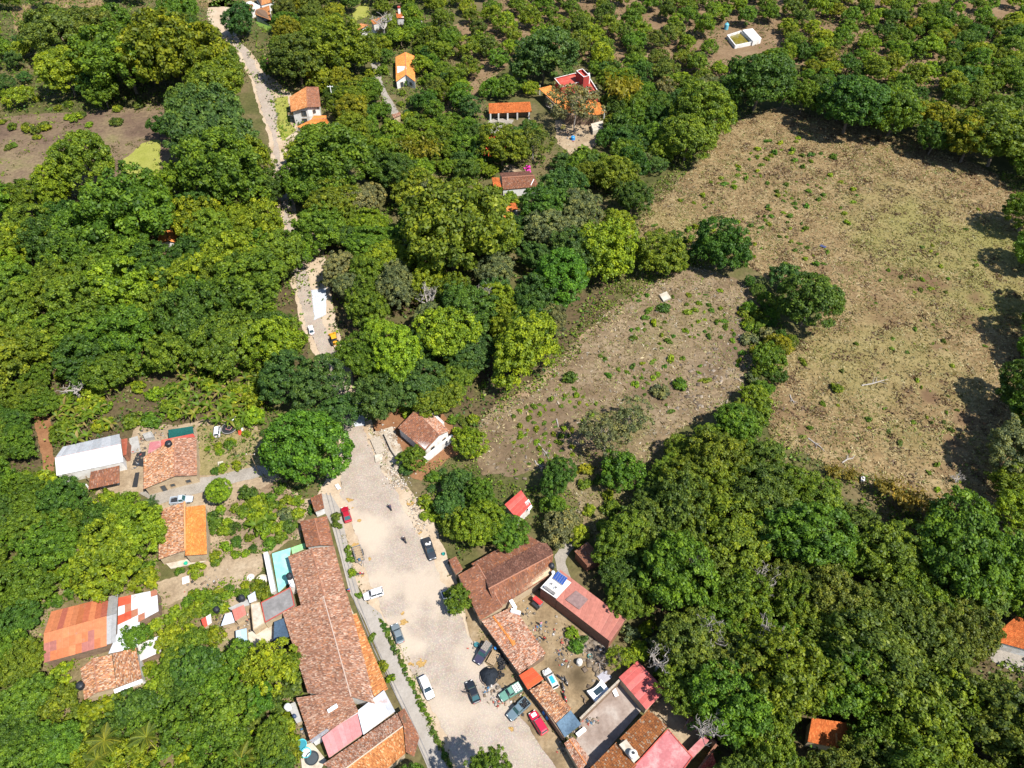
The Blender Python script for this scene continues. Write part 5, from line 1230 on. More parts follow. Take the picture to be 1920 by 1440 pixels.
o = tag(obj('blue_drum', MB().lathe([(.28, 0), (.3, .1), (.28, .4), (.2, .44)], 12).mesh('blue_drum', M['plastic']), None, P(674, 1050, .70), (.03, .08, .14)), 'dark blue tub standing on the flatbed trailer', 'tub')
# yellow digger
dg = empty('backhoe', P(628, 642), 'yellow backhoe loader parked under the trees beside the street', 'digger', rz=heading(628, 642, -7, -22))
Y = (.55, .27, .012)
MB().loft([ring(-1.4, .62, .6, .95, 1.15), ring(0, .66, .55, 1.0, 1.25), ring(1.9, .5, .6, 1.0, 1.2), ring(2.2, .42, .7, .95, 1.1)]).build('body', M['paint_dull'], dg, color=Y)
for x in (-.9, .4):
    for s in (-1, 1): MB().box((x, s * .6, 1.85), (.09, .09, 1.3)).build('cab_post', M['black'], dg)
MB().box((-.25, 0, 2.54), (1.7, 1.45, .12), taper=.9).build('cab_roof', M['paint_dull'], dg, color=Y)
MB().box((-.25, 0, 1.85), (1.2, 1.1, 1.1)).build('cab_glass', M['glass'], dg)
for s in (-1, 1):
    wheel(dg, -.9, s * .85, .68, .4); wheel(dg, 1.5, s * .75, .48, .3)
    MB().tube([(.8, s * .55, 1.1), (2.2, s * .55, 1.3), (3.0, s * .55, .7)], .09, 5).build('loader_arm', M['paint_dull'], dg, color=Y)
MB().loft([[(2.8, -1, .2), (3.6, -1, .15), (3.0, -1, .9), (2.8, -1, .9)], [(2.8, 1, .2), (3.6, 1, .15), (3.0, 1, .9), (2.8, 1, .9)]]).build('front_bucket', M['paint_dull'], dg, color=Y)
MB().tube([(-1.4, 0, 1.0), (-2.2, 0, 2.5), (-3.0, 0, 1.5)], [.16, .14, .1], 6).build('rear_arm', M['paint_dull'], dg, color=Y)
MB().loft([[(-3.0, -.3, 1.5), (-2.7, -.3, 1.0), (-3.2, -.3, .8), (-3.3, -.3, 1.3)], [(-3.0, .3, 1.5), (-2.7, .3, 1.0), (-3.2, .3, .8), (-3.3, .3, 1.3)]]).build('rear_bucket', M['steel'], dg)

# ------------------------------------------------------------------ people and motorcycles
def skinned(name, pts, edges, radii, mat, parent, color=None, sub=1):
    me = bpy.data.meshes.new(name); me.from_pydata(pts, edges, []); me.update()
    o = obj(name, me, parent, color=color); me.materials.append(mat)
    o.modifiers.new('skin', 'SKIN').use_smooth_shade = True
    sk = me.skin_vertices[0]
    for i, r in enumerate(radii): sk.data[i].radius = (r, r)
    sk.data[0].use_root = True
    if sub: m = o.modifiers.new('subdivision', 'SUBSURF'); m.levels = sub; m.render_levels = sub
    return o
def person(label, loc, rz, shirt, trousers, pose='stand', hair=(.012, .01, .009), group=None, name='person'):
    root = empty(name, loc, label, 'person', group, rz)
    s = pose == 'sit'                                   # x forward, seated on a saddle or upright
    hip = Vector((0, 0, .82 if s else .93)); chest = hip + Vector((.10 if s else .02, 0, .42)); neck = chest + Vector((.03, 0, .14)); head = neck + Vector((.03, 0, .15)); top = head + Vector((.0, 0, .09))
    J = [hip, hip + Vector((.03, 0, .2)), chest, neck, head, top]; E = [(0, 1), (1, 2), (2, 3), (3, 4), (4, 5)]; RR = [.13, .12, .14, .055, .09, .075]
    arms, legs = [], []
    for k, sgn in enumerate((-1, 1)):
        sh_ = chest + Vector((0, .19 * sgn, .05))
        el = sh_ + (Vector((.22, .06 * sgn, -.2)) if s else Vector((-.06 + .14 * k, .07 * sgn, -.28)))
        wr = el + (Vector((.26, -.04 * sgn, .02)) if s else Vector((.06 + .1 * k, 0, -.25)))
        hd = wr + (wr - el).normalized() * .12
        b = len(J); J += [sh_, el, wr, hd]; E += [(2, b), (b, b + 1), (b + 1, b + 2), (b + 2, b + 3)]; RR += [.06, .046, .034, .03]; arms.append((sh_, el, wr))
        hp = hip + Vector((0, .1 * sgn, -.06)); kn = hp + (Vector((.36, .12 * sgn, -.1)) if s else Vector((.12 * (1 if k else -.6), .01 * sgn, -.42)))
        an = kn + (Vector((-.1, 0, -.42)) if s else Vector((-.08 * (1 if k else 1.2), 0, -.41))); ft = an + Vector((.16, 0, -.04))
        b = len(J); J += [hp, kn, an, ft]; E += [(0, b), (b, b + 1), (b + 1, b + 2), (b + 2, b + 3)]; RR += [.085, .06, .042, .04]; legs.append((hp, kn, an))
    skinned('body', J, E, RR, M['skin'], root)
    j = [hip + Vector((0, 0, .02)), chest, chest + Vector((0.02, 0, .1))]; e = [(0, 1), (1, 2)]; r = [.155, .165, .08]
    for a in arms: b = len(j); j += [a[0], a[1]]; e += [(1, b), (b, b + 1)]; r += [.085, .07]
    skinned('shirt', j, e, r, M['cloth'], root, shirt)
    j = [hip]; e = []; r = [.15]
    for a in legs: b = len(j); j += list(a); e += [(0, b), (b, b + 1), (b + 1, b + 2)]; r += [.105, .08, .065]
    skinned('trousers', j, e, r, M['cloth'], root, trousers)
    hm = MB(); c = top + Vector((-.015, 0, -.03))
    hm.lathe([(.098, -.07), (.108, 0), (.085, .07), (.03, .1)], 10, c); hm.build('hair', M['cloth'], root, color=hair, smooth=True)
    return root
def motorcycle(label, px, py, d, col, rider=None, group=None, lean=0.0):
    root = empty('motorcycle', P(px, py, .1), label, 'motorcycle', group, heading(px, py, *d))
    for x in (-.62, .66):
        o = obj('wheel', MB().torus((0, 0, 0), .24, .06, 14, 6, 'Y').mesh('wheel', M['rubber'], True), root, (x, 0, .3)); MB().lathe([(.17, -.02), (.17, .02)], 10, axis='Y').build('rim', M['steel'], o)
    MB().loft([[(-.35, -.1, .35), (-.35, .1, .35), (-.35, .1, .6), (-.35, -.1, .6)], [(.3, -.12, .3), (.3, .12, .3), (.3, .1, .62), (.3, -.1, .62)]]).build('engine', M['concrete_dark'], root)
    MB().loft([[(-.05, -.1, .72), (-.05, .1, .72), (-.05, .09, .86), (-.05, -.09, .86)], [(.2, -.15, .7), (.2, .15, .7), (.2, .12, .94), (.2, -.12, .94)], [(.42, -.08, .74), (.42, .08, .74), (.42, .06, .88), (.42, -.06, .88)]]).build('fuel_tank', M['paint'], root, color=col)
    MB().loft([[(-.8, -.09, .76), (-.8, .09, .76), (-.8, .08, .84), (-.8, -.08, .84)], [(-.05, -.13, .72), (-.05, .13, .72), (-.05, .11, .82), (-.05, -.11, .82)]]).build('seat', M['black'], root)
    MB().box((-.85, 0, .66), (.42, .16, .05)).build('mudguard', M['paint'], root, color=col); MB().box((.68, 0, .63), (.42, .13, .05)).build('mudguard', M['paint'], root, color=col)
    f = MB()
    for s in (-1, 1): f.tube([(.66, s * .09, .3), (.45, s * .07, .98)], .025, 5); f.tube([(-.62, s * .09, .3), (.1, s * .08, .45)], .025, 4)
    f.tube([(.36, -.36, 1.02), (.46, -.16, .98), (.46, .16, .98), (.36, .36, 1.02)], .022, 5); f.build('frame', M['steel'], root)
    MB().lathe([(.09, 0), (.1, .1)], 10, (.52, 0, .86), 'X').build('headlight', M['lamp'], root)
    if rider: person(rider[0], P(px, py, .1) + Matrix.Rotation(root.rotation_euler.z, 3, 'Z') @ Vector((-.25, 0, 0)), root.rotation_euler.z, rider[1], rider[2], 'sit')
    return root
motorcycle('dark motorcycle riding up the middle of the street', 732, 953, (-8, -16), (.02, .02, .025), ('motorcyclist in dark purple riding up the middle of the street', (.06, .05, .09), (.04, .04, .06)))
motorcycle('dark motorcycle farther down the street beside the black pickup', 759, 1014, (-8, -14), (.025, .025, .03), ('motorcyclist in black and grey farther down the street', (.03, .03, .04), (.05, .05, .06)))
motorcycle('red motorcycle leaning out beside the trimmed bush by the pavement', 675, 1078, (14, -2), (.40, .01, .03))
motorcycle('black motorcycle nearest the oil stain in the junk yard', 1061, 1279, (8, 18), (.02, .02, .025))
motorcycle('black motorcycle beside the white stripped car shell', 1051, 1273, (12, 10), (.03, .03, .035))
motorcycle('grey motorcycle lowest of the three parked dark ones in the yard', 1056, 1290, (4, 14), (.08, .08, .09))
motorcycle('red motorcycle below the dark ones in the junk yard', 1059, 1309, (6, 15), (.45, .01, .02))
person('person in a blue shirt and red shorts walking on the pavement', P(655, 1110, .16), heading(655, 1110, 3, 10), (.03, .12, .36), (.42, .03, .03))
person('person in a red shirt standing in the junk yard beside the pale tiled roof', P(1020, 1200, .1), 1.0, (.45, .04, .03), (.03, .03, .04))
person('person in a pink shirt near the upper corner of the junk yard', P(1014, 1173, .1), 2.0, (.5, .2, .26), (.3, .3, .32))

# ------------------------------------------------------------------ tanks, play things, junk
def tank(label, px, py, z, col=None, r=.62, h=1.25, name='water_tank'):
    root = empty(name, P(px, py, z), label, 'water tank')
    p = [(r * .96, 0), (r, .06)]
    for k in range(4): y = h * (.12 + .2 * k); p += [(r, y), (r * .965, y + .05), (r, y + .1)]
    p += [(r * .98, h * .86), (r * .7, h * 1.0), (r * .36, h * 1.06)]
    MB().lathe(p, 18).build('tank_body', M['plastic'], root, color=col or (.014, .016, .02), smooth=False)
    MB().lathe([(r * .36, h * 1.06), (r * .36, h * 1.14), (r * .1, h * 1.18)], 12).build('lid', M['plastic'], root, color=col or (.02, .022, .026))
    MB().tube([(r, 0, .2), (r + .2, 0, .2), (r + .2, 0, -.2)], .03, 5).build('pipe', M['steel'], root)
    return root
tank('black water tank on the roof of the speckled farmhouse', 318, 835, 4.3, r=.75)
tank('black water tank beside the turquoise floor', 544, 1083, 3.1, r=.62)
tank('white ribbed tank lid on the white block beside the long house', 549, 1098, 3.1, (.5, .5, .5), .45, .7)
tank('black water tank behind the salmon shack roof', 455, 1124, 2.3, r=.6)
tank('black water tank left of the salmon shack roof', 408, 1146, 1.2, r=.6)
tank('black water tank at the lower left corner of the tan tiled cottage', 153, 1288, 2.9, r=.7)
tank('white water tank with a dark lid on the ledge of the lower tiled house', 541, 1328, 2.2, (.55, .55, .54), .6)
tank('dark blue barrel on the ledge beside the white tank', 553, 1344, 2.2, (.03, .05, .1), .32, .7)
tank('black water tank on the brown roof end beside the solar panel', 1034, 1064, 3.6, r=.6)
tank('small white tank below the black one by the solar panel', 1037, 1075, 4.4, (.6, .6, .6), .35, .6)
t = tank('white roof tank with a dark lid hole on the stepped slab', 1186, 1416, 4.25, (.55, .54, .5), .75, 1.2); MB().lathe([(.26, 1.42), (.24, 1.45)], 12).build('lid_hole', M['black'], t)
tank('white round tank standing alone in the junk yard', 1086, 1244, 0, (.55, .53, .48), .58, 1.3)
tank('left of the two blue tanks beside the rust tiled hut', 590, 158, 0, (.02, .16, .36), 1.0, 2.2)
tank('right of the two blue tanks beside the rust tiled hut', 603, 156, 0, (.03, .22, .42), 1.0, 2.2)
tank('bluish water tank at the corner of the orchard basin', 1361, 55, 0, (.10, .34, .42), 1.0, 2.6)
tank('blue barrel in the yard of the red house', 1074, 262, 0, (.02, .2, .5), .8, 1.4)
tank('white round tank beside the pale orange roof below the cottage', 962, 402, 0, (.5, .52, .52), 1.1, 1.6)
def tub(label, px, py, z, r, h, col, water=None):
    root = empty('round_tub', P(px, py, z), label, 'tub')
    MB().lathe([(r * .82, 0), (r, h), (r * 1.06, h), (r * .9, h - .04), (r * .78, .08)], 18).build('tub_body', M['plastic'], root, color=col)
    if water: MB().lathe([(r * .86, h * .7), (r * .1, h * .72)], 16).build('water', M['plastic'], root, color=water)
    return root
tub('turquoise round tub tilted beside the lower tiled house', 566, 1398, 0, .95, .6, (.06, .42, .5), (.03, .2, .26))
tub('turquoise rimmed tub filled white beside the turquoise one', 575, 1413, .25, .85, .6, (.06, .42, .5), (.55, .6, .6))
tub('wide black round tub on the cream wash floor', 586, 1423, .25, 1.15, .5, (.03, .035, .04), (.05, .06, .065))
tub('pale round concrete tub right of the other pale tub in the scrub', 492, 1089, 0, 1.15, .5, (.42, .36, .28), (.5, .46, .38))
tub('smaller pale round tub on the scrub path', 471, 1084, 0, .75, .4, (.46, .43, .37), (.52, .5, .45))
tub('green plastic tub near the terrace of the paired houses', 349, 1057, .3, .4, .35, (.02, .32, .2))
tub('teal plastic tub beside the trunk pile in the junk yard', 1106, 1232, 0, .42, .5, (.03, .26, .25))
tub('teal tub behind the dark purple pickup', 894, 1210, .12, .5, .4, (.03, .14, .16))
tub('teal bucket beside the little gate roof', 832, 1040, .0, .35, .5, (.02, .22, .2))
# trampoline
tp = empty('trampoline', P(431, 806), 'black round trampoline with a pale pink square marked on it', 'trampoline')
MB().lathe([(1.62, .78), (.05, .74)], 24).build('jump_mat', M['black'], tp); MB().torus((0, 0, .8), 1.78, .1, 28, 6).build('rim_pad', M['concrete_dark'], tp)
for k in range(4):
    a = k * math.pi / 2 + .5; b = a + math.pi / 2
    MB().tube([(.8 * math.cos(a), .8 * math.sin(a), .8), (.8 * math.cos(b), .8 * math.sin(b), .8)], .05, 4).build('pink_bar', M['plastic'], tp, color=(.5, .2, .2))
for k in range(6):
    a = k * math.pi / 3
    MB().tube([(1.75 * math.cos(a), 1.75 * math.sin(a), 0), (1.75 * math.cos(a), 1.75 * math.sin(a), .8)], .05, 5).build('leg', M['steel'], tp)
ld = empty('sun_lounger', P(436, 790), 'white folded sun lounger leaning at the top edge of the trampoline', 'lounger', rz=.5)
MB().box((0, 0, .5), (1.7, .6, .08)).build('bed', M['white'], ld); MB().box((.9, 0, .75), (.5, .6, .08), mat=Matrix.Rotation(-.8, 3, 'Y')).build('backrest', M['white'], ld)
for x in (-.7, .6): MB().box((x, 0, .24), (.08, .5, .48)).build('leg', M['steel'], ld)
sl = empty('slide', P(451, 812), 'red plastic garden slide beside the trampoline', 'slide', rz=heading(451, 812, 0, 10))
RC = (.52, .03, .008)
V = [(0.7, -.3, .05), (0.7, .3, .05), (-.2, .3, .75), (-.2, -.3, .75), (-.6, -.3, .95), (-.6, .3, .95)]
MB().add(V + [(x, y, z - .07) for x, y, z in V], [(0, 1, 2, 3), (3, 2, 5, 4), (6, 9, 8, 7), (9, 10, 11, 8), (0, 6, 7, 1)]).build('chute', M['plastic'], sl, color=RC)
for s in (-1, 1): MB().tube([(.7, s * .32, .12), (-.2, s * .32, .86), (-.6, s * .32, 1.1)], .05, 5).build('side_rail', M['plastic'], sl, color=RC)
MB().box((-.62, 0, .5), (.1, .8, .95)).build('ladder_panel', M['plastic'], sl, color=RC); MB().box((-.7, .5, .5), (.5, .5, .9)).build('step_block', M['white'], sl)
def seat(label, px, py, z, d, L=1.9):
    b = empty('bench', P(px, py, z), label, 'bench', rz=heading(px, py, *d))
    for k in range(3): MB().box((0, -.2 + k * .2, .44), (L, .17, .06)).build('slat', M['rust_tile'], b)
    for x in (-L * .38, L * .38): MB().box((x, 0, .2), (.12, .5, .41)).build('leg', M['wood'], b)
seat('brown wooden bench, left of the two in front of the farmhouse', 301, 914, .1, (20, -4)); seat('brown wooden bench, right of the two in front of the farmhouse', 346, 904, .1, (20, -5))
# mechanic's junk
TG = 'tyres lying in the heap beside the purple pickup'
for i in range(26):
    x, y = 938 + R.gauss(0, 6), 1240 + R.gauss(0, 11)
    o = obj('tyre', TY, None, P(x, y, .22 + .2 * (i % 3))); o.rotation_euler = (R.uniform(-.5, .5), R.uniform(-.5, .5), 0); s = R.uniform(.95, 1.35); o.scale = (s, s, s)
    tag(o, 'old black tyre lying in the heap beside the dark purple pickup', 'tyre', TG)
bt = empty('timber_stack', P(925, 1236), 'block of pale yellowish boards stacked beside the dark purple pickup', 'boards', rz=heading(925, 1236, -12, 22))
for k in range(5): MB().box((0, -.66 + k * .33, .7), (2.6, .3, .09)).build('board', M['wood'], bt)
MB().box((0, 0, .33), (2.4, 1.5, .64)).build('lower_boards', M['wood_grey'], bt)
# net covered heap
hp = empty('covered_heap', P(917, 1268), 'round heap covered by a black net in the street corner', 'heap')
n, m = 20, 6; V = [(0, 0, 1.25)]; F3 = []
for j in range(1, m + 1):
    for k in range(n):
        a = 2 * math.pi * k / n; r = 1.75 * j / m * (1 + .1 * math.sin(3 * a) + .06 * math.sin(7 * a + 1)); V.append((r * math.cos(a), r * math.sin(a), 1.25 * (1 - (j / m) ** 2.2) + .06 * R.random() + .1))
F = [(0, 1 + k, 1 + (k + 1) % n, 1 + (k + 1) % n) for k in range(n)]
mb = MB(); mb.add(V, [(0, 1 + k, 1 + (k + 1) % n) for k in range(n)] + [(1 + j * n + k, 1 + (j + 1) * n + k, 1 + (j + 1) * n + (k + 1) % n, 1 + j * n + (k + 1) % n) for j in range(m - 1) for k in range(n)])
mb.build('net_cover', M['net'], hp, color=(.018, .022, .028))
MB().torus((0, 0, .12), 1.8, .09, 24, 5).build('weight_ring', M['rubber'], hp)
for i, (x, y, c) in enumerate(((1024, 1338, 'upper'), (1030, 1347, 'lower'))):
    b = empty('barrel', P(x - 4, y, .1), '%s of the two bright blue barrels between the red car and the adobe wall' % c, 'barrel')
    MB().lathe([(.3, 0), (.33, .12), (.31, .4), (.33, .68), (.3, .86)], 14).build('barrel_body', M['plastic'], b, color=(.02, .22, .6)); MB().lathe([(.29, .86), (.29, .88), (.05, .885)], 12).build('lid', M['plastic'], b, color=(.03, .3, .65))
bb = empty('barrel', P(929, 1217, .1), 'small blue barrel against the street wall behind the boards', 'barrel'); MB().lathe([(.25, 0), (.28, .3), (.25, .6)], 12).build('barrel_body', M['plastic'], bb, color=(.03, .16, .45)); MB().lathe([(.24, .6), (.05, .62)], 10).build('lid', M['plastic'], bb, color=(.03, .2, .5))
mg = empty('market_cart', P(1008, 1133), 'market cart with a red canopy and a black net side in the junk yard', 'cart', rz=heading(1008, 1133, 14, 12))
MB().loft([[(-1.0, -.5, 1.7), (-1.0, .5, 1.7), (-1.0, .3, 1.95), (-1.0, -.3, 1.95)], [(1.0, -.5, 1.7), (1.0, .5, 1.7), (1.0, .3, 1.95), (1.0, -.3, 1.95)]]).build('canopy', M['plastic'], mg, color=(.5, .04, .035))
for x in (-.9, .9):
    for y in (-.45, .45): MB().box((x, y, .85), (.07, .07, 1.7)).build('post', M['steel'], mg)
MB().box((0, -.85, .62), (1.7, .7, 1.0), taper=.85).build('net_box', M['black'], mg); MB().box((0, 0, .6), (1.8, .9, .9)).build('counter', M['concrete_dark'], mg)
for i, (px, py, d, l) in enumerate([(967, 1149, (12, 4), 'white long box on the broken end of the pale tiled roof'), (1089, 1374, (10, -8), 'white chest freezer standing in the courtyard corner'), (962, 1135, (6, 10), 'white slab leaning near the top of the pale tiled roof')]):
    b = empty('white_box', P(px, py, 3.1 if i != 1 else .16), l, 'box', rz=heading(px, py, *d)); MB().box((0, 0, .3), (1.9, .65, .6)).build('box_body', M['white'], b); MB().box((0, 0, .63), (1.94, .69, .06)).build('lid', M['white'], b)
def rag(label, px, py, z, col, L=1.2, W=.5, cat='sheet'):
    n = 6; g = np.linspace(-.5, .5, n + 1); a, b = np.meshgrid(g, g, indexing='ij')
    V = np.stack([a.ravel() * L, b.ravel() * W, .12 + .35 * fbm(a.ravel() * 4 + px, b.ravel() * 4 + py, 5)], -1)
    F = [(i * (n + 1) + j, (i + 1) * (n + 1) + j, (i + 1) * (n + 1) + j + 1, i * (n + 1) + j + 1) for i in range(n) for j in range(n)]
    o = obj('crumpled_sheet', mesh_np('crumpled_sheet', V, F, M['cloth']), None, P(px, py, z), col); o.rotation_euler.z = R.uniform(0, 3); return tag(o, label, cat)
rag('crumpled white plastic sheet in the concrete courtyard corner', 1153, 1299, .17, (.6, .6, .6), 1.6, .8)
rag('grey bundle wrapped in plastic beside the camper shell', 1133, 1270, .05, (.30, .29, .32), 2.2, 1.8)
rag('white cloth by the shaded end of the pavement', 634, 914, .1, (.62, .6, .6), 1.6, .8)
rag('dark blue rag lying in the dry field', 1543, 463, .2, (.05, .06, .12), 1.8, 1.0)
rag('white plastic sheet in the scrub beside the orange block', 349, 1089, .1, (.6, .57, .55), 1.6, 1.4)
# loose engine parts, bottles and scrap nobody could count
def litter(name, pts, cols, smin, smax, z=.1, seed=1, flatn=.6):
    r = np.random.default_rng(seed); Vs, Fs, Cs = [], [], []
    cube = np.array([(x, y, zz) for zz in (0, 1) for x, y in ((-.5, -.5), (.5, -.5), (.5, .5), (-.5, .5))])
    fq = np.array([(3, 2, 1, 0), (4, 5, 6, 7), (0, 1, 5, 4), (1, 2, 6, 5), (2, 3, 7, 6), (3, 0, 4, 7)])
    for i, (x, y) in enumerate(pts):
        s = r.uniform(smin, smax) * np.array([1, r.uniform(.3, 1), r.uniform(.2, flatn)]); a = r.uniform(0, 6.28)
        v = cube * s * np.where(np.arange(8)[:, None] > 3, r.uniform(.5, 1), 1); v = np.stack([v[:, 0] * math.cos(a) - v[:, 1] * math.sin(a) + x, v[:, 0] * math.sin(a) + v[:, 1] * math.cos(a) + y, v[:, 2] + z], -1)
        Vs.append(v); Fs.append(fq + 8 * i); Cs.append(np.repeat([np.array(cols[r.integers(len(cols))]) * r.uniform(.7, 1.2)], 6, 0))
    return obj(name, mesh_np(name, np.concatenate(Vs), np.concatenate(Fs), M['tint'], {'tint': np.concatenate(Cs)}), kind='stuff')
def gauss_pts(spec):
    out = []
    for px, py, sx, sy, n in spec:
        for _ in range(n): p = P(R.gauss(px, sx), R.gauss(py, sy)); out.append((p.x, p.y))
    return out
SCRAP = [(.36, .34, .32), (.05, .05, .055), (.16, .13, .10), (.12, .09, .06), (.22, .17, .11), (.26, .18, .12), (.2, .16, .12), (.14, .12, .1), (.3, .27, .23), (.05, .045, .04), (.35, .3, .24), (.12, .1, .08), (.3, .07, .05), (.05, .12, .2), (.16, .13, .1)]
litter('scrap_litter', gauss_pts([(1055, 1223, 6, 12, 34), (1062, 1243, 8, 6, 20), (1000, 1120, 12, 8, 18), (985, 1150, 8, 6, 18), (1040, 1190, 16, 12, 36), (1115, 1215, 10, 10, 40), (1120, 1246, 8, 6, 22), (955, 1300, 18, 8, 40), (935, 1315, 8, 6, 40), (918, 1292, 8, 6, 40),
   (1070, 1375, 8, 6, 30), (1108, 1352, 7, 5, 50), (1005, 1185, 8, 10, 40), (975, 1320, 10, 8, 40), (895, 1212, 6, 4, 20), (1052, 1400, 5, 8, 20), (1080, 1205, 20, 14, 60), (1130, 1215, 9, 5, 40)]), SCRAP, .15, .6, .1, 3)
litter('scrap_litter', gauss_pts([(260, 840, 10, 8, 40), (275, 820, 8, 5, 30), (300, 818, 6, 3, 14), (255, 870, 5, 6, 20), (470, 1170, 10, 12, 30), (420, 1160, 14, 10, 30), (390, 1090, 20, 14, 40), (570, 1380, 5, 14, 24), (550, 1360, 4, 10, 16), (1080, 245, 20, 8, 60), (1060, 260, 14, 10, 50), (960, 400, 8, 4, 12)]), SCRAP, .15, .6, .1, 4)
STN = [(.36, .31, .25), (.28, .23, .18), (.42, .38, .33), (.22, .17, .13)]
litter('rubble', gauss_pts([(725, 830, 14, 14, 220), (712, 845, 8, 10, 120), (745, 905, 12, 7, 200), (775, 950, 5, 14, 70), (790, 985, 8, 14, 90), (735, 885, 8, 8, 60), (1290, 498, 25, 5, 50), (1255, 540, 8, 4, 24), (905, 815, 8, 4, 12)]), STN, .12, .5, .08, 5)
litter('wood_debris', gauss_pts([(1120, 1235, 10, 18, 120), (1105, 1210, 16, 8, 90), (1345, 705, 30, 30, 90), (1390, 610, 20, 30, 60), (1300, 740, 30, 20, 60), (1000, 860, 40, 40, 60)]), [(.10, .075, .055), (.16, .125, .09), (.22, .18, .14)], .2, 1.2, .12, 6, .25)
for i, (px, py, d, L, l) in enumerate([(1020, 848, (20, 30), 5, 'longest pale fallen log in the burnt corner of the fallow field'), (1010, 872, (14, 14), 3.5, 'short pale fallen log below the longest one in the fallow field'), (1640, 718, (50, -12), 8, 'dead grey branch lying in the dry field'), (1530, 835, (30, 24), 6, 'thin dark branch lying low in the dry field'),
        (1590, 862, (24, -14), 5, 'thin branch beside the dark shrubs of the dry field'), (1045, 795, (3, 16), 4, 'pale upright post at the top of the fallow field path'), (1485, 750, (8, 16), 5, 'forked dead branch at the left edge of the dry field'), (415, 1405, (16, 18), 4, 'pale dead trunk in the bushes at the bottom left'),
        (1120, 1240, (24, 22), 6, 'long dark trunk lying across the back of the junk yard'), (1095, 1315, (8, 18), 3, 'dark bent pipe on the floor of the junk yard')]):
    a, b = P(px - d[0] / 2, py - d[1] / 2), P(px + d[0] / 2, py + d[1] / 2); m = (a + b) / 2
    root = empty('fallen_log' if i not in (5, 9) else ('post', 'bent_pipe')[i == 9], m, l, 'log' if i not in (5, 9) else ('post', 'pipe')[i == 9])
    k = (b - a) / 2; pts = [-k, -k * .3 + Vector((R.uniform(-.3, .3), R.uniform(-.3, .3), .1)), k * .4 + Vector((R.uniform(-.3, .3), R.uniform(-.3, .3), .15)), k]
    MB().tube([p + Vector((0, 0, .25)) for p in pts], [.2, .17, .12, .05], 6).build('trunk', M['bark_pale'] if i not in (8, 9) else M['bark'], root)
    for t in range(3 if i not in (5, 9) else 0):
        q = k * R.uniform(-.2, .6); s = Matrix.Rotation(R.choice([-.8, .8]), 3, 'Z') @ (k.normalized() * L * .25)
        MB().tube([q + Vector((0, 0, .25)), q + s + Vector((0, 0, .5))], [.09, .03], 5).build('branch', M['bark_pale'], root)
# utility pole by the white house
for i, (px, py, h, l) in enumerate([(627, 205, 9.5, 'white concrete utility pole with a crossarm beside the white house'), (484, 884, 7.0, 'slim utility pole beside the stone driveway')]):
    root = empty('utility_pole', P(px, py), l, 'utility pole')
    MB().tube([(0, 0, 0), (0, 0, h)], [.2, .12] if i == 0 else [.12, .08], 8).build('pole', M['white'] if i == 0 else M['wood'], root)
    MB().box((0, 0, h - .4), (2.2, .14, .14)).build('crossarm', M['white'] if i == 0 else M['wood'], root)
    for x in (-.9, 0, .9): MB().lathe([(.06, 0), (.09, .1), (.05, .22)], 8, (x, 0, h - .33)).build('insulator', M['white'], root)
# fence posts along the field
for i in range(13):
    t = i / 12; px, py = 1478 + 150 * t + R.uniform(-3, 3), 204 + 34 * t + R.uniform(-2, 2)
    o = obj('fence_post', MB().tube([(0, 0, 0), (R.uniform(-.1, .1), 0, 1.6)], [.09, .06], 5).mesh('fence_post', M['bark']), None, P(px, py)); tag(o, 'weathered fence post along the far edge of the dry field', 'fence post', 'fence posts along the dry field')
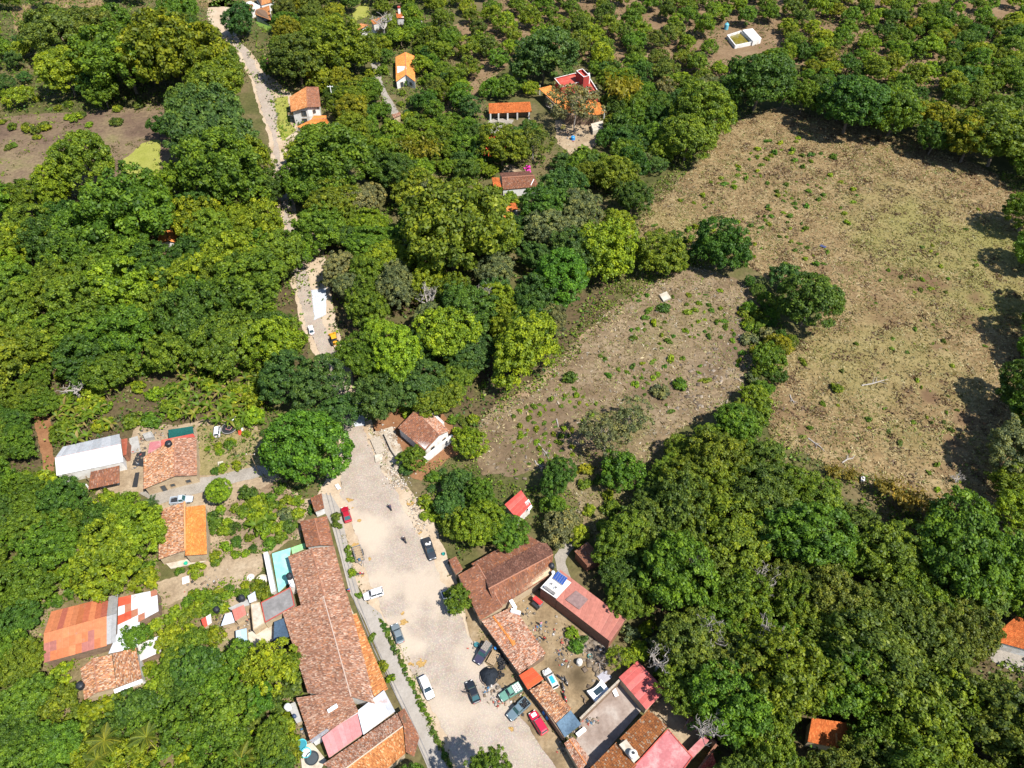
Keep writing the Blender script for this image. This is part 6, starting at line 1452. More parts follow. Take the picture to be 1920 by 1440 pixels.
# ------------------------------------------------------------------ vegetation
def quads(C, N, size, r, asp=1.5):
    """leaf faces: centres, facing directions, lengths"""
    n = len(C)
    N = N / np.maximum(np.linalg.norm(N, axis=1, keepdims=True), 1e-6)
    a = r.normal(size=(n, 3)); U = np.cross(N, a); U /= np.maximum(np.linalg.norm(U, axis=1, keepdims=True), 1e-6)
    W = np.cross(N, U)
    s = np.asarray(size).reshape(-1, 1)
    U = U * s * asp * .5; W = W * s * .5
    k = N * s * .18
    V = np.stack([C - U, C - W * 1.0 + k, C + U, C + W * 1.0 + k], 1).reshape(-1, 3)
    F = np.arange(4 * n).reshape(n, 4)
    return V, F
def crown_mesh(name, seed, nl, nq, leaf, lump=(.16, .30), vz=.78, low=-.35, rough=.16, top_bias=.35):
    """unit crown: clumps of leaf faces spread through a lumpy dome"""
    r = np.random.default_rng(seed)
    D = []
    while len(D) < nl:
        d = r.normal(size=3); d /= np.linalg.norm(d)
        if d[2] < low: continue
        if all(np.dot(d, e) < 1 - .55 / nl for e in D) or r.random() < .08: D.append(d)
    D = np.array(D)
    ph = r.uniform(0, 6.28, 6)
    prof = 1 + rough * (np.sin(D[:, 0] * 3.1 + ph[0]) + np.sin(D[:, 1] * 3.4 + ph[1]) + np.sin(D[:, 2] * 4 + ph[2])) * .6 + r.normal(0, rough * .35, nl)
    rl = r.uniform(lump[0], lump[1], nl)
    Rd = np.clip(prof, .6, 1.3) * (1 - rl * .8) * np.where(r.random(nl) < .22, r.uniform(.55, .85, nl), 1)
    C = D * Rd[:, None] * np.array([1, 1, vz])
    nc = nl // 7                                       # inner clumps, so that one does not look through the crown
    di = r.normal(size=(nc, 3)); di /= np.linalg.norm(di, axis=1, keepdims=True); di[:, 2] = np.abs(di[:, 2]) * .9 - .1
    C = np.concatenate([C, di * r.uniform(.25, .58, nc)[:, None] * np.array([1, 1, vz])]); rl = np.concatenate([rl, r.uniform(lump[1] * .9, lump[1] * 1.5, nc)]); nl += nc
    L = np.repeat(np.arange(nl), nq)
    d = r.normal(size=(nl * nq, 3)); d /= np.linalg.norm(d, axis=1, keepdims=True)
    out = C[L] / np.maximum(np.linalg.norm(C[L], axis=1, keepdims=True), 1e-3)
    d = d + out * .55 + np.array([0, 0, top_bias]); d /= np.linalg.norm(d, axis=1, keepdims=True)
    P0 = C[L] + d * (rl[L] * r.uniform(.45, 1.22, nl * nq))[:, None] * np.array([1, 1, .8])
    N = d + r.normal(0, .62, d.shape) + np.array([0, 0, .35])
    V, F = quads(P0, N, leaf * r.uniform(.65, 1.45, nl * nq), r)
    lv = np.clip(.5 + r.normal(0, .17, nl)[L] + r.normal(0, .20, nl * nq), 0, 1)
    return mesh_np(name, V, F, M['leaf'], {'leafvar': lv})
def branch_mesh(name, seed, levels=3, n=5, spread=.85, r0=.055, mat='bark', up=.5, h0=.45):
    rr = random.Random(seed); mb = MB()
    def grow(p, d, L, r, lv):
        q = p + d * L; mid = p.lerp(q, .5) + Vector((rr.uniform(-1, 1), rr.uniform(-1, 1), rr.uniform(-.5, .5))) * L * .1
        mb.tube([p, mid, q], [r, r * .8, r * .58], 5 if lv > 1 else 3)
        if lv == 0: return
        for k in range(n if lv == levels else rr.choice([2, 3])):
            a = rr.uniform(0, 6.28)
            v = Vector((math.cos(a), math.sin(a), up + rr.uniform(-.2, .4))).normalized()
            grow(q if k else mid.lerp(q, .6), (d * (1 - spread) + v * spread).normalized(), L * rr.uniform(.55, .8), r * .56, lv - 1)
    grow(Vector((0, 0, 0)), Vector((rr.uniform(-.05, .05), rr.uniform(-.05, .05), 1)).normalized(), h0, r0, levels)
    return mb.mesh(name, M[mat])
BIGC = [crown_mesh('crown', 100 + k, 230, 84, .043, (.075, .165), .82, rough=.28) for k in range(8)]
DENSEC = [crown_mesh('crown', 200 + k, 230, 84, .041, (.08, .14), .82, rough=.09) for k in range(3)]
MIDC = [crown_mesh('crown', 300 + k, 84, 60, .070, (.12, .24), .85, rough=.27) for k in range(6)]
SMALLC = [crown_mesh('crown', 400 + k, 22, 46, .16, (.22, .40), .8, low=-.1, rough=.25) for k in range(6)]
AIRYC = [crown_mesh('crown', 500 + k, 95, 40, .052, (.09, .19), .95, low=-.6, rough=.3) for k in range(3)]
TINYC = [crown_mesh('crown', 600 + k, 9, 16, .34, (.3, .5), .75, low=0, rough=.3) for k in range(4)]
TRUNK = [branch_mesh('trunk', 700 + k, 2, 5, .75, .05, 'bark', .6, .55) for k in range(4)]
PALE = [branch_mesh('trunk', 720 + k, 3, 4, .7, .038, 'bark_pale', .7, .5) for k in range(3)]
BARE = [branch_mesh('branches', 740 + k, 4, 6, .82, .05, 'bark_pale', .35, .38) for k in range(3)]
CC = {'dark': (.050, .104, .014), 'mid': (.082, .148, .013), 'olive': (.098, .150, .012), 'lime': (.140, .205, .012), 'blue': (.050, .106, .023), 'grey': (.120, .140, .060), 'yellow': (.138, .170, .011), 'bright': (.062, .145, .013), 'drab': (.082, .122, .018)}
CN = {'dark': 'dark green', 'mid': 'mid green', 'olive': 'olive green', 'lime': 'lime green', 'blue': 'bluish green', 'grey': 'grey green', 'yellow': 'yellow green', 'bright': 'bright green', 'drab': 'dull olive'}
LAND = [(575, 190, 'the two storey white house'), (760, 125, 'the bright orange house'), (955, 205, 'the rust orange stable'), (1075, 180, 'the tall red house'), (965, 342, 'the bougainvillea cottage'), (1395, 70, 'the irrigation basin'), (313, 445, 'the wood cabin'),
        (165, 855, 'the white barn'), (320, 860, 'the speckled farmhouse'), (345, 995, 'the orange roofed pair'), (150, 1185, 'the orange barn'), (210, 1265, 'the tan tiled cottage'), (440, 1155, 'the salmon shack'), (535, 1065, 'the turquoise floor'), (620, 1230, 'the largest street house'),
        (795, 805, 'the white gabled house'), (970, 947, 'the red cabin'), (950, 1070, 'the big courtyard house'), (1100, 1140, 'the pink roofed workshop'), (1105, 1040, 'the tiled hut'), (1205, 1285, 'the salmon red shed'), (1250, 1400, 'the pink terrace'), (1565, 1380, 'the shaded lodge'), (1885, 1190, 'the terrace house'),
        (584, 620, 'the white sedan'), (628, 642, 'the yellow digger'), (490, 15, 'the white villa'), (690, 45, 'the hidden terracotta houses'), (260, 305, 'the short lime grass'), (145, 705, 'the bare grey tree'), (410, 920, 'the round lime tree'), (575, 835, 'the great round street tree'), (1050, 520, 'the round bright green tree'),
        (1155, 165, 'the yellow bamboo'), (1618, 897, 'the white field marker'), (1543, 463, 'the blue rag'), (1247, 556, 'the field slab'), (1515, 570, 'the lone dark field tree'), (960, 570, 'the golden cane patch'), (400, 710, 'the banana plot'), (1890, 140, 'the green path corner'), (1690, 940, 'the yellow cane by the field'), (1290, 960, 'the dead twigs in the wood'), (430, 806, 'the trampoline')]
PLANTED = []           # (x, y, R) of every crown
REC = []               # for labels
def put(px, py, Rm, colour, kind='big', label=None, cat='tree', name=None, vz=1.0, z0=None, group=None, jit=.12, trunk=True, noname=False):
    """a tree or bush whose crown centre shows at that place in the photo"""
    sets = {'big': BIGC, 'dense': DENSEC, 'mid': MIDC, 'small': SMALLC, 'airy': AIRYC, 'tiny': TINYC}[kind]
    cz = {'big': .80 * Rm + 1.3, 'dense': .80 * Rm + 1.5, 'mid': .78 * Rm + .5, 'small': .40 * Rm, 'airy': 1.0 * Rm + 1.6, 'tiny': .3 * Rm}[kind] if z0 is None else z0
    p = P(px, py, cz)
    nm = name or {'big': 'broadleaf_tree', 'dense': 'broadleaf_tree', 'mid': 'small_tree', 'small': 'bush', 'airy': 'light_crowned_tree', 'tiny': 'low_bush'}[kind]
    c = CC[colour]; s = 1.12 + R.uniform(-jit, jit); c = (c[0] * s * R.uniform(.85, 1.18), c[1] * s, c[2] * s)
    me = R.choice(sets); rz = R.uniform(0, 6.28)
    if kind in ('tiny', 'small'):
        o = obj(nm, me, None, p, c); o.rotation_euler.z = rz; sx = R.uniform(.7, 1.4) if kind == 'tiny' else R.uniform(.85, 1.18); o.scale = (Rm * sx, Rm / sx, Rm * vz * R.uniform(.7, 1.2))
        if kind == 'small' : pass
        root = o
    else:
        root = empty(nm, (p.x, p.y, 0), None, None)
        o = obj('crown', me, root, (0, 0, cz), c); o.rotation_euler = (R.uniform(-.12, .12), R.uniform(-.12, .12), rz); sx = R.uniform(.86, 1.16) if kind == 'big' else R.uniform(.94, 1.07); o.scale = (Rm * sx, Rm / sx, Rm * vz * R.uniform(.85, 1.15))
        if trunk:
            t = obj('trunk', R.choice(PALE if kind == 'airy' else TRUNK), root); t.rotation_euler.z = rz; t.scale = (Rm, Rm, cz / .85)
    root['category'] = cat
    if group: root['group'] = group
    if label: root['label'] = label
    else: REC.append((root, px, py, Rm, colour, kind, cat))
    PLANTED.append((p.x, p.y, Rm))
    return root
def rpx(px, py, r): return r * mpp(px, py, 5)

# trees one can name one by one
NAMED = [
 (576, 838, 74, 'bright', 'dense', 'great round dense green tree hanging over the left edge of the street'), (411, 921, 25, 'lime', 'dense', 'neat round lime green tree beside the stone driveway'), (1050, 520, 55, 'bright', 'dense', 'perfectly round bright green tree above the fallow field'),
 (845, 438, 92, 'olive', 'big', 'widest olive crown in the wood below the bougainvillea cottage'), (1518, 568, 58, 'dark', 'dense', 'lone dark round tree between the two dry fields'), (1474, 522, 32, 'blue', 'mid', 'smaller bluish tree touching the lone dark field tree'),
 (1350, 465, 48, 'dark', 'big', 'dark tree at the top corner of the fallow field'), (1140, 478, 56, 'lime', 'big', 'lime tinted tree left of the fallow field top corner'), (1238, 480, 44, 'olive', 'big', 'olive tree on the strip between the two fields'), (975, 660, 62, 'lime', 'big', 'brightest lime crown at the upper left edge of the fallow field'),
 (742, 680, 56, 'lime', 'big', 'lime and grey flecked tree right of the yellow digger'), (880, 832, 30, 'lime', 'mid', 'narrow pale green conical tree at the fallow field edge'), (940, 275, 44, 'olive', 'big', 'flame tree with red flowers below the rust orange stable'),
 (1000, 262, 34, 'drab', 'airy', 'thin brownish tree between the stable and the red house'), (1080, 195, 46, 'grey', 'airy', 'tall thin eucalyptus standing in front of the red house'), (1018, 112, 50, 'blue', 'big', 'dark bluish tree behind the rust orange stable'), (640, 95, 56, 'yellow', 'big', 'tall yellow green tree behind the white house'),
 (556, 110, 52, 'drab', 'dense', 'dense greyish green tree between the upper road and the white house'), (448, 40, 30, 'blue', 'big', 'dark tree in front of the white villa beside the upper road'), (605, 150, 26, 'yellow', 'mid', 'small yellow green tree behind the blue tanks'), (156, 310, 58, 'mid', 'dense', 'round green tree left of the short lime grass'),
 (330, 108, 76, 'yellow', 'big', 'broad yellow topped tree in the upper left wood'), (232, 112, 70, 'olive', 'big', 'broad olive tree left of the yellow topped one'), (404, 152, 54, 'olive', 'big', 'olive tree leaning over the upper road from the left'), (112, 62, 50, 'drab', 'big', 'rounded dull olive tree below the small dry slope'), (176, 56, 44, 'drab', 'big', 'dull olive tree with a bare limb near the top left'),
 (122, 138, 46, 'lime', 'big', 'lime crowned tree above the burnt plot'), (390, 245, 78, 'blue', 'big', 'wide bluish tree right of the burnt plot'), (420, 330, 76, 'mid', 'big', 'wide mid green tree right of the short lime grass'), (245, 400, 80, 'mid', 'big', 'big tree in the left wood above the wood cabin'),
 (592, 724, 50, 'blue', 'big', 'dark bluish tree spreading over the street above the great round tree'), (530, 708, 50, 'blue', 'big', 'dark bluish tree left of the street above the great round tree'), (642, 770, 38, 'blue', 'mid', 'dark bluish tree overhanging the street at the pebble strip'), (715, 745, 44, 'blue', 'big', 'bluish tree right of the street pebble strip'),
 (632, 300, 72, 'mid', 'big', 'big green tree overhanging the upper road below the white house'), (590, 340, 52, 'mid', 'big', 'green tree on the right bank of the upper road'), (470, 540, 66, 'olive', 'big', 'olive tree spreading over the road from the left wood'), (560, 470, 34, 'mid', 'mid', 'green tree over the bend of the upper road'),
 (1600, 195, 62, 'dark', 'dense', 'dark dense tree in the middle of the far field edge'), (1425, 155, 58, 'dark', 'dense', 'dark dense tree at the left end of the far field edge'), (1680, 215, 46, 'mid', 'big', 'mid green tree right of the dark one on the far field edge'), (1740, 222, 38, 'yellow', 'big', 'yellowing tree on the far field edge'),
 (1320, 210, 60, 'olive', 'dense', 'olive tree row at the upper left corner of the dry field'), (1290, 260, 50, 'olive', 'dense', 'lower olive tree at the upper left corner of the dry field'), (1880, 260, 62, 'olive', 'big', 'tall olive tree at the right end of the far field edge'), (1820, 265, 46, 'yellow', 'big', 'yellow olive tree near the right end of the far field edge'),
 (1138, 812, 44, 'grey', 'airy', 'grey green feathery tree in the lower fallow field'), (1185, 785, 36, 'grey', 'airy', 'smaller feathery tree right of the other in the fallow field'), (1440, 672, 30, 'mid', 'mid', 'bushy tree on the strip between the two dry fields'), (1462, 645, 24, 'yellow', 'mid', 'yellow topped tree on the strip between the dry fields'), (1415, 745, 26, 'lime', 'mid', 'narrow lime tree at the lower end of the field strip'),
 (1790, 1020, 84, 'mid', 'big', 'brightest broad crown of the wood right of the yellow cane'), (955, 1002, 34, 'mid', 'big', 'dark tree covering the back roof of the big courtyard house'), (900, 985, 40, 'lime', 'big', 'tree between the black pickup and the big courtyard house'), (1050, 988, 34, 'grey', 'mid', 'greyish tree right of the red cabin'), (902, 930, 30, 'mid', 'big', 'green tree left of the red cabin'), (858, 908, 31, 'blue', 'mid', 'bluish tree by the street below the white gabled house'), (1044, 895, 33, 'dark', 'big', 'dark leafy tree behind the red cabin'), (845, 950, 26, 'blue', 'mid', 'small bluish tree beside the street rubble'),
 (860, 1125, 26, 'mid', 'mid', 'small street tree over the white pickup'), (772, 858, 24, 'mid', 'mid', 'round bush tree in front of the white gable'), (760, 880, 14, 'blue', 'small', 'bluish bush below the white gable bush tree'), (770, 1480, 36, 'mid', 'big', 'garden tree at the very bottom by the pavement'),
 (205, 1045, 62, 'lime', 'big', 'large lime bamboo like tree left of the orange roofed pair'), (265, 1000, 48, 'lime', 'big', 'lime tree touching the old tiled roof of the pair'), (205, 690, 44, 'mid', 'big', 'green tree beside the bare grey tree'), (1160, 1010, 50, 'mid', 'big', 'green tree behind the tiled hut'), (1170, 1075, 40, 'dark', 'big', 'dark tree right of the pink roofed workshop'), (1180, 1130, 38, 'mid', 'big', 'tree at the right corner of the pink roofed workshop'),
 (1165, 1235, 24, 'lime', 'airy', 'thin lime tree behind the salmon red shed'), (1165, 885, 40, 'mid', 'mid', 'tree at the lower tip of the fallow field'), (255, 1195, 28, 'mid', 'mid', 'round tree over the patchwork rusting roof'), (510, 1390, 34, 'mid', 'big', 'bushy tree beside the turquoise tubs'), (555, 1245, 24, 'mid', 'mid', 'dark bush tree left of the largest street house'),
]
for x, y, r, c, k, l in NAMED: put(x, y, rpx(x, y, r), c, k, l)
_g = P(852, 1428); _z = 11.5; _k = _z / math.tan(SUN_EL)
_c = (_g.x + math.cos(SUN_AZ) * _k, _g.y + math.sin(SUN_AZ) * _k)
_q = proj(np.array(_c[0]), np.array(_c[1]), np.array(_z))
put(float(_q[0]), float(_q[1]), 3.5, 'mid', 'big', 'tall street tree standing below the bottom edge, its shade on the cobbles', z0=_z)
# rows of the orchard
def orchard():
    n = 0
    for row in range(14):
        for k in range(18):
            px = 690 + k * 52 + row * 12 + R.uniform(-12, 12); py = -28 + row * 19 + (k % 2) * 5 + R.uniform(-6, 6)
            if px > 1545 + row * 10 or py > 255: continue
            reg = [(640, -40), (1560, -40), (1560, 90), (1350, 120), (1290, 170), (1180, 130), (1100, 105), (1060, 80), (980, 80), (930, 150), (900, 200), (820, 215), (790, 180), (800, 130), (720, 60), (640, 40)]
            if not inside(reg, np.array(px), np.array(py)): continue
            a_ = np.arange(8) * .785; m_ = 5 / mpp(px, py, 3)
            if hit(EXC, np.array([px, px]), np.array([py, py])) or hit(EXC_F[-1:], px + m_ * np.cos(a_), py + m_ * np.sin(a_)): continue
            rr = R.uniform(3.5, 5.3)
            q = P(px, py, 3)
            if any(math.hypot(q.x - a, q.y - b) < (rr + c) * .62 for a, b, c in PLANTED): continue
            put(px, py, rr, R.choice(['olive', 'mid', 'mid', 'lime', 'lime', 'drab', 'olive']), 'mid', 'x', 'fruit tree', 'orchard_tree', group='fruit trees of the orchard', vz=1.05, jit=.2)['row'] = row
def nth(i):
    w = ['first', 'second', 'third', 'fourth', 'fifth', 'sixth', 'seventh', 'eighth', 'ninth', 'tenth', 'eleventh', 'twelfth', 'thirteenth', 'fourteenth', 'fifteenth', 'sixteenth', 'seventeenth', 'eighteenth', 'nineteenth', 'twentieth']
    t = ['twenty', 'thirty', 'forty', 'fifty', 'sixty']
    return w[i] if i < 20 else (t[(i + 1) // 10 - 2] + '-' + w[(i + 1) % 10 - 1] if (i + 1) % 10 else ['thirtieth', 'fortieth', 'fiftieth', 'sixtieth'][(i + 1) // 10 - 3])
orchard()
_rows = {}
for o in COL.objects:
    if o.name.startswith('orchard_tree'): _rows.setdefault(o['row'], []).append(o); del o['row']
for i, k in enumerate(sorted(_rows)):
    for j, o in enumerate(sorted(_rows[k], key=lambda o: o.location.x)): o['label'] = f'rounded fruit tree, {nth(j)} from the left in the {nth(i)} orchard row from the top'
def fill(reg, n, rmin, rmax, colours, kind='big', cat='tree', gap=.68, clump=None, lab=None, group=None, name=None, vz=1.0, tries=None, ring=.75, use_t=True, jit=.14, trunk=True):
    A = np.array(reg); lo, hi = A.min(0), A.max(0); made = 0
    for _ in range(tries or n * 25):
        if made >= n: break
        px, py = R.uniform(lo[0], hi[0]), R.uniform(lo[1], hi[1])
        if not inside(reg, np.array(px), np.array(py)): continue
        Rm = rmin + (rmax - rmin) * R.random() ** 1.2; m = Rm / mpp(px, py, 4) * ring
        a = np.arange(8) * .785; X = np.concatenate([[px], px + m * np.cos(a), px + m * .5 * np.cos(a + .4)]); Y = np.concatenate([[py], py + m * np.sin(a) * .95, py + m * .5 * np.sin(a + .4)])
        _k = np.repeat([1.05, .8, .55, .3], 12) * m / ring; Xf, Yf = px + _k * np.cos(np.arange(48) * .5236), py + _k * np.sin(np.arange(48) * .5236)
        if use_t and ring > .5 and hit(EXC_F, Xf, Yf): continue
        if hit(EXC, X, Y) or (use_t and hit(EXC_T, X, Y)): continue
        q = P(px, py, Rm * .8)
        if clump and fbm(np.array(q.x / clump), np.array(q.y / clump), 77, 3) < .5: continue
        if any(abs(q.x - x) < 30 and math.hypot(q.x - x, q.y - y) < (Rm + r) * gap for x, y, r in PLANTED): continue
        put(px, py, Rm, R.choice(colours), kind, lab, cat, name, vz, group=group, jit=jit, trunk=trunk); made += 1
    return made
W_LEFT = [(-70, 365), (80, 355), (225, 345), (300, 335), (520, 335), (540, 430), (535, 540), (520, 600), (530, 650), (470, 650), (380, 640), (310, 690), (180, 690), (110, 650), (60, 690), (-70, 690)]
W_UP = [(80, 30), (190, 20), (330, 5), (375, 60), (420, 120), (440, 200), (465, 260), (490, 330), (305, 340), (290, 250), (285, 200), (180, 190), (90, 130)]
W_MID = [(560, 260), (640, 260), (720, 320), (830, 345), (910, 400), (1000, 420), (1080, 330), (1180, 310), (1210, 330), (1190, 470), (1120, 560), (1060, 640), (990, 735), (900, 770), (800, 760), (700, 745), (650, 650), (625, 570), (600, 480), (590, 400)]
W_R = [(1250, 840), (1350, 775), (1430, 800), (1540, 885), (1640, 960), (1760, 990), (1900, 970), (1980, 1150), (1870, 1170), (1845, 1230), (1930, 1290), (1980, 1500), (1400, 1500), (1345, 1350), (1255, 1250), (1225, 1100), (1215, 980)]
fill(W_R, 94, 4.8, 8.8, ['drab', 'olive', 'drab', 'mid', 'drab', 'olive'], gap=.53)
fill(W_LEFT, 56, 5.5, 9.2, ['mid', 'lime', 'olive', 'dark', 'mid', 'lime'], gap=.58)
fill(W_UP, 34, 5.0, 8.5, ['olive', 'mid', 'drab', 'dark', 'yellow'], gap=.58)
fill(W_MID, 60, 4.5, 8.0, ['mid', 'olive', 'blue', 'dark', 'mid', 'grey', 'lime'], gap=.58)
fill([(1240, 830), (1340, 770), (1420, 760), (1440, 830), (1300, 900)], 14, 3.5, 5.5, ['olive', 'yellow', 'mid'], gap=.55)
fill([(490, 20), (640, -20), (700, 60), (700, 180), (640, 260), (560, 260), (500, 120)], 34, 3.6, 7.0, ['mid', 'olive', 'dark', 'yellow', 'drab'], gap=.56)
fill([(690, 20), (860, 40), (830, 130), (900, 220), (1010, 90), (1050, 110), (1040, 150), (1000, 260), (1010, 330), (900, 330), (760, 330), (660, 270), (690, 150)], 80, 2.4, 5.0, ['mid', 'mid', 'olive', 'dark', 'lime', 'blue'], 'mid', 'tree', gap=.62)
fill([(1100, 120), (1180, 130), (1300, 150), (1380, 150), (1290, 300), (1210, 330), (1090, 330), (1020, 300), (1130, 260), (1150, 200)], 60, 2.8, 5.6, ['mid', 'olive', 'dark', 'blue', 'grey', 'mid'], 'mid', gap=.6)
fill([(1330, 110), (1460, 80), (1540, 10), (1980, 60), (1990, 300), (1850, 260), (1760, 235), (1700, 190), (1480, 190), (1390, 180)], 125, 2.8, 5.4, ['mid', 'olive', 'dark', 'yellow', 'mid', 'lime'], 'mid', 'fruit tree', gap=.64, name='orchard_tree')
fill([(1450, 170), (1980, 240), (1980, 330), (1840, 300), (1700, 235), (1480, 195)], 14, 5.0, 7.5, ['mid', 'dark', 'olive'], 'big', gap=.6, use_t=False, ring=.3)
fill([(1540, -50), (1980, -50), (1980, 90), (1700, 50), (1560, 60)], 52, 2.8, 4.8, ['olive', 'mid', 'lime'], 'mid', 'fruit tree', gap=.85, name='orchard_tree')
fill([(-80, -50), (500, -60), (480, -5), (200, 0), (60, 20), (-80, 60)], 14, 3.5, 6.5, ['drab', 'mid', 'olive'], 'big', gap=.7)
fill([(-80, 60), (50, 40), (90, 130), (150, 190), (20, 235), (-80, 240)], 26, 2.5, 5.0, ['lime', 'mid', 'olive', 'blue'], 'mid', gap=.66)
fill([(860, 880), (900, 890), (1080, 900), (1160, 990), (1170, 1070), (1060, 1000), (1000, 900), (880, 1040), (830, 990)], 22, 2.4, 4.6, ['mid', 'dark', 'blue', 'olive', 'lime'], 'mid', gap=.6)
fill([(1180, 900), (1260, 860), (1280, 1010), (1230, 1110), (1170, 1190), (1150, 1100)], 24, 3.5, 6.0, ['dark', 'mid', 'drab', 'mid'], 'big', gap=.58)
# trees at and beyond the right edge, whose shade falls into the field
for x, y, r, c in [(1955, 470, 44, 'mid'), (1960, 560, 40, 'olive'), (1948, 660, 36, 'mid'), (1925, 745, 52, 'dark'), (1900, 842, 54, 'grey'), (1905, 910, 44, 'olive'), (1960, 800, 60, 'mid'), (1930, 400, 44, 'olive'), (1912, 960, 44, 'lime'), (1985, 620, 60, 'mid')]: put(x, y, rpx(x, y, r), c, 'big')
# bushes and garden shrubs
fill([(1395, 520), (1445, 535), (1490, 610), (1470, 680), (1440, 740), (1430, 800), (1380, 790), (1410, 720), (1440, 640), (1430, 580)], 16, 1.3, 2.8, ['mid', 'dark', 'olive', 'dark', 'mid', 'grey'], 'mid', gap=.7, use_t=False)
fill([(1195, 470), (1300, 440), (1400, 480), (1400, 510), (1290, 495), (1200, 540)], 7, 1.8, 3.2, ['mid', 'olive', 'dark', 'lime'], 'mid', gap=.7, use_t=False)
LL = [(-40, 900), (100, 890), (160, 930), (290, 950), (300, 1110), (330, 1140), (420, 1130), (430, 1220), (520, 1240), (560, 1210), (575, 1310), (555, 1480), (-40, 1480)]
fill([(-60, 900), (105, 895), (150, 950), (90, 1060), (60, 1240), (-60, 1300)], 13, 3.6, 6.0, ['mid', 'dark', 'mid', 'olive'], 'big', gap=.6)
fill([(-60, 1310), (120, 1330), (150, 1490), (-60, 1490)], 9, 3.2, 5.0, ['dark', 'mid', 'mid'], 'big', gap=.62)
fill([(330, 1290), (555, 1290), (550, 1400), (340, 1400)], 9, 2.8, 4.4, ['dark', 'mid', 'mid', 'bright'], 'mid', gap=.66)
fill(LL, 24, 2.8, 4.4, ['mid', 'lime', 'olive', 'mid', 'dark'], 'mid', gap=.62)
fill(LL, 112, 1.4, 2.8, ['mid', 'lime', 'lime', 'olive', 'lime', 'mid', 'drab'], 'small', 'bush', gap=.60, use_t=False)
fill([(-40, 680), (70, 690), (110, 740), (90, 800), (110, 900), (-40, 910)], 16, 3.4, 6.0, ['mid', 'olive', 'dark', 'mid'], 'big', gap=.6)
fill([(60, 690), (300, 690), (480, 660), (500, 790), (330, 800), (250, 810), (110, 840), (90, 790)], 28, 1.6, 3.2, ['mid', 'lime', 'olive', 'lime'], 'small', 'bush', gap=.7, use_t=False)
fill([(395, 950), (570, 890), (575, 1000), (470, 1045), (400, 1050)], 34, .9, 2.0, ['mid', 'lime', 'olive', 'dark', 'lime'], 'small', 'bush', gap=.62, use_t=False)
fill([(372, 800), (500, 800), (510, 880), (400, 900)], 11, .6, 1.3, ['mid', 'lime', 'dark'], 'small', 'bush', gap=.8, use_t=False)
fill([(310, 1050), (500, 1040), (500, 1130), (420, 1150), (340, 1150)], 16, .9, 2.0, ['mid', 'lime', 'olive'], 'small', 'bush', gap=.7, use_t=False)
fill([(640, 640), (700, 730), (690, 760), (760, 750), (900, 790), (860, 830), (790, 770), (700, 790), (640, 700)], 14, 1.2, 2.4, ['mid', 'lime', 'drab'], 'small', 'bush', gap=.7, use_t=False)
fill([(800, 880), (880, 880), (830, 1000), (790, 960)], 12, .9, 1.8, ['mid', 'lime', 'blue'], 'small', 'bush', gap=.7, use_t=False)
fill([(660, 60), (800, 60), (790, 220), (700, 290), (620, 270), (640, 180)], 22, 1.4, 2.6, ['mid', 'lime', 'blue', 'olive'], 'small', 'bush', gap=.66)
fill([(-60, 190), (300, 180), (290, 230), (100, 240), (-60, 330)], 22, 1.4, 2.8, ['lime', 'mid', 'drab', 'yellow'], 'small', 'bush', gap=.7, use_t=False)
fill([(-60, 300), (240, 250), (230, 340), (-60, 350)], 7, 1.0, 2.2, ['lime', 'mid', 'drab'], 'small', 'bush', gap=.9, use_t=False)
fill([(1380, 560), (1470, 620), (1440, 800), (1390, 780), (1420, 690)], 16, 1.4, 2.8, ['mid', 'olive', 'yellow', 'grey'], 'small', 'bush', gap=.6, use_t=False)
fill([(1080, 880), (1180, 900), (1170, 990), (1110, 1000)], 8, 1.0, 2.2, ['mid', 'lime', 'drab'], 'small', 'bush', gap=.8, use_t=False)
fill([(1130, 1150), (1230, 1180), (1250, 1290), (1200, 1240)], 12, 1.5, 3.2, ['mid', 'lime', 'grey'], 'small', 'bush', gap=.6, use_t=False)
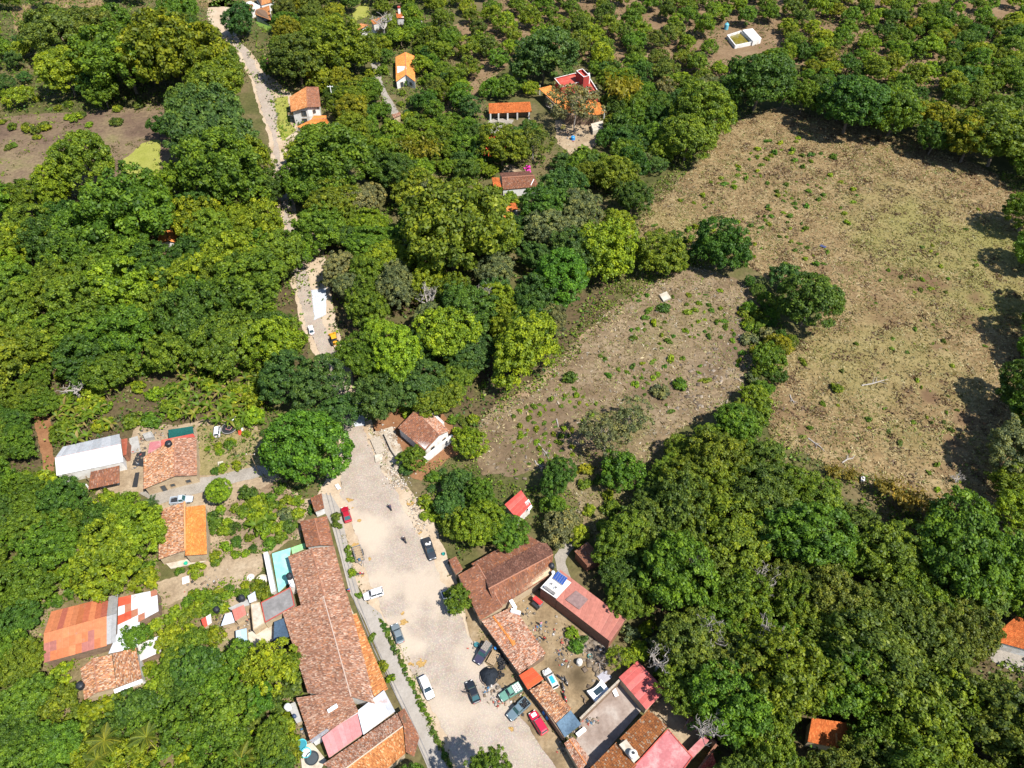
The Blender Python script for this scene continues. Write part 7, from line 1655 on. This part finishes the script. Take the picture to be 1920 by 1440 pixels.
for x, y, r, c, l in [(1072, 1189, 13, 'lime', 'lime shrub, uppermost of the shrubs in the junk yard'), (1079, 1212, 13, 'bright', 'round bright shrub in the middle of the junk yard'), (1094, 1200, 9, 'blue', 'small bluish shrub by the workshop wall'), (536, 966, 16, 'grey', 'grey green shrub at the head of the garden beside the pavement'), (585, 955, 9, 'dark', 'dark shrub beside the little gatehouse'),
                   (630, 970, 10, 'drab', 'clipped grey green hedge bush beside the red sedan'), (632, 985, 9, 'drab', 'lower clipped grey green bush beside the red sedan'), (651, 1030, 7, 'mid', 'topmost clipped bush beside the flatbed trailer'), (655, 1040, 6, 'mid', 'second clipped bush beside the flatbed trailer'), (658, 1050, 8, 'mid', 'third clipped bush beside the flatbed trailer'), (661, 1073, 10, 'lime', 'round lime bush by the red motorcycle'),
                   (672, 1117, 7, 'mid', 'clipped bush beside the nose of the white hatchback'), (698, 1196, 8, 'mid', 'leafy plant in the gap left of the drain'), (718, 1250, 11, 'yellow', 'round yellowish bush beside the orange porch roof'), (733, 1273, 9, 'lime', 'spiky lime plant beside the orange porch roof'), (430, 835, 11, 'mid', 'round bush below the white van'), (418, 878, 10, 'lime', 'round bush at the corner of the front garden'), (445, 875, 10, 'lime', 'second round bush along the stone driveway'),
                   (467, 925, 17, 'dark', 'dark round bush right of the round lime tree'), (480, 950, 20, 'lime', 'lime bush in the garden below the driveway'), (1008, 852, 1, 'mid', None), (1570, 728, 12, 'olive', 'largest bush standing alone in the dry field'), (1505, 680, 8, 'olive', 'small bush at the left edge of the dry field'), (1068, 708, 14, 'drab', 'spiky agave like clump in the fallow field'), (1100, 880, 16, 'yellow', 'yellow green bush in the lower fallow field'), (1275, 722, 14, 'mid', 'bush in the right part of the fallow field'), (1245, 745, 0, 'mid', None), (1238, 735, 18, 'grey', 'pale feathery bush in the fallow field'),
                   (1245, 578, 12, 'dark', 'dark bush below the field slab'), (1218, 582, 9, 'mid', 'bush left of the one below the field slab'), (1210, 596, 8, 'mid', 'bush second below the field slab on its left'), (1400, 612, 11, 'lime', 'bright bush at the right edge of the fallow field'), (955, 372, 16, 'mid', 'garden bush in front of the bougainvillea cottage'), (962, 377, 11, 'lime', 'lime bush between the cottage and the pale orange roof'), (1005, 405, 20, 'olive', 'olive tree below the bougainvillea cottage'), (1095, 285, 12, 'bright', 'bright banana like bush at the edge of the red house yard'), (370, 1072, 16, 'lime', 'lime hedge bush below the orange roofed pair'), (762, 155, 10, 'mid', 'bush in front of the bright orange house'), (716, 135, 12, 'mid', 'bush between the lawn and the garden path')]:
    if l: put(x, y, rpx(x, y, r), c, 'small' if r > 9 else 'tiny', l, 'bush', 'bush')
# low hedge of the street, plant by plant
for i in range(34):
    t = i / 33; px = 716 + (845 - 716) * t + R.uniform(-2, 2); py = 1165 + (1440 - 1165) * t
    put(px, py, R.uniform(.4, .7), R.choice(['mid', 'dark', 'drab']), 'tiny', 'low hedge plant in the strip between pavement and street', 'hedge plant', 'hedge_plant', group='hedge plants along the pavement')
# seedlings and weeds in the fields
def field_plants(reg, n, rmin, rmax, cols, lab, grp, nm, gap=1.0):
    fill(reg, n, rmin, rmax, cols, 'tiny', 'weed', gap=gap, lab=lab, group=grp, name=nm, use_t=False, jit=.3, clump=9, tries=n * 60)
field_plants([(1190, 545), (1290, 505), (1400, 560), (1440, 620), (1400, 690), (1250, 780), (1150, 740), (1110, 640)], 80, .45, 1.2, ['mid', 'bright', 'lime'], 'small green shrub growing in the pale fallow field', 'small shrubs of the fallow field', 'field_shrub', 1.3)
field_plants([(960, 780), (1060, 700), (1120, 760), (1080, 860), (960, 880)], 64, .45, .95, ['lime', 'mid', 'lime'], 'lime green seedling in the burnt corner of the fallow field', 'seedlings in the burnt corner', 'seedling', 1.2)
field_plants([(1220, 420), (1350, 260), (1470, 215), (1560, 260), (1620, 330), (1560, 500), (1430, 500), (1300, 470)], 140, .45, 1.25, ['mid', 'lime', 'lime', 'mid', 'bright'], 'small green shrub in the upper left part of the dry field', 'small shrubs of the dry field', 'field_shrub', 1.3)
field_plants([(1450, 780), (1500, 650), (1700, 470), (1850, 380), (1930, 600), (1860, 900), (1700, 940), (1560, 880)], 70, .35, .9, ['mid', 'drab', 'lime'], 'small green weed in the right part of the dry field', 'weeds of the dry field', 'field_weed', 1.5)
# flame flowers and bougainvillea
def flowers(name, label, cat, px, py, z, spread, n, mat):
    r = np.random.default_rng(int(px)); C = r.normal(size=(n, 3)) * np.array(spread); V, F = quads(C, r.normal(size=(n, 3)) + np.array([0, 0, 1]), r.uniform(.3, .6, n), r)
    return tag(obj(name, mesh_np(name, V, F, M[mat]), None, P(px, py, z)), label, cat)
flowers('bougainvillea', 'bright magenta bougainvillea behind the cottage roof', 'bougainvillea', 989, 317, 3.0, (.6, .45, .5), 80, 'petal'); flowers('bougainvillea', 'purple bougainvillea patch beside the upper road garden', 'bougainvillea', 505, 115, 3.0, (.6, .6, .6), 70, 'petal'); flowers('bougainvillea', 'purple bougainvillea below the cottage path', 'bougainvillea', 982, 373, 1.2, (.35, .35, .3), 30, 'petal')
for o in list(COL.objects):
    if o.get('label', '').startswith('flame tree'):
        r = np.random.default_rng(4); n = 240; d = r.normal(size=(n, 3)); d /= np.linalg.norm(d, axis=1, keepdims=True); d[:, 2] = np.abs(d[:, 2]) * .8; Rm = 6.8
        C = d * np.array([Rm, Rm, Rm * .9]) * r.uniform(.9, 1.06, (n, 1)); C = C[(C[:, 0] < 2) & (np.sin(C[:, 0] * 1.1) + np.sin(C[:, 1] * 1.3) > .2)]
        V, F = quads(C, d[:len(C)], r.uniform(.4, .8, len(C)), r); obj('blossom', mesh_np('blossom', V, F, M['petal_red']), o, (0, 0, 6.6))
# bare trees
for i, (px, py, h, l) in enumerate([(150, 745, 8.5, 'bare grey leafless tree above the banana plants'), (1078, 405, 9.5, 'bare grey leafless tree below the bougainvillea cottage'), (722, 78, 13.0, 'tall pale trunked bare tree among the hidden terracotta houses'), (1290, 990, 6.0, 'dead grey twigs poking from the wood below the field'), (690, 545, 7.0, 'half bare trunk in the wood right of the pebble strip'), (395, 1380, 5.0, 'bare twiggy shrub among the bushes at the bottom left'), (1040, 215, 6.5, 'grey bare limbs beside the red house'), (1790, 905, 4.0, 'small brown leafless shrub at the bottom of the dry field'), (1215, 1330, 1, None)]):
    if not l: continue
    p = P(px, py); root = empty('bare_tree', p, l, 'tree'); t = obj('branches', BARE[i % 3], root); t.scale = (h * 1.1, h * 1.1, h * (.85 if i != 2 else 1.1)); t.rotation_euler.z = i * 1.3
# grey leafless thickets among the trees
for i, (px, py, h) in enumerate([(800, 560, 6), (880, 600, 6), (905, 560, 5), (1240, 1235, 5), (1330, 1190, 6), (1330, 1360, 6), (1430, 1200, 6), (1480, 1240, 5), (1310, 1050, 6), (1440, 1090, 6)]):
    p = P(px, py, 7.5); root = empty('bare_tree', (p.x, p.y, 0), None, 'tree'); t = obj('branches', BARE[i % 3], root); t.scale = (h * 1.35, h * 1.35, 15 + R.uniform(-2, 1)); t.rotation_euler.z = i; REC.append((root, px, py, h, 'bare', 'bare', 'tree'))
# bananas and palms, leaf by leaf
def leaf_blade(name, L, W, droop, n=6, mat='leaf_plain', ribs=False):
    V, F = [], []
    for i in range(n + 1):
        t = i / n; x = L * (t - .12 * t * t); z = L * (.55 * t - droop * t * t); w = W * .5 * math.sin(min(1, .12 + t * 1.02) * math.pi) ** .7 if i < n else .01
        V += [(x, -w, z + w * .35), (x, 0, z), (x, w, z + w * .35)]
    for i in range(n):
        for k in range(2): F.append((i * 3 + k, (i + 1) * 3 + k, (i + 1) * 3 + k + 1, i * 3 + k + 1))
    return mesh_np(name, V, F, M['leaf'], {'leafvar': np.full(len(F), .55)})
BAN = [leaf_blade('leaf', 2.5, .62, d) for d in (.35, .6, .85)]
def frond(name, L, droop, seed):
    r = np.random.default_rng(seed); V, F = [], []
    n = 22
    for i in range(n):
        t = (i + 1) / n; x = L * (t - .15 * t * t); z = L * (.5 * t - droop * t * t); l = .52 * math.sin(min(1, t * .9 + .12) * math.pi) ** .6 + .08
        for s in (-1, 1):
            b = len(V); V += [(x, 0, z), (x + .12, s * .02, z + .02), (x + l * .62, s * l, z - l * .35), (x + l * .55, s * l * 1.02, z - l * .36)]; F.append((b, b + 1, b + 2, b + 3))
            pass
    for i in range(8):
        t, u = i / 8, (i + 1) / 8; b = len(V)
        V += [(L * (t - .15 * t * t), -.05, L * (.5 * t - droop * t * t) + .03), (L * (t - .15 * t * t), .05, L * (.5 * t - droop * t * t) + .03), (L * (u - .15 * u * u), .04, L * (.5 * u - droop * u * u) + .03), (L * (u - .15 * u * u), -.04, L * (.5 * u - droop * u * u) + .03)]; F.append((b, b + 1, b + 2, b + 3))
    return mesh_np(name, V, F, M['leaf'], {'leafvar': np.concatenate([np.full(2 * n, .5) + r.normal(0, .12, 2 * n), np.full(8, 1.0)])})
FRO = [frond('frond', 3.4, d, 5) for d in (.35, .55, .75)]
STEM = MB().tube([(0, 0, 0), (.03, 0, .55), (0, 0, 1)], [.11, .09, .06], 7).mesh('stem', M['wood'])
def rosette(name, px, py, h, n, meshes, part, cols, label, cat, group=None, s=1.0, stem_r=1.0):
    p = P(px, py, h); root = empty(name, (p.x, p.y, 0), label, cat, group)
    st = obj('stem', STEM, root); st.scale = (stem_r, stem_r, h)
    a0 = R.uniform(0, 6.28)
    for k in range(n):
        c = R.choice(cols); v = R.uniform(.8, 1.2)
        o = obj(part, R.choice(meshes), root, (0, 0, h - .05), tuple(x * v for x in c)); q = s * R.uniform(.75, 1.15)
        o.rotation_euler = (R.uniform(-.15, .15), R.uniform(-.5, .15), a0 + k * 6.283 / n * (1 if n < 12 else 1) + R.uniform(-.25, .25)); o.scale = (q, q, q)
    return root
BC = [(.085, .15, .012), (.12, .17, .012), (.07, .125, .012), (.17, .18, .025), (.23, .18, .07), (.085, .15, .01), (.10, .16, .012)]
def bananas(reg, n, label, group, s=1.0):
    A = np.array(reg); done = []
    for _ in range(n * 30):
        if len(done) >= n: break
        px, py = R.uniform(A[:, 0].min(), A[:, 0].max()), R.uniform(A[:, 1].min(), A[:, 1].max())
        if not inside(reg, np.array(px), np.array(py)) or any(inside(e, np.array(px), np.array(py)) for e in EXC): continue
        if any(math.hypot(px - a, py - b) < 11 for a, b in done): continue
        done.append((px, py)); rosette('banana_plant', px, py, R.uniform(1.6, 2.8), 7, BAN, 'leaf', BC, label, 'banana plant', group, s * R.uniform(.8, 1.15), 1.0)
bananas([(325, 690), (380, 665), (460, 668), (470, 720), (462, 785), (400, 795), (340, 780), (322, 740)], 62, 'banana plant in the dense plot left of the great round street tree', 'banana plants in the plot beside the street tree')
bananas([(95, 790), (130, 745), (190, 760), (225, 790), (150, 825), (100, 830)], 24, 'banana plant in the patch behind the white barn', 'banana plants behind the white barn')
bananas([(150, 700), (205, 690), (215, 740), (170, 760)], 8, 'banana plant at the foot of the bare grey tree', 'banana plants by the bare grey tree')
for px, py, h, n, l in [(196, 1388, 7.0, 13, 'coconut palm nearest the left edge at the bottom'), (275, 1382, 7.0, 13, 'coconut palm, middle one of the three at the bottom left'), (180, 1424, 5.5, 12, 'low palm cut by the bottom edge below the leftmost palm'), (452, 1424, 4.5, 11, 'palm at the bottom edge left of the turquoise tubs')]:
    rosette('palm_tree', px, py, h, n, FRO, 'frond', [(.11, .145, .015), (.15, .17, .02), (.08, .12, .012)], l, 'palm tree', None, .95, 1.4)
rosette('palm_tree', 285, 940, 3.0, 13, FRO, 'frond', [(.03, .07, .018), (.04, .085, .02)], 'dark spiky palm beside the speckled farmhouse', 'palm tree', None, .6, 1.4)
for px, py, l in [(1408, 1412, 'left of the two broad leaved plantain clumps below the grey shrub'), (1380, 1428, 'right hand lower plantain clump by the compound corner'), (80, 1215, 'yellowish banana plant left of the orange barn'), (60, 1240, 'banana plant below the left corner of the orange barn'), (395, 1355, 'single banana plant among the bottom left bushes'), (500, 975, 'banana plant in the garden beside the pavement'), (480, 985, 'banana plant beside the other in the pavement garden'), (1092, 278, 'banana plant in the red house yard')]:
    rosette('banana_plant', px, py, 2.4, 8, BAN, 'leaf', BC[:3], l, 'banana plant', None, 1.15)
# bamboo and cane
def cane_mesh(seed, n=70, L=1.0):
    r = np.random.default_rng(seed); Cs, Ns = [], []
    for i in range(n):
        a = r.uniform(0, 6.28); out = r.uniform(.15, .95); hh = r.uniform(.75, 1.15)
        for t in np.linspace(.25, 1, 16):
            x = out * t ** 2; z = hh * (1.25 * t - .42 * t * t) * .95
            Cs.append((x * math.cos(a), x * math.sin(a), z) + r.normal(0, .05, 3)); Ns.append((math.cos(a) * .5, math.sin(a) * .5, .8) + r.normal(0, .5, 3))
    C = np.array(Cs); V, F = quads(C, np.array(Ns), r.uniform(.05, .10, len(C)), r, 2.6)
    return mesh_np('canes', V, F, M['leaf'], {'leafvar': np.clip(r.normal(.5, .2, len(F)), 0, 1)})
CANE = [cane_mesh(k) for k in range(3)]
for px, py, rr, h, c, l in [(1155, 205, 36, 12, (.185, .172, .013), 'golden yellow bamboo clump right of the tall red house'), (1182, 190, 22, 9, (.18, .17, .013), 'smaller golden bamboo behind the big one by the red house'), (800, 310, 36, 9, (.15, .15, .012), 'yellow green bamboo in the gardens above the middle wood'), (760, 300, 28, 8, (.14, .15, .012), 'left bamboo of the pair above the middle wood'),
                     (960, 600, 30, 5, (.19, .17, .035), 'golden cane clump in the clearing of the middle wood'), (990, 590, 26, 5, (.185, .165, .035), 'golden cane right of the other in the wood clearing'), (940, 570, 24, 5, (.18, .165, .04), 'golden cane at the top of the wood clearing'), (1690, 950, 38, 5.5, (.20, .155, .03), 'biggest yellow cane clump at the lower edge of the dry field'), (1740, 970, 34, 5, (.19, .15, .03), 'yellow cane right of the biggest one at the field edge'), (1650, 925, 28, 5, (.17, .145, .03), 'yellow cane left of the biggest one at the field edge'), (1560, 892, 22, 3, (.19, .16, .03), 'low golden tuft above the white field marker'), (1590, 900, 18, 3, (.185, .155, .03), 'low golden tuft beside the white field marker'),
                     (240, 1080, 34, 8, (.14, .16, .012), 'lime bamboo between the orange barn and the orange roofed pair'), (180, 1095, 34, 7, (.13, .155, .012), 'lime bamboo above the orange barn')]:
    Rm = rpx(px, py, rr); p = P(px, py); root = empty('bamboo_clump', p, l, 'bamboo'); o = obj('canes', R.choice(CANE), root, color=c); o.scale = (Rm * 1.15, Rm * 1.15, h * 1.1); o.rotation_euler.z = R.uniform(0, 6)

# ------------------------------------------------------------------ ground cover nobody could count
def in_any(polys, X, Y):
    r = np.zeros(X.shape, bool)
    for q in polys: r |= inside(q, X, Y)
    return r
def cover(name, reg, density, size, cols, seed, per=6, spread=.5, hgt=.5, skip=(), use_exc=True, patch=None, up=.5, asp=1.5, wfn=None):
    r = np.random.default_rng(seed); W = [(p.x, p.y) for p in PW(reg)]; A = np.array(W); lo, hi = A.min(0), A.max(0)
    n = int((hi - lo).prod() * density); X, Y = r.uniform(lo[0], hi[0], n), r.uniform(lo[1], hi[1], n); k = inside(W, X, Y); X, Y = X[k], Y[k]
    px, py = proj(X, Y, np.zeros_like(X))
    if use_exc: k = ~in_any(EXC + list(skip), px, py)
    else: k = ~in_any(list(skip), px, py)
    X, Y = X[k], Y[k]
    if patch is not None: k = fbm(X / patch[0], Y / patch[0], seed, 3) > patch[1] + r.normal(0, .05, len(X)); X, Y = X[k], Y[k]
    if wfn: k = wfn[1](X, Y) * 1.3 < r.random(len(X)); X, Y = X[k], Y[k]
    n = len(X); C = np.stack([X, Y, np.zeros(n)], -1); Lc = np.repeat(np.arange(n), per); s = r.uniform(.6, 1.5, n)
    off = r.normal(0, spread, (n * per, 3)) * s[Lc][:, None]; off[:, 2] = np.abs(r.normal(0, hgt, n * per)) * s[Lc] + .08
    N = r.normal(0, .6, (n * per, 3)) + np.array([0, 0, up])
    V, F = quads(C[Lc] + off, N, size * r.uniform(.6, 1.4, n * per), r, asp)
    cs = np.array(cols)[r.integers(0, len(cols), n)][Lc] * r.uniform(.65, 1.35, (n * per, 1)) * (.65 + .7 * fbm(X / 5, Y / 5, seed + 9, 3))[Lc][:, None]
    if wfn: w = wfn[0](X, Y)[Lc][:, None] * .8; cs = cs * (1 - w) + np.array([.19, .185, .055]) * w * r.uniform(.7, 1.3, (n * per, 1))
    return obj(name, mesh_np(name, V, F, M['leaf_tint'], {'tint': cs}), kind='stuff')
GC = [CC['mid'], CC['olive'], CC['lime'], CC['dark'], CC['drab'], (.14, .12, .045)]
OPEN = [BIG, SMALL]
cover('undergrowth', [(-90, -50), (860, -50), (840, 130), (1000, 260), (1210, 330), (1200, 480), (1060, 660), (900, 800), (760, 760), (690, 790), (650, 700), (600, 560), (540, 300), (480, 150), (300, 200), (-90, 220)], .20, .55, GC, 21, 6, .8, .55, OPEN)
cover('undergrowth', [(-90, 345), (540, 340), (600, 620), (640, 760), (620, 900), (560, 960), (480, 880), (240, 810), (100, 900), (-90, 900)], .30, .45, GC, 22, 6, .7, .6, OPEN)
cover('undergrowth', [(-60, 890), (170, 920), (300, 950), (300, 1110), (560, 1040), (440, 1130), (440, 1220), (560, 1240), (600, 1480), (-60, 1480)], 1.0, .32, [CC['mid'], CC['lime'], CC['olive'], CC['lime'], (.16, .17, .04)], 23, 7, .5, .45, [[(300, 1105), (390, 1062), (500, 1040), (500, 1085), (400, 1095), (320, 1130)]], True, (4, .36))
cover('undergrowth', [(1170, 1000), (1240, 840), (1400, 770), (1550, 880), (1760, 985), (1990, 970), (1990, 1480), (1340, 1480), (1230, 1250)], .30, .45, GC, 24, 6, .7, .6)
cover('undergrowth', [(1010, 100), (1340, 120), (1480, 100), (1560, 20), (1990, 40), (1990, 340), (1700, 240), (1440, 190), (1300, 300), (1200, 330)], .16, .55, GC, 25, 6, .8, .55, OPEN)
cover('undergrowth', [(790, 870), (900, 860), (1080, 900), (1130, 1010), (1170, 1000), (1200, 1190), (1060, 1010), (1000, 990), (860, 1050), (800, 960)], .8, .32, GC, 26, 6, .5, .4, [SMALL])
cover('undergrowth', [(1380, 560), (1480, 610), (1450, 800), (1380, 800), (1400, 700)], .7, .34, GC, 27, 6, .5, .4, (), False)
cover('garden_weeds', [(395, 950), (570, 890), (580, 1000), (480, 1045), (400, 1050)], 1.1, .26, GC, 28, 6, .35, .25)
cover('garden_weeds', [(372, 800), (490, 800), (510, 880), (400, 895)], .8, .2, GC, 29, 5, .3, .12)
cover('garden_weeds', [(-80, 200), (310, 185), (300, 350), (-80, 350)], .16, .45, [(.12, .12, .03), (.14, .12, .05), CC['lime'], (.10, .10, .03)], 30, 6, .7, .25, [[(232, 300), (265, 275), (286, 275), (286, 335), (235, 335)]], True, (9, .52))
for i, q in enumerate([[(835, 1050), (850, 1060), (1065, 1400), (1075, 1440), (1060, 1440), (870, 1160)], [(690, 790), (715, 830), (800, 960), (850, 1050), (840, 1060), (780, 960), (700, 850)], [(640, 1000), (650, 1005), (690, 1130), (760, 1220), (850, 1440), (835, 1440), (720, 1170), (676, 1120)], [(545, 185), (515, 190), (520, 240), (555, 260)]]):
    cover('verge_weeds', q, 1.2 if i != 2 else 2.2, .22, [(.16, .14, .05), CC['lime'], CC['olive'], (.22, .17, .08)], 40 + i, 5, .25, .12, (), False, (2.5, .5) if i != 2 else None)
DRY = [(.27, .215, .108), (.32, .26, .142), (.22, .163, .08), (.175, .13, .06), (.245, .22, .10)]
cover('dry_grass', BIG, 2.2, .30, DRY, 50, 3, .22, .08, (), False, None, .9, 2.8, wfn=(big_green, big_brown))
cover('green_grass', BIG, .9, .30, [(.17, .17, .045), (.13, .15, .03), (.20, .19, .06)], 51, 4, .3, .10, (), False, (10, .54), .8, 2.4)
cover('dead_grass', BIG, 1.2, .34, [(.085, .048, .026), (.12, .075, .04)], 52, 5, .35, .10, (), False, (4, .60), .8, 2.4)
cover('dry_grass', SMALL, 1.6, .32, DRY + [(.3, .26, .2)], 53, 3, .25, .10, (), False, None, .9, 3.0, wfn=(sm_green, sm_brown))
cover('green_grass', SMALL, .7, .28, [CC['lime'], CC['olive'], (.16, .15, .05)], 54, 4, .3, .12, (), False, (9, .56), .8, 2.0)
cover('scrub_grass', [(1075, 850), (1130, 830), (1230, 830), (1220, 900), (1180, 990), (1110, 1010), (1080, 950)], 2.2, .30, [(.15, .16, .04), (.18, .17, .055), CC['lime'], (.20, .18, .07)], 56, 4, .3, .2, (), False, (5, .34))
for i, q in enumerate([[(1020, 690), (1120, 560), (1190, 470), (1300, 430), (1420, 490), (1300, 500), (1190, 560), (1050, 700), (940, 780), (890, 820), (880, 790)], [(1180, 420), (1230, 340), (1330, 240), (1380, 205), (1385, 225), (1340, 262), (1245, 372), (1205, 430)], [(1860, 320), (1990, 340), (1990, 1000), (1900, 990), (1930, 800), (1990, 640), (1960, 420)], [(1590, 880), (1640, 895), (1780, 950), (1880, 985), (1760, 1000), (1640, 960)]]):
    cover('scrub_grass', q, 1.2, .36, [CC['mid'], CC['olive'], (.15, .13, .045), (.19, .16, .06), CC['lime']], 60 + i, 6, .5, .35, (), False, (5, .35))
cover('orchard_weeds', [(840, 55), (960, -10), (1560, -45), (1900, 40), (1560, 110), (1345, 150), (1190, 145), (1000, 70), (880, 205), (790, 200)], .5, .4, [(.14, .13, .04), (.11, .13, .025), (.20, .15, .08)], 55, 4, .4, .12, (), True, (10, .38))

# ------------------------------------------------------------------ labels for the trees and bushes that were not named above
ORD = ['nearest'] + [nth(i) + ' nearest' for i in range(1, 60)]
groups = {}
for rec in REC:
    root, px, py, Rm, colour, kind, cat = rec
    d, lx, ly, nm = min((math.hypot(px - a, (py - b) * 1.15), a, b, n) for a, b, n in LAND)
    dx, dy = px - lx, py - ly
    rel = ('right of' if dx > 0 else 'left of') if abs(dx) > abs(dy) * 1.1 else ('below' if dy > 0 else 'above')
    size = {'big': 'tall ', 'dense': 'tall ', 'mid': 'smaller ', 'small': '', 'tiny': 'low ', 'airy': 'thin crowned ', 'bare': 'leafless grey '}[kind]
    base = (size + (CN[colour] + ' ' if colour in CN else '') + (cat if cat in ('bush', 'fruit tree') else 'tree'), rel, nm)
    groups.setdefault(base, []).append((d, root))
for (what, rel, nm), L in groups.items():
    L.sort(key=lambda t: t[0])
    for i, (d, root) in enumerate(L):
        root['label'] = f'{what} {rel} {nm}' if len(L) == 1 else f'{what} {rel} {nm}, {ORD[min(i, 59)]} to it'
